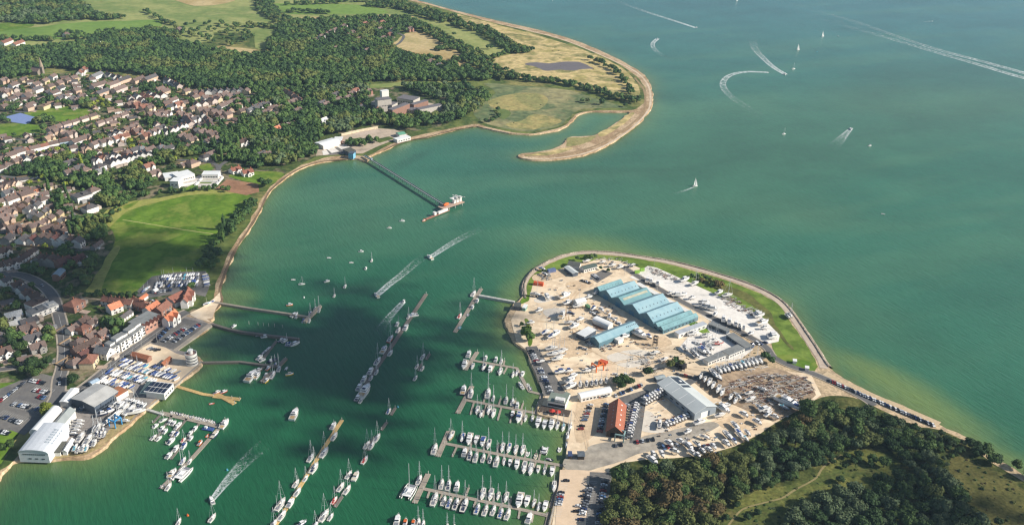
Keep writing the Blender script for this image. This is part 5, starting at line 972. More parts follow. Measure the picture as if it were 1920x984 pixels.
# nearest 300 in view become trees of their own, the others one wood
def inview(t,m=0):
    u,v=px((t[0],t[1],LZ+4)); return -m<u<1920+m and -m<v<984+m
TREES=[t for t in TREES if inview(t,90)]
ind=[t for t in TREES if inview(t) and not t[7]]; ind.sort(key=lambda t:math.hypot(t[0],t[1],)-t[3]*30); ind=ind[:298]; ids=set(id(t) for t in ind)
rest=[t for t in TREES if id(t) not in ids]
byp={}
for t in ind: byp.setdefault((t[6],t[4],t[5]),[]).append(t)
ANCH={WP:('the orange boathouse',G(1155,790)),'wood on the heath':('the orange boathouse',G(1155,790)),'belt beside the beach':('the beach cars',G(1700,770))}
for (pl,c,con),L in byp.items():
    an=ANCH.get(pl); ap=an[1] if an else G(960,600); L.sort(key=lambda t:(t[0]-ap.x)**2+(t[1]-ap.y)**2)
    for i,t in enumerate(L):
        sz='tall' if t[3]>1.08 else ('small' if t[3]<.75 else 'round')
        lab=f"{sz} {c} {'conifer' if con else 'tree'}, {nth(i+1)} of its colour from {an[0] if an else 'the marina'}, {pl}"
        r=thing('conifer' if con else 'broadleaf_tree',(t[0],t[1],t[2]),random.uniform(0,6.28),lab,'tree','trees of the '+pl,(t[3],t[3],t[3]*random.uniform(.85,1.15)))
        ob('trunk',TRUNK,r); ob('crown',cmesh(random.randrange(2 if con else NV),con,c),r)
cols=list(TM)
def merge(name,L,label):
    V=[];F=[];M=[];n=0
    for t in L:
        near=t[1]<640
        v,f=(random.choice(CB) if t[7] else ((random.choice(CNC) if near else CFC[0]) if t[5] else (random.choice(CN) if near else random.choice(CF))))
        a=random.uniform(0,6.28); C_,S_=math.cos(a),math.sin(a); s=t[3]; q=np.empty_like(v); q[:,0]=(v[:,0]*C_-v[:,1]*S_)*s+t[0]; q[:,1]=(v[:,0]*S_+v[:,1]*C_)*s+t[1]; q[:,2]=v[:,2]*s*random.uniform(.85,1.1)+t[2]
        V.append(q);F.append(f+n);n+=len(v);M.append(np.full(len(f),cols.index(t[4])))
    if V: tag(ob(name,npmesh(name,np.concatenate(V),np.concatenate(F),[TM[c] for c in cols],matidx=np.concatenate(M))),label,'trees' if name!='scrub' else 'scrub',None,'stuff')
TMF={k:leafmat('haze_tinted_leaves_'+k.replace(' ','_'),tuple(min(255,int(q*1.13)) for q in v[0]),tuple(int(q*1.2) for q in v[1])) for k,v in TREEC.items()}  # lighter leaf tones for distant trees, haze painted into their colour
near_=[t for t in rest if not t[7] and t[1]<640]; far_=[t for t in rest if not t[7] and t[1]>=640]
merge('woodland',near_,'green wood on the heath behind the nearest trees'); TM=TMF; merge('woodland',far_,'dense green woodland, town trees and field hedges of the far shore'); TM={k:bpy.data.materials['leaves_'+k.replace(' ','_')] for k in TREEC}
merge('scrub',[t for t in rest if t[7]],'low grey-green scrub scattered over heath, dunes and marsh')
# ================================================================ BOATS
GEL=mat('white_gelcoat',(238,236,232),.3,.5,var=.02); NAVY=mat('navy_hull',(52,62,92),.3,.5,var=.03); REDH=mat('red_hull',(190,60,52),.4,.5,var=.03); DECK=mat('pale_deck',(214,208,196),.7,var=.05,scale=1); TEAK=mat('teak_deck',(190,160,118),.75,var=.1,scale=2); WOODH=mat('varnished_hull',(196,168,130),.5,.5,var=.06)
GREYD=mat('grey_hull',(120,128,140),.5,var=.05); SAILC={'blue':mat('blue_canvas',(58,84,140),.8,var=.05),'grey':mat('grey_canvas',(130,132,138),.8,var=.05),'cream':mat('cream_canvas',(210,200,180),.8,var=.04),'navy':mat('navy_canvas',(44,52,78),.8,var=.05),'white':mat('white_canvas',(226,224,220),.8,var=.02),'red':mat('red_canvas',(190,62,50),.8,var=.05),'teal':mat('teal_canvas',(86,160,180),.8,var=.05),'orange':mat('orange_paint',(222,110,50),.6,var=.04),'yellow':mat('yellow_paint',(226,180,60),.6,var=.04)}
ALU=mat('aluminium_mast',(206,208,208),.4,.5,var=.02); DARKG=mat('dark_glazing',(30,36,48),.15,.6,var=.1); ANTI=mat('antifoul',(70,70,88),.7,var=.1)
def hullpts(L,B,z,f=1,blunt=.72,n=10,tr=0):
    """outline at one level, bow towards +x"""
    up=[]; 
    for i in range(n+1):
        t=i/n; x=-L/2+L*t; w=B/2*f*(blunt+(1-blunt)*math.sin(min(1,t/.45)*math.pi/2) if t<.45 else (1-((t-.45)/.55)**2.2)**.9 if t<1 else 0)
        up.append((x+tr*t,max(w,.02),z))
    return up+[(x,-w,zz) for x,w,zz in reversed(up)]
def hull(L,B,h,m,draft=.5,fin=False,blunt=.72):
    b=MB(); b.cur=1; b.rings([[(x*.86,y*.25,z) for x,y,z in hullpts(L,B,-draft)],hullpts(L*.93,B,.02,.9,blunt)][:2],cap=False); n0=len(b.f)
    b.cur=0; rs=[hullpts(L*.93,B,.02,.9,blunt),hullpts(L*.97,B,h*.55,.98,blunt),[(x,y,z+.22*max(0,x/L)**1*h*1.2) for x,y,z in hullpts(L,B,h,1,blunt)]]
    b.rings(rs); 
    if fin: b.cur=1; b.box((.3,0,-draft-.6),(1.7,.22,1.3)); b.box((-L*.4,0,-draft-.15),(.5,.12,1))
    b.f=[tuple(reversed(f)) for f in b.f]
    return b.mesh('hull',m,ANTI)
def deckmesh(L,B,h,m,blunt=.72,inset=.03):
    b=MB(); b.poly([(x*(1-inset),y*.95,z+.22*max(0,x/L)*h*1.2-.04) for x,y,z in hullpts(L,B,h,1,blunt)],flip=True); return b.mesh('deck',m)
YP={}
def yacht(L=11.5,hm='w',sc='blue',mast=True,two=False,fin=False,sails=False,dk=0):
    k=('y',L,hm,sc,mast,two,fin,sails,dk)
    if k in YP: return YP[k]
    B=L*.31;h=L*.1; hmat={'w':GEL,'n':NAVY,'r':REDH,'o':WOODH,'g':GREYD}[hm]
    cab=MB(); cab.box((L*.09,0,h+.28),(L*.42,B*.5,.55),0,(.86,.78)); cab.box((L*.13,0,h+.6),(L*.18,B*.3,.14),0,(.8,.8))
    ck=MB(); ck.box((-L*.28,0,h-.03),(L*.24,B*.46,.16)); ck.box((-L*.1,0,h+.75),(.9,B*.56,.5),0,(.6,.85))
    win=MB(); 
    for s in (-1,1): win.box((L*.1,s*B*.236,h+.3),(L*.26,.05,.2))
    parts=[('hull',hull(L,B,h,hmat,fin=fin)),('deck',deckmesh(L,B,h,TEAK if dk else DECK)),('cabin',cab.mesh('cabin',GEL),[('window',win.mesh('window',DARKG))]),('cockpit',ck.mesh('cockpit',SAILC['grey' if sc in('white','cream') else sc]))]
    if mast:
        H=L*1.28; ms=MB(); ms.tube((L*.08,0,h),(L*.08,0,h+H),.15,6,.11); 
        for z,w_ in ((.4,.55),(.7,.4)): ms.tube((L*.08,-B*w_/1.4,h+H*z),(L*.08,B*w_/1.4,h+H*z),.06,4)
        rg=MB(); top=(L*.08,0,h+H*.98)
        for q in ((L*.47,0,h+.3),(-L*.47,0,h+.2)): rg.tube(q,top,.045,4)
        bm=MB(); bm.tube((L*.06,0,h+1.3),(-L*.32,0,h+1.4),.1,6); bc=MB(); bc.tube((L*.05,0,h+1.5),(-L*.31,0,h+1.52),.26,7,.16)
        parts+=[('mast',ms.mesh('mast',ALU)),('rigging',rg.mesh('rigging',ALU)),('boom',bm.mesh('boom',ALU),[('sail_cover',bc.mesh('cover',SAILC[sc]))])]
        if two: m2=MB(); m2.tube((-L*.33,0,h),(-L*.33,0,h+H*.6),.12,6,.08); parts.append(('mizzen_mast',m2.mesh('mizzen',ALU)))
        if sails:
            b=MB(); pz=[];
            for j in range(7):
                t=j/6; c_=1-t; pz.append([(L*.07-u*L*.38*c_,.5*math.sin(u*3.1)*c_*1.2+.06*H*t*t,h+1.5+t*H*.92) for u in (0,.25,.5,.75,1)])
            b.rings(pz,closed=False); q=[]
            for j in range(7):
                t=j/6; c_=1-t; q.append([(L*.47*(c_)+L*.1*t-u*L*.3*c_*1,.7*math.sin(u*3.1)*c_+.03*H*t,h+.8+t*H*.88) for u in (0,.33,.66,1)])
            b2=MB(); b2.rings(q,closed=False); parts+=[('mainsail',b.mesh('main',SAILC['white'])),('jib',b2.mesh('jib',SAILC['white']))]
    YP[k]=('sailing_yacht',parts); return YP[k]
def cruiser(L=11,hm='w',top='w',fly=False,sc='grey',fin=False):
    k=('m',L,hm,top,fly,sc)
    if k in YP: return YP[k]
    B=L*.34;h=L*.13; hmat={'w':GEL,'n':NAVY,'r':REDH,'g':GREYD,'o':SAILC['orange'],'y':SAILC['yellow']}[hm]
    sup=MB(); sup.box((L*.06,0,h+.45),(L*.52,B*.74,.9),0,(.78,.86)); sup.box((L*.3,0,h+.16),(L*.24,B*.44,.3),0,(.8,.8))
    tm={'w':GEL,'g':GREYD,'b':SAILC['blue'],'o':SAILC['orange'],'c':SAILC['cream']}[top]; rf=MB(); rf.box((0,0,h+1.55),(L*.34,B*.7,.14),0,(.94,.94))
    win=MB(); win.box((L*.02,0,h+1.18),(L*.4,B*.66,.62),0,(.78,.9)); aft=MB(); aft.box((-L*.33,0,h-.02),(L*.22,B*.66,.18)); 
    parts=[('hull',hull(L,B,h,hmat,blunt=.9)),('deck',deckmesh(L,B,h,DECK,.9)),('superstructure',sup.mesh('sup',GEL),[('window',win.mesh('win',DARKG))]),('cabin_roof',rf.mesh('rf',tm)),('cockpit',aft.mesh('aft',TEAK if fly else SAILC[sc]))]
    if fly:
        f=MB(); f.box((-L*.06,0,h+1.95),(L*.26,B*.56,.6),0,(.9,.92)); f.box((-L*.2,0,h+2.5),(.35,B*.7,.16)); 
        for s in (-1,1): f.box((-L*.2,s*B*.33,h+2),(.35,.12,1.0))
        parts.append(('flybridge',f.mesh('fly',GEL),[('seat',MB().box((-L*.1,0,h+2.28),(L*.12,B*.4,.12)).mesh('seat',SAILC[sc]))]))
    rl=MB(); 
    for s in (-1,1): rl.tube((L*.1,s*B*.45,h+.75),(L*.47,s*.1,h+1.15),.05,4)
    parts.append(('rail',rl.mesh('rail',ALU))); YP[k]=('motor_cruiser',parts); return YP[k]
def rib(L=6,c='grey',con='w'):
    k=('r',L,c,con)
    if k in YP: return YP[k]
    b=MB()
    for s in (-1,1): b.tube((-L*.48,s*L*.17,.4),(L*.22,s*L*.17,.42),.27,8); b.tube((L*.22,s*L*.17,.42),(L*.48,0,.6),.27,8,.2)
    fl=MB().box((-L*.06,0,.25),(L*.8,L*.3,.1)); co=MB().box((-L*.02,0,.75),(L*.14,L*.12,.9),0,(.7,.9)).box((-L*.2,0,.55),(L*.12,L*.12,.5)); en=MB().box((-L*.5,0,.6),(.45,.4,.9))
    YP[k]=('inflatable_boat',[('tube',b.mesh('tube',SAILC[c] if c in SAILC else GREYD)),('floor',fl.mesh('floor',DECK)),('console',co.mesh('con',GEL)),('outboard_motor',en.mesh('en',DARKG))]); return YP[k]
def cat(L=14,mast=True,sc='white'):
    k=('c',L,mast,sc)
    if k in YP: return YP[k]
    h=L*.1; parts=[]; hb=hull(L,L*.13,h,GEL); 
    br=MB().box((-L*.06,0,h-.1),(L*.6,L*.42,.3)).box((-L*.04,0,h+.6),(L*.36,L*.34,1.1),0,(.75,.85)); wi=MB().box((-L*.02,0,h+.75),(L*.34,L*.345,.4),0,(.86,.92)); tr=MB().box((L*.33,0,h-.08),(L*.18,L*.28,.06))
    parts=[('bridge_deck',br.mesh('br',GEL),[('window',wi.mesh('w',DARKG))]),('trampoline',tr.mesh('tr',SAILC['grey']))]
    if mast: ms=MB().tube((L*.04,0,h+1),(L*.04,0,h+L*1.4),.2,6,.14); bm=MB().tube((0,0,h+1.9),(-L*.36,0,h+2),.28,7,.2); parts+=[('mast',ms.mesh('ms',ALU)),('boom',bm.mesh('bm',SAILC[sc]))]
    YP[k]=('catamaran',parts,hb,L); return YP[k]
def put_cat(p,loc,rz,label,cat_,group=None):
    r=put((p[0],p[1]),loc,rz,label,cat_,group); L=p[3]
    for s in (-1,1): ob('hull',p[2],r,(0,s*L*.2,0))
    return r
def barge(L=9,c='blue'):
    k=('b',L,c)
    if k in YP: return YP[k]
    b=MB().box((0,0,.5),(L,L*.45,1.0)); d=MB().box((-L*.2,0,1.7),(L*.25,L*.22,1.5),0,(.9,.9)); cr=MB().tube((L*.2,0,1),(L*.2,0,4),.15,6).tube((L*.2,0,4),(-L*.1,.5,5.4),.1,5)
    YP[k]=('work_barge',[('hull',b.mesh('h',SAILC[c])),('wheelhouse',d.mesh('d',GEL)),('crane',cr.mesh('c',SAILC['grey']))]); return YP[k]
def stand(L):
    k=('st',L)
    if k in YP: return YP[k]
    b=MB()
    for x in (-L*.25,L*.2):
        for s in (-1,1): b.tube((x,s*L*.16,-1.9),(x,s*L*.1,.2),.09,5)
        b.tube((x,-L*.16,-1.85),(x,L*.16,-1.85),.08,5)
    b.tube((-L*.28,0,-1.85),(L*.23,0,-1.85),.1,5)
    YP[k]=b.mesh('cradle',mat('steel_cradle',(110,100,96),.7)); return YP[k]
def bdir(x,y,d): return wdir(x,y,d[0]*10,d[1]*10,0)
def spec(code):
    """boat codes: s/S/Z yacht small/medium/large, n=no mast; m/M/B cruiser; q rib; options after colon: hull,cover"""
    base,_,o=code.partition(':'); hm=o[0] if o else 'w'; sc={'b':'blue','g':'grey','c':'cream','n':'navy','w':'white','r':'red','t':'teal','o':'orange','y':'yellow'}[o[1]] if len(o)>1 else 'grey'; return base,hm,sc
HN={'w':'white','n':'navy','r':'red','o':'wooden','g':'grey','y':'yellow'}
def boat(x,y,code,d,place,group,land_=False,z=None,extra=''):
    b,hm,sc=spec(code); rz=bdir(x,y,d) if not isinstance(d,float) else d; mast=not b.endswith('n'); b0=b[0]
    zz=0 if not land_ else LZ+2.05*BS
    if z is not None: zz=z
    L={'s':8.4,'S':10.8,'Z':13.5,'s2':8,'m':7.6,'M':10.5,'B':13.5,'X':19,'q':5.6,'C':15,'c':9,'g':9,'T':15}.get(b0,10)
    p=G(x,y,zz+L*.08); p.z=zz
    cv=f" with {sc} cover" if o_cover(b0) else ''
    if b0 in 'sSZ': pr=yacht(L,hm,sc,mast,fin=land_); nm=('large ' if b0=='Z' else 'small ' if b0=='s' else '')+HN[hm]+(' yacht' if mast else ' mastless yacht'); ct='sailing yacht'; nm+=f' with {sc} covers'
    elif b0=='T': pr=yacht(L,hm,sc,True,two=True); nm=HN[hm]+' two-masted yacht'; ct='sailing yacht'
    elif b0=='W': pr=yacht(10.5,hm,'white',True,sails=True); nm='yacht under full white sail'; ct='sailing yacht'
    elif b0 in 'mMBX': pr=cruiser(L,hm,'b' if sc=='blue' else ('o' if sc=='orange' else ('c' if sc=='cream' else 'w')),b0 in 'BX',sc if sc in('grey','blue','cream','navy') else 'grey'); nm={'m':'small ','M':'','B':'large flybridge ','X':'very large '}[b0]+('orange' if sc=='orange' and hm=='o' else HN.get(hm,'orange' if hm=='o' else 'white'))+' motor cruiser'+(' with blue top' if sc=='blue' else ' with cream top' if sc=='cream' else ''); ct='motor boat'
    elif b0=='q': pr=rib(L,sc); nm=f'{sc} inflatable boat'; ct='inflatable boat'
    elif b0=='g': pr=barge(L,sc); nm=f'{sc} work barge'; ct='work boat'
    elif b0 in 'Cc':
        r=put_cat(cat(L,b0=='C'),p,rz,('large white catamaran ' if b0=='C' else 'mastless white catamaran ')+place,'catamaran',group); return r
    lab=f'{nm} {place}'.strip()
    r=put(pr,p,rz,lab,ct,group,BS*random.uniform(.92,1.1))
    if land_ and b0 in 'sSZmMBX': ob('cradle',stand(L if b0 in 'sSZ' else L),r)
    return r
def o_cover(b): return False
def boats(txt,d,place,group,land_=False,jit=3):
    """txt: 'x,y,code ...' in order from the named end"""
    it=[a.split(',') for a in txt.split()]
    for i,a in enumerate(it):
        dd=d
        if len(a)>3: t=math.radians(float(a[3])); dd=(math.cos(t),-math.sin(t))
        boat(float(a[0]),float(a[1]),a[2],dd,(f'{nth(i+1)} ' if len(it)>1 else '')+place,group,land_)
# ---------------------------------------------------------------- pontoons
PT=mat('pontoon_planks',(168,156,140),.85,var=.12,scale=1.5); PTY=mat('new_timber',(214,180,120),.8,var=.1,scale=1); PILE=mat('pile_grey',(200,198,190),.7); PTD=mat('old_planks',(128,120,110),.85,var=.12,scale=1.5)
def pontoon(name,label,pts,w,fingers=(),piles=True,m=PT,head=None,catg='pontoon',h=.45,top=None):
    P_=[G(x,y,.5) for x,y in pts]; c=sum(P_,Vector())/len(P_); R=thing(name,(c.x,c.y,0),0,label,catg)
    def seg(a,b,w_,nm,dz=0):
        d=b-a; mm=(a+b)/2-c; return ob(nm,MB().box((mm.x,mm.y,h/2+dz),(d.length,w_,h),math.atan2(d.y,d.x)).mesh(nm,m),R)
    b=MB()
    for i,(a,e) in enumerate(zip(P_[:-1],P_[1:])):
        d=e-a; mm=(a+e)/2-c; b.box((mm.x,mm.y,h/2+.003*i),(d.length+w*.3,w,h),math.atan2(d.y,d.x))
    ob('walkway',b.mesh('walkway',m),R)
    if head:
        for j,q in enumerate(head): seg(G(*q[0],.5),G(*q[1],.5),w*1.25,'head_float',.01+.006*j)
    for q in fingers: seg(G(*q[0],.5),G(*q[1],.5),1.3,'finger',-.02)
    if piles:
        ends=[G(*q[1],.5) for q in fingers]+([P_[0],P_[-1]])
        if head: ends+=[G(*q[0],.5) for q in head]+[G(*q[1],.5) for q in head]
        for e in ends: ob('pile',MB().tube((e.x-c.x,e.y-c.y,-1),(e.x-c.x,e.y-c.y,2.6),.22,8).mesh('pile',PILE),R)
    return R
def fing(pts,dx,dy): return [((x,y),(x+dx,y+dy)) for x,y in pts]
UD=(2.6,-10)     # upward berths direction in pixels
def lerp(a,b,t): return (a[0]+(b[0]-a[0])*t,a[1]+(b[1]-a[1])*t)
pontoon('marina_pontoon','upper marina pontoon bending down to the quay corner',[(883,674.5),(969,689.5),(984,718),(993,733),(1017,739)],2.6,fing([(912,681),(927,684),(940,686),(951,687)],-7,13)+fing([(944,685)],2,-10),head=[((895,659),(872,693))])
pontoon('marina_pontoon','second marina pontoon running to the restaurant deck',[(872,749),(1002,773),(1078,791)],2.8,fing([(889,752),(912,757),(940,763),(963,768),(984,771)],-7,24)+fing([(906,755),(934,761),(962,765),(976,770),(1003,773)],5,-15),head=[((885,723),(858,774))])
pontoon('marina_pontoon','third marina pontoon, longest double row of yachts',[(833,830),(939,851.5),(1061,873)],2.8,fing([(857,835)],-9,20)+fing([(878,839),(897,843),(918,847),(946,853),(962,856),(984,860),(1005,863),(1026,867),(1042,869)],-4,15)+fing([(882,839),(907,844),(932,849),(950,853),(966,857),(984,860),(1003,863),(1010,864)],3,-15),head=[((842,807),(821,855))])
pontoon('marina_pontoon','lowest marina pontoon with the catamaran at its head',[(793,915),(960,950),(1025,965)],2.8,fing([(872,932)],7,-19)+fing([(806,918),(830,923),(850,928),(866,931),(893,936),(915,941),(940,946)],-5,14)+fing([(975,953),(1000,960)],-3,18)+fing([(900,938),(924,943),(942,947),(955,949),(1006,960)],3,-14),head=[((803,887),(777,942))])
pontoon('gangway','grey gangway beside the lower car park quay, bottom of the marina',[(1030,960),(1020,1000)],2.2,piles=False,m=PTD,catg='gangway'); pontoon('gangway','bridge gangway from the upper pontoon to the restaurant',[(1016,740),(1006,772)],2.4,piles=False,m=PT,catg='gangway')
pontoon('gangway','edge walkway along the lower marina quay',[(1056,878),(1044,915),(1032,950)],2.4,piles=False,m=PTD,catg='gangway'); pontoon('gangway','walkway along the quay beside the second pontoon',[(1078,792),(1069,812),(1064,830)],2.2,piles=False,m=PTD,catg='gangway')
UM='above the upper marina pontoon'; gr='yachts and cruisers berthed on the marina pontoons'
BS=1.0
def side(txt,d,place,jit=0): boats(txt,d,place,gr)
side('879,664,M:wg 911,671,m:wg 930,674,m:wg 940,677,s:wg',(4,-10),'from the river above the upper marina pontoon')
side('871,683,B:wy 886,686,sn:ww 907,688,S:nn 919,691,M:ww 938,696,S:ww 962,702,s:ww 969,699,sn:ww 980,701,m:wg',(-4,10),'from the river below the upper marina pontoon')
side('977,722,S:ww,125 990,722,q:ww,100 994,728,q:wg,100',(-4,10),'along the bend of the upper marina pontoon')
side('869,731,B:ng 883,737,Z:ng 915,737,Z:wg 925,746,s:ww 949,750,S:wg 961,753,S:ww 970,760,m:wg',UD,'from the river above the second marina pontoon')
side('895,768,S:wg 902,775,s:wn 917,768,S:wc 925,774,S:wc 961,776,m:rr 973,781,B:wb 985,784,s:wc',(-3,10),'from the river below the second marina pontoon')
side('998,784,s:wc 1009,791,B:wg 1021,795,M:wg 1034,795,B:wg 1045,797,S:wn 1056,801,s:wt 1070,800,S:ww',(-3,10),'from the river below the restaurant deck')
side('1065,818,S:ww 1063,833,sn:ww',(-2,10),'against the quay below the restaurant',)
side('815,841,Z:ww,70 846,816,S:oc,245 867,820,S:nb 880,822,B:ww 893,824,M:wn 905,827,M:wb 916,832,S:wn',(-3,10),'from the river above the third marina pontoon')
side('942,838,S:ww 954,839,S:wb 967,842,S:wc 980,843,S:ww 989,851,q:ww 1004,856,q:wc 1021,844,c:ww 1031,861,q:wn,-20 1049,843,q:ww',(-3,10),'further in above the third marina pontoon')
side('871,848,M:wg 881,853,S:wn 892,857,S:wg 906,858,S:wc 919,861,s:wn 931,864,Z:wc',(3,-10),'from the river below the third marina pontoon')
side('945,865,s:wc 956,867,m:wn 969,870,M:wn 983,875,Zn:wc 995,878,Z:ww 1009,879,m:wc 1021,882,s:wn 1035,883,M:wn',(-2,10),'further in below the third marina pontoon')
side('1039,911,S:ww',(-1,10),'moored alone beside the paved car park quay')
boat(767,920,'C:ww',(6,-10),'moored at the head of the lowest pontoon',None); boat(786,899,'S:ng',(5,-12),'just above the big catamaran',None)
side('828,907,S:wc 841,909,S:wn 857,911,M:wg',UD,'from the river above the lowest marina pontoon')
side('905,925,S:ww 920,926,S:wg 934,929,s:wc 949,931,S:wc 974,937,B:ww 988,939,M:wg 1001,943,s:oc 1010,949,s:ww 1022,948,M:ww',(-3,10),'further in above the lowest marina pontoon')
side('815,935,Z:ww 832,938,S:wg 842,942,S:wb 855,944,S:wn 871,946,Z:nn 895,953,S:wb 910,956,S:wc 925,956,S:ww 939,961,S:wb 952,963,S:wc 992,971,M:ww',(4,-10),'from the river below the lowest marina pontoon')
side('745,975,M:wg 760,980,m:oo 775,981,m:oo 784,980,S:wc 793,983,s:ww 838,990,s:ww 851,990,s:ww',UD,'along the picture foot below the catamaran')
BS=.92
# river line moorings
pontoon('river_pontoon','long grey mid-river pontoon with yachts on both sides',[(799,551),(740,640),(703,693),(668,749)],3.2,m=PTD)
gr='boats moored on the mid-river pontoons'; RD=(7,-10)
side('775,590,c:ww,10 766,594,s:wg 761,614,M:wg 747,618,S:wg 745,608,m:wg 732,634,Z:rg 732,661,S:ww 720,655,B:wb 708,676,Z:wn 695,695,M:wg 706,697,s:wg 696,708,s:wg 683,710,M:wg 674,725,M:wg 684,732,X:wn 671,745,M:gn 677,750,s:ww',RD,'down the grey mid-river pontoon')
pontoon('mooring_float','short mooring raft between two yachts in mid river',[(805,663),(799,673)],2.4,m=PTD); pontoon('mooring_float','narrow raft between two yachts off the grey pontoon',[(791,681),(784,694)],1.6,m=PTD)
side('793,668,S:wc 782,686,s:wg 792,690,s:wg 779,708,s:wg',RD,'in the small mid-river mooring group')
pontoon('river_pontoon','long yellow timber mid-river pontoon near the picture foot',[(641,787),(600,850),(560,915),(512,990)],2.6,m=PTY)
side('625,798,M:wg 627,817,S:ww 608,847,Z:ww 583,857,S:wg 589,876,Z:wn 573,896,s:ww 555,905,S:wc 558,921,S:ww 526,944,T:wc 545,942,M:wg 529,965,S:ww 513,981,S:wg',RD,'down the yellow timber pontoon')
for a,b2,lb in (((741,764),(733,777),'lone raft beside the blue-covered yacht'),((725,791),(715,805),'empty mooring raft in mid river'),((641,930),(628,949),'timber raft beside the red-hulled yacht'),((700,823),(690,843),'narrow raft inside the row of three yachts')): pontoon('mooring_float',lb,[a,b2],2.2,m=PTD)
side('729,770,s:wb 707,820,S:wg 697,834,S:wg 688,833,S:wc 684,861,S:wr 667,892,M:wc,60 654,889,S:wc 639,912,S:wc 651,917,S:wc 627,937,s:rr 608,965,Z:ww 620,968,s:wg 566,981,m:nr,30 591,984,s:wg',RD,'down the outer row of mid-river moorings')
# right jetty
pontoon('outer_jetty','outer jetty pontoon joined to the yard by a white bridge',[(902,541),(853,622)],3.4,m=PT); pontoon('jetty_bridge','long pale bridge from the outer jetty to the harbour hut',[(899,556),(964,568)],2.4,piles=False,m=PILE,catg='footbridge',h=2.2)
side('888,550,Z:ww 895,564,m:wg 886,576,m:wg 862,592,S:wr 877,590,q:wg 862,614,q:wt',RD,'down the outer jetty pontoon')
BS=.85
# left piers
pontoon('long_pier','upper left pier crossing the shallows from the beach',[(398,568),(470,580),(540,590),(577,596)],2.2,m=PT,catg='pier',h=2.0,head=[((601,575),(571,605))])
pontoon('long_pier','middle left pier curving out from the car park quay corner',[(398,609.5),(430,619),(454,624),(514,632),(560,637)],2.4,m=PTD,catg='pier',h=2.0); pontoon('pier_arm','dark pontoon arm between the middle and lower left piers',[(518,639),(490,676)],2.4,m=PTD)
pontoon('long_pier','lower left pier running straight out from the round tower',[(376,681),(449,679.5),(492,685),(522,688)],2.2,m=PTD,catg='pier',h=1.6,head=[((536,673),(520,690)),((509,700),(490,717))]); pontoon('pier_arm','dark pontoon branch below the lower left pier',[(498,684),(484,697),(466,714)],2.2,m=PTD)
side('552,590,M:wg,30 556,593,m:wg,60 569,601,m:wb,60 580,601,s:wg,60 591,578,s:wg,60 598,580,S:wg,70 582,587,s:nb,60',RD,'around the head of the upper left pier')
side('553,644,M:wg,20 543,645,m:gb,60 538,644,s:gb,60 528,638,m:nr,20 534,639,m:wg,30 497,631,m:wg,5 484,629,q:ng,5 504,652,q:ww,40 498,657,q:ww,40 494,661,q:wg,40 487,670,M:wg,40 492,675,m:wg,20',RD,'around the middle left pier and its arm')
side('471,704,X:wg,50 482,703,B:ww,50 485,693,m:wg,20 503,690,m:oy,40 511,702,Z:gg,60 499,703,m:yy,50 500,713,m:yy,40 523,690,S:ww,70 511,675,g:nn,20 516,683,s:wb,60',RD,'around the lower left pier')
side('543,701,m:yc,10 537,690,q:ww,60',RD,'drifting off the lower left pier')
# lower-left marina
pontoon('marina_pontoon','broad pale pontoon of inflatables in the lower left marina',[(305,774),(360,786),(412,799)],4.2,m=PT); pontoon('marina_pontoon','long straight outer pontoon of the lower left marina',[(422,786),(410,802),(360,858),(322,895),(302,914)],2.8,m=PT)
pontoon('gangway','truss gangway from the quay to the lower left marina',[(272,767),(305,777)],2,piles=False,m=PILE,catg='gangway',h=1.2)
for i,(a,b2) in enumerate((((322,778),(290,826)),((350,784),(311,832)),((376,790),(320,860)),((302,775),(286,792)))): pontoon('pontoon_arm',f'thin grey pontoon arm of the lower left marina, {nth(i+1)} by length of the four',[a,b2],1.6,m=PTD)
gr='boats in the lower left marina'; LD=(9,-9); BS=.8
side('306,787,s:wg,25 292,798,m:wg,35 319,791,m:wg 326,793,m:wg 304,803,m:wg 310,808,m:wg 288,819,s:wg,40 298,821,s:ww,40',LD,'of the first pair of arms in the lower left marina')
side('336,796,m:wg 332,800,m:wg 324,812,m:wg 332,813,m:wb 321,826,M:wn,40',LD,'along the second arm of the lower left marina')
side('366,803,m:wg 357,812,m:wg 358,821,m:wg 344,824,s:wr 345,835,M:wb,50 330,840,M:wg,50 317,853,M:wg,45',LD,'along the third arm of the lower left marina')
side('421,794,B:ww,50 403,814,M:nc,45 390,803,g:nb,-10 389,816,q:oo,50 375,830,m:oo,50 343,863,S:wb,55 356,864,s:ww,55 323,886,B:wc,50 342,887,C:ww,45 304,911,q:gg,40 316,911,S:ww,55',LD,'down the long outer pontoon of the lower left marina')
for i in range(17): boat(322+i*5.0,773+i*1.15,'q:'+random.choice(['gg','gn','gw','gb','gw','gc']),(2,5),f'{nth(i+1)} from the shore on the broad pale pontoon','inflatables on the broad pale pontoon')
BS=.72
pontoon('slip_pontoon','yellow timber work pontoon with two short arms off the dinghy park',[(330,723),(380,738),(435,746)],3,m=PTY,head=[((400,742),(450,748)),((405,737),(440,756))]); side('397,756,q:rr,10 420,734,m:rg,20 408,735,m:rg,20',LD,'tied to the yellow work pontoon')
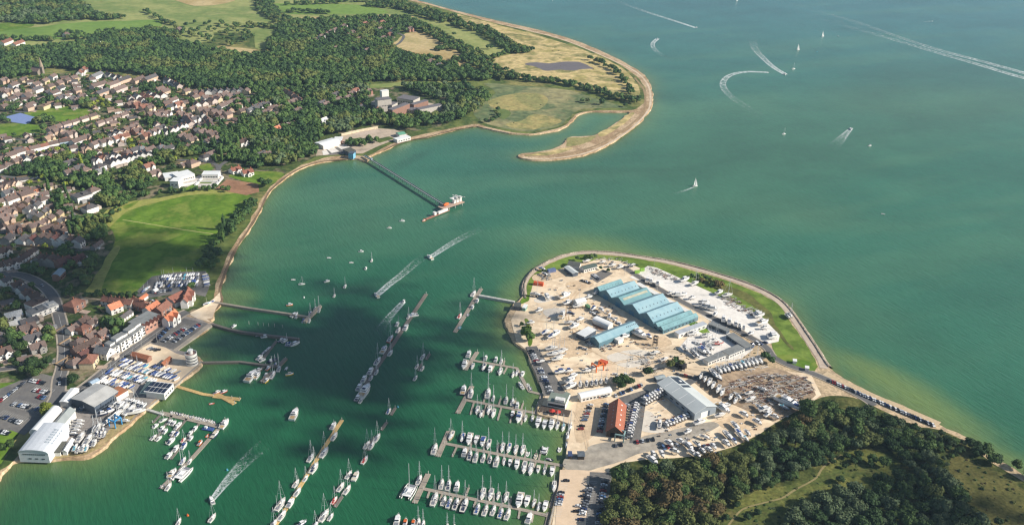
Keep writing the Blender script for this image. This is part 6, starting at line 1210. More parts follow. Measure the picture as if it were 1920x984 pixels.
# single moored / moving boats
for x,y,c,d,pl,h in ((552,775,'X:ww',(4,-8),'heading down the dark river channel alone',0),(806,482,'B:ww',(-7,-5),'leading a broad white wake below the pier',0),(706,553,'B:ww',(-6,-6),'leading a broad white wake in mid river',0),(757,565,'m:wr',(6,-8),'speeding up river beside the grey pontoon',0),(397,937,'M:wr',(-4,-8),'with a long wake near the lower left marina',0),(398,969,'Z:ww',(6,-8),'under way at the lower left picture foot',0),(335,977,'S:ww',(4,-8),'half cut by the lower left picture foot',0),
 (439,611,'m:wg',(8,-4),'moored alone between the two upper left piers',0),(543,571,'m:or',(10,-1),'moored above the upper left pier',0),(550,524,'q:ww',(10,0),'moored alone, nearest the left beach',0),(566,532,'s:ww',(10,-1),'moored alone off the club beach',0),(613,527,'m:wg',(10,-2),'moored alone in the upper river, dark windowed',0),(647,536,'S:ww',(5,-8),'moored alone left of the broad wake, upper one',0),(627,554,'s:ww',(5,-8),'moored alone left of the broad wake, lower one',0),(686,503,'m:wn',(6,-7),'moored alone below the pier, dark canopied',0),(697,488,'s:ww',(4,-8),'moored alone, nearest below the long pier',0),(617,483,'q:ww',(10,0),'moored farthest left below the pier',0),(659,492,'q:ww',(10,0),'moored beside the dark canopied boat',0),(677,471,'mn:ww',(10,0),'moored alone halfway to the pier',0),(754,414,'m:ww',(10,0),'moored alone beside the pier, upper one',0),(730,427,'m:wc',(10,0),'moored alone beside the pier, lower one',0),
 (1472,139,'M:ww',(4,-4),'leading a straight wake far out in open water',0),(1306,52,'m:ng',(10,-3),'at the tip of the far straight wake',0),(1631,273,'m:ww',(10,-1),'alone in the open water on the right',0),(1233,73,'m:ww',(3,5),'turning tightly in the open water',0),(1595,242,'M:ww',(4,5),'leading a broad wake in the right open water',0),(1440,136,'q:ww',(10,0),'at the tip of the curved wake',0),(1656,401,'q:ww',(10,2),'tiny craft in the right open water',0),(1748,40,'q:ww',(10,0),'tiny craft near the upper right corner',0),(1572,68,'q:wg',(10,0),'tiny craft between the far yachts',0)):
    boat(x,y,c,d,pl,None)
for x,y,c,pl in ((1304,348,'W:w','in the middle of the open water'),(1497,93,'W:w','far out, near the straight wake'),(1488,129,'S:ww','motoring beside the straight wake tip'),(1543,68,'W:w','farthest out on the right'),(1470,251,'s:ww','motoring in the right open water'),(1382,1,'W:w','at the very top edge')):
    r=boat(x,y,c,(6,-1),pl,None); 
    if 'W' in c: r.rotation_euler.x=math.radians(-8)
# ---------------------------------------------------------------- wakes
def foam_mat(name,scale,dens):
    m,t,b=node_mat(name); b.inputs['Base Color'].default_value=(.78,.84,.82,1); b.inputs['Roughness'].default_value=.9
    uv=t.nodes.new('ShaderNodeUVMap'); geo=t.nodes.new('ShaderNodeNewGeometry'); n=t.nodes.new('ShaderNodeTexNoise'); n.inputs['Scale'].default_value=scale; n.inputs['Detail'].default_value=6; n.inputs['Roughness'].default_value=.75; n.inputs['Distortion'].default_value=1.2; t.links.new(geo.outputs['Position'],n.inputs['Vector'])
    sp=t.nodes.new('ShaderNodeSeparateXYZ'); t.links.new(uv.outputs[0],sp.inputs[0])
    mt=lambda op,a,b_=None,c=None: (lambda nd:(setattr(nd,'operation',op),[t.links.new(v,nd.inputs[i]) if hasattr(v,'is_linked') else setattr(nd.inputs[i],'default_value',v) for i,v in enumerate((a,b_,c)) if v is not None],nd.outputs[0])[2])(t.nodes.new('ShaderNodeMath'))
    along=mt('POWER',sp.outputs[0],1.0); edge=mt('ABSOLUTE',mt('SUBTRACT',sp.outputs[1],.5)); ridge=mt('MULTIPLY',mt('POWER',mt('MULTIPLY',edge,2.1),2.0),.55); cut=mt('SMOOTH_MIN',mt('MULTIPLY',mt('SUBTRACT',.5,edge),9),1.0,.1)
    lev=mt('ADD',mt('MULTIPLY',mt('SUBTRACT',1,along),dens),mt('MULTIPLY',mt('SUBTRACT',1,along),ridge)); a=mt('MULTIPLY',mt('ADD',mt('SUBTRACT',n.outputs['Fac'],.64),mt('MULTIPLY',lev,.42)),2.4); a=mt('MULTIPLY',a,cut)
    cl=t.nodes.new('ShaderNodeClamp'); t.links.new(a,cl.inputs[0]); t.links.new(cl.outputs[0],b.inputs['Alpha']); return m
FOAM=foam_mat('wake_foam',.45,.7); FOAM2=foam_mat('faint_wake_foam',.2,.8)
def wake(label,pts,w0,w1,m=None,k=6):
    P_=[G(x,y,.08) for x,y in sm(pts,k,False)]; n=len(P_); v=[];f=[];uv=[]
    L=[0]
    for a,b in zip(P_[:-1],P_[1:]): L.append(L[-1]+(b-a).length)
    for i,p in enumerate(P_):
        d=P_[min(i+1,n-1)]-P_[max(i-1,0)]; d.normalize(); q=Vector((-d.y,d.x,0)); t=L[i]/L[-1]; w=(w0+(w1-w0)*t)/2; v+=[p+q*w,p-q*w]; uv+=[(t,1),(t,0)]
    f=[(2*i,2*i+1,2*i+3,2*i+2) for i in range(n-1)]; me=bpy.data.meshes.new('wake'); me.from_pydata(v,[],f); u=me.uv_layers.new(name='UVMap')
    for l in me.loops: u.data[l.index].uv=uv[l.vertex_index]
    me.materials.append(m or FOAM); tag(ob('wake',me),label,'wake',None,'stuff')
wake('broad foamy wake behind the cruiser below the pier',[(806,483),(830,467),(858,450),(895,432),(930,420)],6,12)
wake('broad foamy wake behind the cruiser in mid river',[(707,553),(730,533),(752,516),(785,488),(820,462)],6.5,12)
wake('wake trailing down river behind the small red speedboat',[(757,565),(742,581),(728,597),(710,622),(698,640)],5,11)
wake('long wake behind the boat by the lower left marina',[(397,937),(420,908),(445,880),(475,851),(520,815)],4,15)
wake('long straight far wake',[(1306,53),(1260,38),(1210,22),(1150,0),(1120,-10)],7,14,FOAM2)
wake('tight curved wake of the turning boat',[(1233,73),(1224,82),(1227,92),(1240,103),(1270,118)],8,10,FOAM2)
wake('straight wake beside the far yachts',[(1473,140),(1450,126),(1430,108),(1415,90),(1408,60)],9,18,FOAM2)
wake('curved wake ring in the open water',[(1440,136),(1400,135),(1370,141),(1356,154),(1360,170),(1380,188),(1415,210),(1450,240)],8,16,FOAM2)
wake('broad wake in the right open water',[(1597,240),(1585,252),(1572,266),(1555,284)],5,22)
for lb,pts in (('upper foam line of the long ship wake',[(1960,148),(1920,137),(1840,115),(1760,94),(1680,68),(1600,40),(1500,12),(1400,-14)]),('lower foam line of the long ship wake',[(1960,157),(1900,141),(1830,120),(1760,100),(1680,76),(1600,53),(1520,31),(1430,6)])): wake(lb,pts,15,12,foam_mat('ship_wake_foam',.16,.66))
wake('faint churned water between the long ship wake lines',[(1960,152),(1900,136),(1830,115),(1760,95),(1680,71),(1600,46),(1500,20),(1420,0)],30,26,foam_mat('churned_water',.08,.2))
wake('thin wake behind the yacht under sail',[(1300,351),(1285,357),(1268,362),(1250,366)],2,5); wake('tiny wake near the upper right corner',[(1748,40),(1730,41),(1712,41)],3,3)
# ---------------------------------------------------------------- pier with pier-head training station
def pier():
    a=G(683,297,0);b=G(834,391,0); d=b-a; L=d.length; rz=math.atan2(d.y,d.x); R=thing('long_pier',(a.x,a.y,0),rz,'long grey pier on legs running out to the orange training platform','pier')
    PG=mat('pier_grey',(170,178,170),.7,var=.08); ob('deck',MB().box((L/2,0,3.6),(L,2.9,.4)).mesh('deck',PG),R); b_=MB()
    for s in (-1,1): ob('railing',MB().box((L/2,s*1.35,4.2),(L,.1,.8)).mesh('railing',PG),R)
    for i in range(int(L/9)):
        q=MB()
        for s in (-1,1): q.tube((5+i*9,s*1.4,-2),(5+i*9,s*1.2,3.5),.2,6)
        q.box((5+i*9,0,3.3),(.35,3,.3)); ob('trestle',q.mesh('trestle',DKC),R)
    ob('shelter',MB().box((L*.1,0,4.9),(3,2.4,2.2)).mesh('shelter',GREYM),R)
pier()
p=G(838,392,0); rz=wdir(838,392,100,-33,0); R=thing('training_platform',p,rz,'pier-head training platform with white davits and an orange lifeboat','platform'); OR=SAILC['orange']
ob('deck',MB().box((6,0,3.6),(30,9,.8)).mesh('deck',mat('platform_deck',(200,170,150),.8,var=.15,scale=.5)),R)
for x in (-7,1,9,19): ob('leg',MB().tube((x,-3,-2),(x,-3,3.4),.4,8).tube((x,3,-2),(x,3,3.4),.4,8).mesh('leg',PILE),R)
lb=MB(); lb.rings([[(x*.5,y*.6,z) for x,y,z in hullpts(8,3.4,5)],hullpts(8,3.4,6),[(x*.85,y*.8,z) for x,y,z in hullpts(8,3.4,7.2)],[(x*.4,y*.3,z) for x,y,z in hullpts(8,3.4,8)]],cap=True); lo=ob('lifeboat',lb.mesh('lifeboat',OR),R,(-1,0,-.6))
for x,h in ((11,4),(15,6),(19,5)): ob('davit_tower',MB().box((x,1,4+h/2),(3,3,h)).tube((x,1,4+h),(x+2,-5,5+h),.4,6).tube((x,1,4+h),(x-2,6,5+h),.4,6).mesh('davit',WHT),R)
ob('white_canopy',MB().box((12,4,8.6),(7,4,.4),.3,(.8,.7)).box((17.5,-1,10),(3,3,1.2),.2,(.7,.7)).mesh('canopy',WHT),R)
p=G(820,404,0); R=thing('training_walkway',p,wdir(820,404,-100,40,0),'low jetty with covered walkway and an orange boat left of the pier head','jetty'); ob('deck',MB().box((0,0,1),(34,3,.6)).mesh('deck',mat('red_deck',(170,120,100),.8)),R); ob('covered_way',MB().box((-8,0,2.6),(14,2.4,2.4)).mesh('cover',WHT),R); ob('hut',MB().box((3,-1,3),(3,3,3)).mesh('hut',WHT),R)
boat(795,413,'m:oo',(-10,4),'at the outer end of the pier-head jetty',None)
# ---------------------------------------------------------------- boats ashore
BS=1.0; gy='boats laid up ashore in the big boatyard'
def yard(txt,d,place,g=gy): boats(txt,d,place,g,True)
yard('1059,553,B:ww,20 1065,566,M:ww,15 1084,572,S:ww,10 1054,589,B:ww,60 995,604,m:ww,5 1077,610,M:ww,20 1005,551,S:gw,-10 1026,555,Mn:ww,-60 1011,581,m:ww,15',(10,-3),'of the boats spread over the open sandy yard')
yard('1023,621,S:wb,25 1036,628,S:wb,20 1042,624,M:ww,25 1034,651,S:ww,10 1037,662,S:ww,8 1047,659,S:ww,8 1056,655,s:ww,8 1045,671,S:ww,12 1050,666,sn:ww,10 1014,676 ,sn:ww'.replace(' ,',','),(10,-2),'in the stack of yachts beside the sandy yard wall')
yard('1051,695,M:wb,8 1066,694,m:wb,8 1076,703,m:wg,15 1100,694,m:ww,5 1112,690,m:wt,10 1069,712,M:wg,25 1071,722,M:ww,20 1073,705,m:ww,15',(10,-2),'in the tarpaulin row beside the yard wall')
yard('1088,719,s:wc 1100,718,sn:wn 1110,717,s:wn 1118,716,sn:wn 1127,714,s:wc 1137,712,s:wc 1157,707,s:ww 1175,705,S:ww,120',(1,-10),'in the upright row behind the long white tent')
yard('1198,624,X:ww,-28 1170,630,M:wn,10 1216,630,m:nb,-30',(10,-2),'beside the pale blue workshop')
yard('1214,524,M:ww,70 1221,526,M:ww,80 1234,530,M:ww,70 1284,523,M:ww,15 1303,530,S:ww,20 1257,549,m:ww 1270,552,M:wn,0 1282,551,m:ww 1298,557,m:ww 1320,566,M:ww,0 1318,571,m:ww,0 1326,574,M:ww,-10 1335,577,M:ww,-10 1341,588,m:ww,40',(10,-2),'across the upper pale concrete yard')
yard('1357,597,M:ww 1368,602,M:ww 1380,606,M:ww 1387,609,m:ww 1395,613,m:ww 1349,547,M:ww,20 1364,552,S:ww,10 1420,586,M:ww,10 1424,590,M:ww,10 1430,603,B:ww,15 1434,613,m:ww,5 1448,626,M:ww,10 1450,630,M:ww,10 1408,624,m:wn,20',(2,-10),'across the lower pale concrete yard')
yard('1300,623,S:ww,15 1325,627,S:wc,10 1340,636,S:ww,15 1348,642,sn:rr,10 1330,640,sn:ww,25 1285,651,S:wg,-50 1300,658,S:wg,-40 1305,663,S:gw,-40 1316,656,M:wb,-35 1322,653,S:wb,-35 1326,658,S:ww,-35 1332,650,s:ww,-30',(10,-2),'in the yard behind the low white offices')
yard(' '.join(f'{1349+i*7.6:.0f},{693-i*1.9:.1f},{c},-50' for i,c in enumerate('Sn:ww S:gg Sn:ww S:nb Sn:gn S:wc Sn:gt S:ww Sn:ww S:wc Sn:ww'.split())),(5,5),'in the long slanting row below the yard road')
yard('1314,704,sn:ww,250 1322,710,sn:ww,250 1330,715,Sn:ww,245 1337,721,Sn:ww,245 1347,728,Sn:ww,245 1354,734,Sn:ww,245 1340,700,Z:gg,-50 1347,704,Z:nn,-50 1370,743,sn:ww,240 1379,750,sn:ww,240 1385,742,sn:ww,-45',(5,5),'beside the grey metal hall, in two rows')
yard('1408,746,Sn:ww,20 1434,766,M:ww,10 1440,770,sn:ww,0 1355,764,B:ww,-30 1350,776,Sn:ww,15 1312,790,M:ww,15 1380,797,Sn:ww,-45 1388,812,Zn:wb,-50 1402,810,sn:ww,-45 1367,816,Zn:gg,-45 1398,820,sn:wt,-45',(10,-2),'scattered along the lower yard towards the wood')
yard('1292,835,Mn:gg,-45 1307,831,m:wc,-40 1318,845,m:gn,-45 1330,843,m:ww,-40 1298,848,m:ww,-40 1308,852,m:gg,-40 1348,853,m:nb,-30 1265,845,m:wn,-20 1241,850,m:ww,-60 1224,862,M:ww,-40 1225,850,m:gg,-60',(10,-2),'in the last row before the wood')
yard('1237,793,Sn:gg,80',(2,10),'on a trailer in front of the racks',None)
yard('1476,752,Xn:wt,-25 1492,762,M:wb,-25 1470,762,sn:gt,-25 1440,776,m:ww 1500,757,m:wb,-25',(10,-5),'beside the wood at the far end of the yard')
yard('1017,503,sn:gb,-20 1022,513,sn:gw,-30 1100,488,sn:ww 1130,490,sn:ww 1148,496,sn:ww 1163,500,m:ww 1185,496,sn:gw 1477,592,sn:ww,-40 1481,590,s:ww,-40',(10,-2),'of the small craft near the point clubhouse')
yard('1118,548,m:ww,20 1104,556,m:ww,10 1150,598,sn:ww,-30 1160,607,m:nn,-20 1088,598,m:ww,15 1067,603,sn:ww,5 1113,577,m:wb,30 1128,580,m:ww,-40 1143,592,mn:ww,60 1228,660,sn:ww,10 1246,672,sn:ww,20',(10,-2),'of the small craft between the sheds and the tents')
yard('1255,830,m:wg,-35 1276,826,m:ww,-30 1338,836,m:wn,-45 1362,830,m:ww,-45 1376,826,m:wb,-45 1322,818,sn:ww,-20 1290,808,m:ww,20 1420,790,m:ww,-30 1452,780,m:ww,-20 1424,762,sn:ww,-40 1395,776,m:ww,-30 1362,760,m:gg,10 1405,735,sn:ww,15 1430,728,sn:ww,-20',(10,-2),'of the small craft between the grey hall and the wood')
# racks of motor boats
RK=mat('rack_steel',(120,116,116),.7)
def rack(a,b2,n,lv,label,dirp,codes):
    A_=G(*a);B_=G(*b2); d=B_-A_; L=d.length; rz=math.atan2(d.y,d.x); R=thing('boat_rack',((A_.x+B_.x)/2,(A_.y+B_.y)/2,LZ),rz,label,'boat rack'); q=MB()
    for i in range(n+1):
        for y in (-2.4,2.4): q.box((-L/2+L*i/n,y,lv*1.6),(.2,.2,lv*3.2))
    ob('post',q.mesh('posts',RK),R)
    for l in range(lv): ob('beam',MB().box((0,-2.2,l*3.1+.6),(L,.2,.2)).box((0,2.2,l*3.1+.6),(L,.2,.2)).mesh('beams',RK),R)
    for i in range(n):
        for l in range(lv):
            p=A_.lerp(B_,(i+.5)/n); c=codes[(i+l)%len(codes)]; b,hm,sc=spec(c); pr=cruiser(6.4,hm,'w' if sc!='blue' else 'b',False,sc if sc in('grey','blue','cream','navy') else 'grey')
            put(pr,(p.x,p.y,LZ+1.2+l*3.1),rz+math.pi/2*(1 if dirp else -1),f'small {HN[hm]} motor boat in bay {nth(i+1)}, {"bottom" if l==0 else "upper"} shelf of {label}','motor boat','motor boats stacked in the yard racks')
rack((1192,766),(1178,824),12,2,'rack beside the orange boathouse',True,['w:ng','w:wg','m:gg','m:nn','m:ww','m:gb'][1:])
rack((1205,760),(1240,740),7,2,'rack behind the orange boathouse',False,['m:ww','m:gg','m:wb','m:nn']); rack((1246,800),(1290,782),8,1,'low rack in front of the grey hall',False,['m:ww','m:ng','m:wb']);
# left boatyard
gl='boats laid up ashore in the left boatyard'
def yl(txt,d,place): boats(txt,d,place,gl,True)
yl('218,776,Z:ww,40 232,764,Zn:ww,40 243,767,Zn:ww,40 253,770,Z:ww,10 233,787,s:wg,-5 226,758,M:ww,40',(6,-5),'of the large yachts on the left quay')
yl('147,788,sn:ww,0 146,794,sn:ww,0 143,799,sn:ww,0 141,805,sn:ww,-5 136,811,sn:gg,-5',(10,0),'of the stack of small yachts by the grey roof')
yl('151,818,Zn:ww,55 165,823,Zn:ww,55 155,838,Sn:ww,60 162,839,sn:wt,60 141,838,sn:gt,60 146,842,sn:ww,60 177,829,s:wg,60 172,830,sn:gn,60 184,800,S:ww,65 177,803,s:ww,65 192,806,s:nn,65 188,814,s:wn,65 195,813,sn:gg,60 181,812,sn:wn,60',(4,-8),'on the lower left quay corner')
yl('247,753,m:gg,40 255,756,m:gn,40 262,759,m:nn,40 269,761,m:gg,40',(6,-5),'of the small motor boats by the quay edge')
R,L,Wd,ro=simple('boat_tent','long white tarpaulin tent between the boat store and the yachts',(117,846),(131,824),(137,827),3.2,1.2,SAILC['white'],SAILC['white'],cat='tent')
yl('206,786,m:ww,30 199,790,sn:ww,40 192,775,m:nn,10 205,770,m:wb,20 214,757,sn:ww,30 238,752,m:ww,50 120,800,m:ww,60 130,770,sn:ww,20 160,762,m:gg,15',(8,-4),'of the small craft on the left boatyard apron')
# blue hoist
def hoist(x,y,d,label,m,W_=5.5,H=6,L=6):
    p=G(x,y); R=thing('boat_hoist',p,bdir(x,y,d),label,'boat hoist')
    for s in (-1,1):
        for t in (-1,1): ob('leg',MB().box((t*L/2,s*W_/2,H/2),(.7,.7,H)).mesh('leg',m),R)
        ob('side_beam',MB().box((0,s*W_/2,H-.2),(L,.8,.9)).mesh('side_beam',m),R)
    ob('cross_beam',MB().box((L/2,0,H+.1),(.8,W_,.9)).mesh('cross_beam',m),R)
hoist(217,797,(10,4),'bright blue travel hoist on the left quay',mat('hoist_blue',(70,150,205),.5)); hoist(1162,824,(10,2),'pale green travel hoist in front of the orange boathouse',mat('hoist_green',(150,180,176),.6))
hoist(1120,693,(8,6),'orange travel hoist at the end of the tarpaulin row',SAILC['orange'],7,6,6)
for x,y,lb,m_,sz in ((1228,648,'dark upright lifting frame in the middle of the sandy yard','k',(3,2.4,9)),(1131,682,'orange machine beside the orange hoist','o',(6,4,2.6)),(1268,688,'tall dark cage beside the yard trees','k',(6,5,5)),(1279,692,'second tall dark cage beside the yard trees','k',(5,5,4.6))):
    p=G(x,y); R=thing('yard_lifter',p,bdir(x,y,(10,3)),lb,'lifting frame'); mm={'k':mat('black_steel',(52,50,54),.7),'o':mat('machine_orange',(204,92,60),.6)}[m_]
    for s in (-1,1):
        for t in (-1,1): ob('post',MB().box((t*sz[0]/2,s*sz[1]/2,sz[2]/2),(.35,.35,sz[2])).mesh('post',mm),R)
    for z in (.35,.65,1.0): ob('brace',MB().box((0,0,sz[2]*z),(sz[0],sz[1],.3)).mesh('brace',mm),R)
# dinghy parks
DC=['w','w','b','w','t','c','g','w','n','b','w','g']; DMAT={'w':SAILC['white'],'b':SAILC['blue'],'t':SAILC['teal'],'c':SAILC['cream'],'g':SAILC['grey'],'n':SAILC['navy']}; DNM={'w':'white','b':'blue','t':'turquoise','c':'cream','g':'grey','n':'navy'}
def dproto(c,mast):
    k=('d',c,mast)
    if k in YP: return YP[k]
    L=4.8;B=1.9; b=MB(); b.rings([hullpts(L*.9,B,.25,.7),hullpts(L,B,.75)],cap=True); b.f=[tuple(reversed(f)) for f in b.f]; cv=MB(); cv.rings([hullpts(L*1.01,B*1.02,.74),[(x*.9,y*.35,z) for x,y,z in hullpts(L,B,1.15)]],cap=True); cv.f=[tuple(reversed(f)) for f in cv.f]
    parts=[('hull',b.mesh('hull',GEL)),('boat_cover',cv.mesh('cover',DMAT[c]))]
    if mast: parts.append(('mast',MB().tube((.6,0,.8),(.6,0,6.6),.07,5,.05).mesh('mast',ALU)))
    YP[k]=('dinghy',parts); return YP[k]
ND=0
def drow(a,b2,n,place,dpx):
    global ND
    for i in range(n):
        if random.random()<.06: continue
        t=(i+.5)/n; x=a[0]+(b2[0]-a[0])*t; y=a[1]+(b2[1]-a[1])*t; c=random.choice(DC); p=G(x,y,LZ+.34); ND+=1
        put(dproto(c,random.random()<.3),p,bdir(x,y,dpx)+random.uniform(-.12,.12)+(math.pi if random.random()<.3 else 0),f'dinghy under {DNM[c]} cover, {nth(i+1)} from the road end {place}','dinghy','dinghies laid up in the dinghy parks',random.uniform(1.05,1.3))
DP=(7,-4)
drow((228,675),(276,688),11,'of the top row, left dinghy park',DP); drow((225,684),(330,708),24,'of the second row, left dinghy park',DP); drow((232,688),(334,712),23,'of the third row, left dinghy park',DP)
drow((205,694),(292,716),19,'of the fourth row, left dinghy park',DP); drow((200,699),(285,720),19,'of the fifth row, left dinghy park',DP); drow((190,707),(250,727),14,'of the sixth row, left dinghy park',DP); drow((188,713),(236,728),11,'of the seventh row, left dinghy park',DP); drow((286,686),(336,700),12,'of the row by the tower, dinghy park',DP)
CP_=(4,-7)
drow((302,520),(374,515),17,'of the far row, club park',CP_); drow((298,525),(374,522),17,'of the second row, club park',CP_); drow((292,532),(372,529),17,'of the third row, club park',CP_); drow((290,538),(372,535),17,'of the near row, club park',CP_); drow((384,514),(389,538),8,'of the shore column, club park',(8,-2)); drow((268,548),(278,540),4,'of the hedge row, club park',(8,-4)); drow((384,572),(398,566),8,'of the beach row, club hard',(8,-2))
# mast racks and cradles lying about: uncountable clutter
def clutter(label,poly_px,n,cols,lng=(3,10)):
    Pw=[G(x,y) for x,y in poly_px]; b=MB(); x0=min(p.x for p in Pw);x1=max(p.x for p in Pw);y0=min(p.y for p in Pw);y1=max(p.y for p in Pw); k=0
    ms=[mat('clutter_'+c,{'s':(196,194,188),'r':(140,104,86),'w':(224,220,214),'k':(84,80,80),'b':(120,140,160)}[c],.7) for c in cols]
    while k<n:
        x=random.uniform(x0,x1);y=random.uniform(y0,y1)
        if not inpoly(Pw,x,y): continue
        k+=1; b.cur=random.randrange(len(ms)); L=random.uniform(*lng); a=random.choice([.35,.45,-1.0,.4])+random.uniform(-.1,.1)
        if random.random()<.6: b.box((x,y,LZ+random.uniform(.3,1.6)),(L,.22,.2),a)
        else:
            b.box((x,y,LZ+.6),(1.6,1.2,.15),a); b.box((x+.7,y,LZ+.4),(.12,1.2,1.0),a); b.box((x-.7,y,LZ+.4),(.12,1.2,1.0),a)
    tag(ob('yard_clutter',b.mesh('clutter',*ms)),label,'yard clutter',None,'stuff')
clutter('pallets, props and small gear dotted over the sandy yard',[(1000,560),(1080,500),(1150,530),(1110,545),(1150,620),(1240,650),(1290,690),(1180,720),(1060,735),(1010,660)],230,'skwrb',(1,3)); clutter('props and trailers dotted over the lower yard',[(1180,760),(1250,740),(1330,800),(1440,765),(1500,755),(1480,780),(1330,848),(1240,850)],120,'skwrb',(1,4))
clutter('tangle of spars, cradles and rusty trailers in the brown corner of the yard',[(1350,742),(1368,715),(1440,700),(1515,708),(1526,735),(1490,752),(1440,762),(1390,752)],620,'srrkw')
clutter('row of empty cradles on the pale concrete yard edge',[(1350,556),(1372,556),(1432,590),(1420,596),(1362,575)],150,'srs',(2,5)); clutter('empty cradles along the top of the pale concrete yard',[(1215,502),(1235,506),(1272,524),(1262,528),(1225,516)],110,'srs',(2,4))
clutter('spars and empty cradles laid across the sandy yard',[(1180,668),(1215,648),(1290,670),(1300,690),(1260,684),(1230,700),(1190,690)],90,'skws',(3,12)); clutter('cradles by the clubhouse slip',[(1010,515),(1030,512),(1033,525),(1014,526)],50,'sk',(2,4)); clutter('loose gear beside the white canopy shelter',[(1095,575),(1150,575),(1160,598),(1130,600),(1100,585)],60,'skrb',(1.5,4)); clutter('walled store of loose gear below the blue workshop',[(1122,650),(1155,640),(1160,648),(1135,662)],50,'kbrw',(1.5,3)); clutter('loose gear between boats of the left quay',[(135,842),(195,800),(205,812),(165,845)],60,'skb',(1.5,4)); clutter('small craft and gear beside the clubhouse',[(1100,480),(1170,486),(1200,500),(1170,506),(1120,494)],70,'swk',(1.5,4)); clutter('fenced heap of spars beside the long yard hedge',[(1380,690),(1420,682),(1440,690),(1400,702)],30,'sw',(3,8))
# ================================================================ CARS
CC={'black':(34,36,42),'dark blue':(48,62,98),'silver':(176,180,184),'white':(230,230,228),'grey':(104,108,114),'red':(150,48,50),'blue':(84,112,150),'dark grey':(62,66,72)}
CCM={k:mat('car_'+k.replace(' ','_'),v,.3,.55,var=.02) for k,v in CC.items()}; TYRE=mat('tyre',(26,26,28),.9)
CPR={}
def car(c,van=False):
    k=(c,van)
    if k in CPR: return CPR[k]
    L,B=(4.9,1.95) if van else (4.4,1.8); b=MB(); prof=[(-L/2,.35),(-L/2,.9),(-L*.42,1.0),(L*.2,.95),(L*.45,.8),(L/2,.6),(L/2,.35)]
    n=len(b.v); 
    for s in (-1,1): b.v+=[(x,s*B/2*(1 if z<.9 else .95),z) for x,z in prof]
    m=len(prof); b.f+=[tuple(range(n,n+m)),tuple(range(n+2*m-1,n+m-1,-1))]+[(n+(i+1)%m,n+i,n+m+i,n+m+(i+1)%m) for i in range(m)]; b.m+=[0]*(m+2)
    h=1.9 if van else 1.45; b.box((-L*.09 if not van else -L*.12,0,h),(L*(.36 if not van else .62),B*.74,.07)); g=MB(); x0=-L*.1 if not van else -L*.12; g.box((x0,0,(h+.95)/2),(L*(.56 if not van else .74),B*.9,h-.95),0,(.66 if not van else .86,.84))
    w=MB().tube((0,-.12,0),(0,.12,0),.32,10).mesh('wheel',TYRE)
    CPR[k]=('van' if van else 'parked_car',[('body',b.mesh('body',CCM[c])),('window',g.mesh('win',DARKG if not van or c!='white' else DARKG))]+[('wheel',w,None,(x,y,.32)) for x in (-L*.31,L*.31) for y in (-B/2+.05,B/2-.05)]); return CPR[k]
KEYS=['black','dark blue','silver','white','grey','black','dark grey','silver','dark blue','white','white','silver','black','grey','red','blue']
NC=0
def cars(a,b2,n,dpx,place,group,seq=None,skip=.08,z=LZ+.31):
    global NC
    for i in range(n):
        if random.random()<skip: continue
        t=(i+.5)/n; x=a[0]+(b2[0]-a[0])*t; y=a[1]+(b2[1]-a[1])*t; c=seq[i%len(seq)] if seq else random.choice(KEYS); van=random.random()<.05; p=G(x,y,z+.6); p.z=z; NC+=1
        pr=car(c,van)
        if y<600: pr=(pr[0],pr[1][:2])
        put(pr,p,bdir(x,y,dpx)+random.uniform(-.04,.04)+(math.pi if random.random()<.5 else 0),f'{c} {"van" if van else "car"}, {nth(i+1)} {place}','van' if van else 'car',group)
g1='cars parked on the right shore'
cars((996,655),(1036,742),23,(10,0),'from the sea end of the quay row',g1,skip=.1)
cars((1060,902),(1064,898),1,(10,0),'alone at the top of the paved car park',g1,skip=0); cars((1053,920),(1047,947),6,(10,0),'down the quay side of the paved car park',g1,['black','silver','red','blue','silver','white'],0)
cars((1108,908),(1088,975),14,(10,1),'down the middle row of the paved car park',g1); cars((1100,915),(1078,962),5,(10,1),'down the inner row of the paved car park',g1,skip=.3)
cars((1134,900),(1122,982),15,(10,1),'down the wood side of the paved car park',g1)
cars((1108,756),(1088,806),9,(10,0),'down the left row by the orange boathouse',g1,skip=.15); cars((1137,755),(1124,810),12,(10,1),'against the left wall of the orange boathouse',g1,skip=.05); cars((1176,756),(1166,778),5,(10,0),'against the right wall of the orange boathouse',g1)
cars((1104,745),(1140,740),8,(4,-8),'in front of the long white tent',g1,['black','silver','white','white','red','white','silver','silver'],0); cars((1152,742),(1205,720),11,(5,8),'below the yard trees',g1,skip=.15)
cars((1268,700),(1300,708),5,(8,3),'behind the grey metal hall',g1); cars((1150,835),(1230,822),8,(2,8),'on the worn concrete apron',g1,skip=.35); cars((1240,840),(1290,828),6,(5,6),'along the wood edge of the apron',g1); cars((1300,842),(1340,832),5,(5,6),'among the last boats before the wood',g1); cars((1085,650),(1100,655),2,(8,2),'in the sandy yard by the blue workshop',g1,skip=0); cars((1100,640),(1108,646),3,(8,4),'at the gable of the blue workshop',g1,skip=0); cars((1300,640),(1318,648),3,(6,6),'in the yard behind the offices',g1); cars((1404,650),(1440,640),4,(8,4),'at the bend of the yard road',g1); cars((1176,786),(1170,828),8,(10,1),'along the rack beside the boathouse',g1)
cars((1554,712),(1752,797),42,(6,8),'along the beach road from the promenade',g1,skip=.05)
cars((1112,514),(1126,524),5,(8,-3),'in the little car park by the clubhouse',g1); cars((1090,525),(1115,533),6,(8,4),'outside the clubhouse yard',g1); cars((1380,652),(1425,642),5,(8,5),'outside the office corner',g1,skip=.2); cars((1066,585),(1075,588),2,(8,2),'in the open sandy yard',g1,skip=0); cars((1110,585),(1128,600),4,(8,4),'beside the blue shed wall',g1); cars((1150,700),(1156,702),1,(8,1),'behind the upright yacht row',g1,skip=0)
g2='cars parked on the left shore'
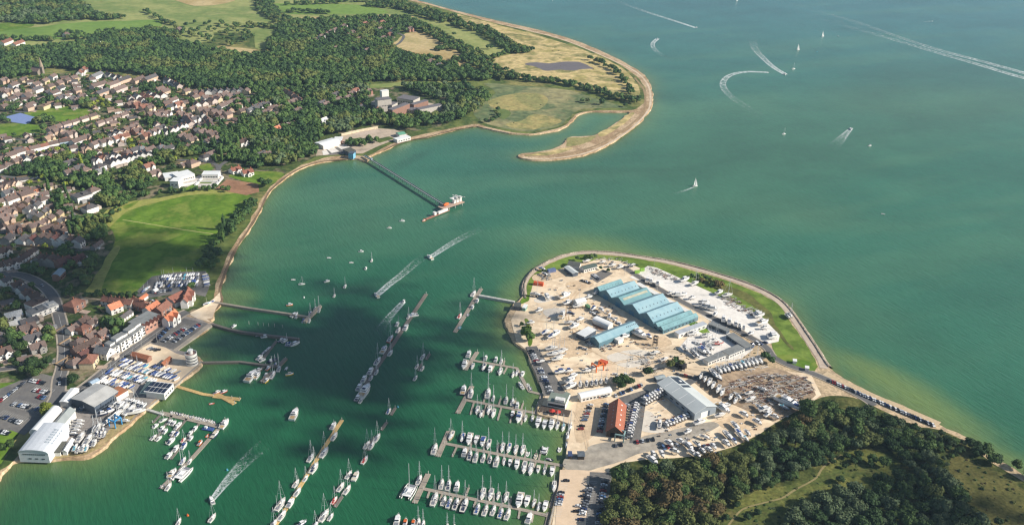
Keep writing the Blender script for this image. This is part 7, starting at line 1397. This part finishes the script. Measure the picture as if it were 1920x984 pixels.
cars((288,641),(330,600),12,(8,3),'up the road-side row of the quay car park',g2,skip=.05); cars((305,640),(352,612),11,(8,3),'up the middle row of the quay car park',g2,skip=.15); cars((322,643),(376,606),15,(8,3),'up the river-side row of the quay car park',g2,skip=.1); cars((278,652),(300,656),3,(10,-2),'outside the quay car park',g2)
cars((0,752),(52,712),11,(8,-7),'along the lawn side of the lower car park',g2,skip=.15); cars((56,712),(84,718),6,(8,-7),'along the top of the lower car park',g2); cars((64,730),(92,736),5,(8,-7),'in the second row of the lower car park',g2,['white','red','silver','white','black']); cars((72,742),(88,747),4,(8,-7),'in the inner row of the lower car park',g2); cars((24,756),(72,766),9,(8,-7),'in the third row of the lower car park',g2,skip=.2); cars((0,778),(40,792),8,(8,-7),'in the fourth row of the lower car park',g2); cars((0,808),(18,812),4,(8,-7),'in the last row of the lower car park',g2)
cars((290,548),(322,543),9,(2,-8),'in the club car park',g2); cars((282,562),(292,566),3,(8,4),'behind the inn',g2); cars((183,760),(196,768),4,(8,3),'beside the large grey workshop',g2); cars((140,766),(200,772),3,(8,3),'on the left boatyard apron',g2,skip=0); cars((111,722),(113,705),2,(1,8),'driving at the road junction',g2,skip=0); cars((78,533),(80,536),1,(8,6),'driving round the road bend',g2,skip=0)
for a,b2,n,pl in (((60,252),(140,236),9,'outside the pink estate rows'),((20,338),(120,328),9,'along the lane below the brick row'),((190,311),(250,296),7,'outside the detached white rows'),((300,193),(420,184),10,'in the estate road below the big wood'),((90,586),(92,590),2,'on the pale terrace drive')): cars(a,b2,n,(8,-3),pl,g2,skip=.25)
# ---------------------------------------------------------------- street furniture and people
def lamp(x,y,label,h=8):
    p=G(x,y); R=thing('lamp_post',p,0,label,'lamp post'); ob('post',MB().tube((0,0,0),(0,0,h),.12,6,.07).mesh('post',PILE),R); ob('lamp_head',MB().box((.5,0,h),(1.2,.3,.15)).mesh('head',PILE),R)
for i,(x,y) in enumerate(((267,655),(250,668),(295,642),(1044,682),(1016,675),(1255,585),(1170,520),(1226,500))): lamp(x,y,f'pale lamp post, {nth(i+1)} counted from the left shore road to the point')
for i,(x,y) in enumerate(((1172,512),(1200,528),(1232,545),(1262,562),(1300,585))): lamp(x,y,f'pale lamp post, {nth(i+1)} down the yard road behind the blue sheds',7)
# red parasols on the restaurant deck
for i,(x,y) in enumerate(((1035,774),(1046,776))):
    p=G(x,y,2.2); R=thing('parasol',p,0,('left of the two red parasols on the restaurant deck','right of the two red parasols on the restaurant deck')[i],'parasol'); ob('pole',MB().tube((0,0,-.5),(0,0,2.4),.06,6).mesh('pole',PILE),R); b=MB(); b.tube((0,0,2.1),(0,0,3.1),2.3,8,.1); ob('canopy',b.mesh('canopy',SAILC['red']),R)
# rugby-type goal posts and a small stand-alone sign are too faint to show; navigation posts in the shallows
for i,x in enumerate((467,484,494,504,515,530)):
    p=G(x,608+.1*(x-467),0); tag(ob('marker_post',MB().tube((0,0,-1),(0,0,3),.18,6).mesh('marker',PILE),None,p),f'thin marker post in the shallows, {nth(i+1)} from the beach between the left piers','marker post','marker posts between the left piers')
for i,(x,y,c) in enumerate(((570,558,'w'),(746,763,'t'),(426,881,'t'),(352,966,'o'),(1036,1,'w'),(1532,98,'t'))):
    p=G(x,y,0); tag(ob('mooring_buoy',MB().tube((0,0,-.3),(0,0,.9),.9,10,.5).tube((0,0,.9),(0,0,1.8),.12,6).mesh('buoy',{'w':SAILC['white'],'t':SAILC['teal'],'o':SAILC['orange']}[c]),None,p),f'{ {"w":"white","t":"green","o":"orange"}[c]} mooring buoy, {nth(i+1)} of the lone buoys by the reading order of the river','buoy')
# ================================================================ CLOUDS that shade the river mouth and the shore road
def cloud(label,poly_px,alt,dens=1.0,edge=26,seed=1,thick=26):
    rg=np.random.default_rng(seed); Pw=[G(x,y) for x,y in sm(poly_px,4)]; sh=sd*(alt/sd.z); V=[];F=[];n=0; iv,jf=ICO1
    x0=min(p.x for p in Pw)-edge;x1=max(p.x for p in Pw)+edge;y0=min(p.y for p in Pw)-edge;y1=max(p.y for p in Pw)+edge
    def dist(x,y):
        d=1e9
        for i in range(len(Pw)):
            a=Pw[i];b=Pw[(i+1)%len(Pw)]; dx,dy=b.x-a.x,b.y-a.y; t=max(0,min(1,((x-a.x)*dx+(y-a.y)*dy)/(dx*dx+dy*dy+1e-9))); d=min(d,math.hypot(x-a.x-t*dx,y-a.y-t*dy))
        return d if inpoly(Pw,x,y) else -d
    st=6.0; x=x0
    while x<x1:
        y=y0
        while y<y1:
            X_=x+rg.uniform(-4,4);Y_=y+rg.uniform(-4,4); d=dist(X_,Y_)+14*noise.noise(Vector((X_*.03,Y_*.03,seed)))+10*noise.noise(Vector((X_*.09,Y_*.09,seed)))
            pr=min(1,max(0,(d+edge)/(2*edge)))**1.5*dens
            if rg.random()<pr:
                r=rg.uniform(2.6,5)*(1+.9*min(1,max(0,d/40))); zz=alt+rg.uniform(-.3,.7)*thick*min(1,max(.15,(d+edge)/60)); q=iv*np.array([r,r,r*.75])*(1+.15*rg.standard_normal((len(iv),1)))
                k=(zz-LZ)/sd.z; c=np.array([X_+sd.x*k,Y_+sd.y*k,zz]); V.append(q+c);F.append(jf+n);n+=len(q)
            y+=st
        x+=st
    tag(ob('cloud',npmesh('cloud',np.concatenate(V),np.concatenate(F),[mat('cloud_white',(245,245,245),1,0,var=.01)])),label,'cloud',None,'structure')
cloud('small fair-weather cloud over the river',[(425,600),(470,585),(540,600),(590,570),(640,552),(720,572),(770,598),(800,625),(880,610),(935,598),(955,612),(905,632),(860,650),(830,690),(800,735),(760,775),(700,800),(640,800),(590,770),(540,735),(480,700),(440,650),(385,690),(375,660),(400,630)],820,1,62,1)
cloud('small fair-weather cloud over the left shore',[(-260,462),(-60,448),(40,460),(130,450),(200,436),(250,444),(300,440),(350,456),(400,470),(425,485),(425,520),(400,530),(330,514),(300,530),(250,540),(170,562),(120,575),(90,610),(40,600),(0,590),(-260,600)],820,1,34,2)
cloud('small fair-weather cloud over the heath',[(1640,800),(1720,830),(1790,860),(1880,900),(2000,960),(2000,1050),(1700,1050),(1620,960),(1560,900),(1600,850)],820,.22,24,3)
cloud('thin wisp of cloud over the lower river',[(430,830),(560,810),(700,830),(760,850),(700,862),(560,850),(440,858)],820,.35,14,4)
# ================================================================ HAZE
b=MB(); b.box((0,3000,205),(20000,13500,430)); m=bpy.data.materials.new('haze'); m.use_nodes=True; t=m.node_tree; t.nodes.clear(); o=t.nodes.new('ShaderNodeOutputMaterial'); v=t.nodes.new('ShaderNodeVolumePrincipled'); v.inputs['Color'].default_value=(.55,.78,1,1); v.inputs['Density'].default_value=HAZE; v.inputs['Anisotropy'].default_value=.0; t.links.new(v.outputs[0],o.inputs['Volume'])
hz=ob('haze',b.mesh('haze',m)); tag(hz,'thin pale air over the whole estuary','haze',None,'stuff')
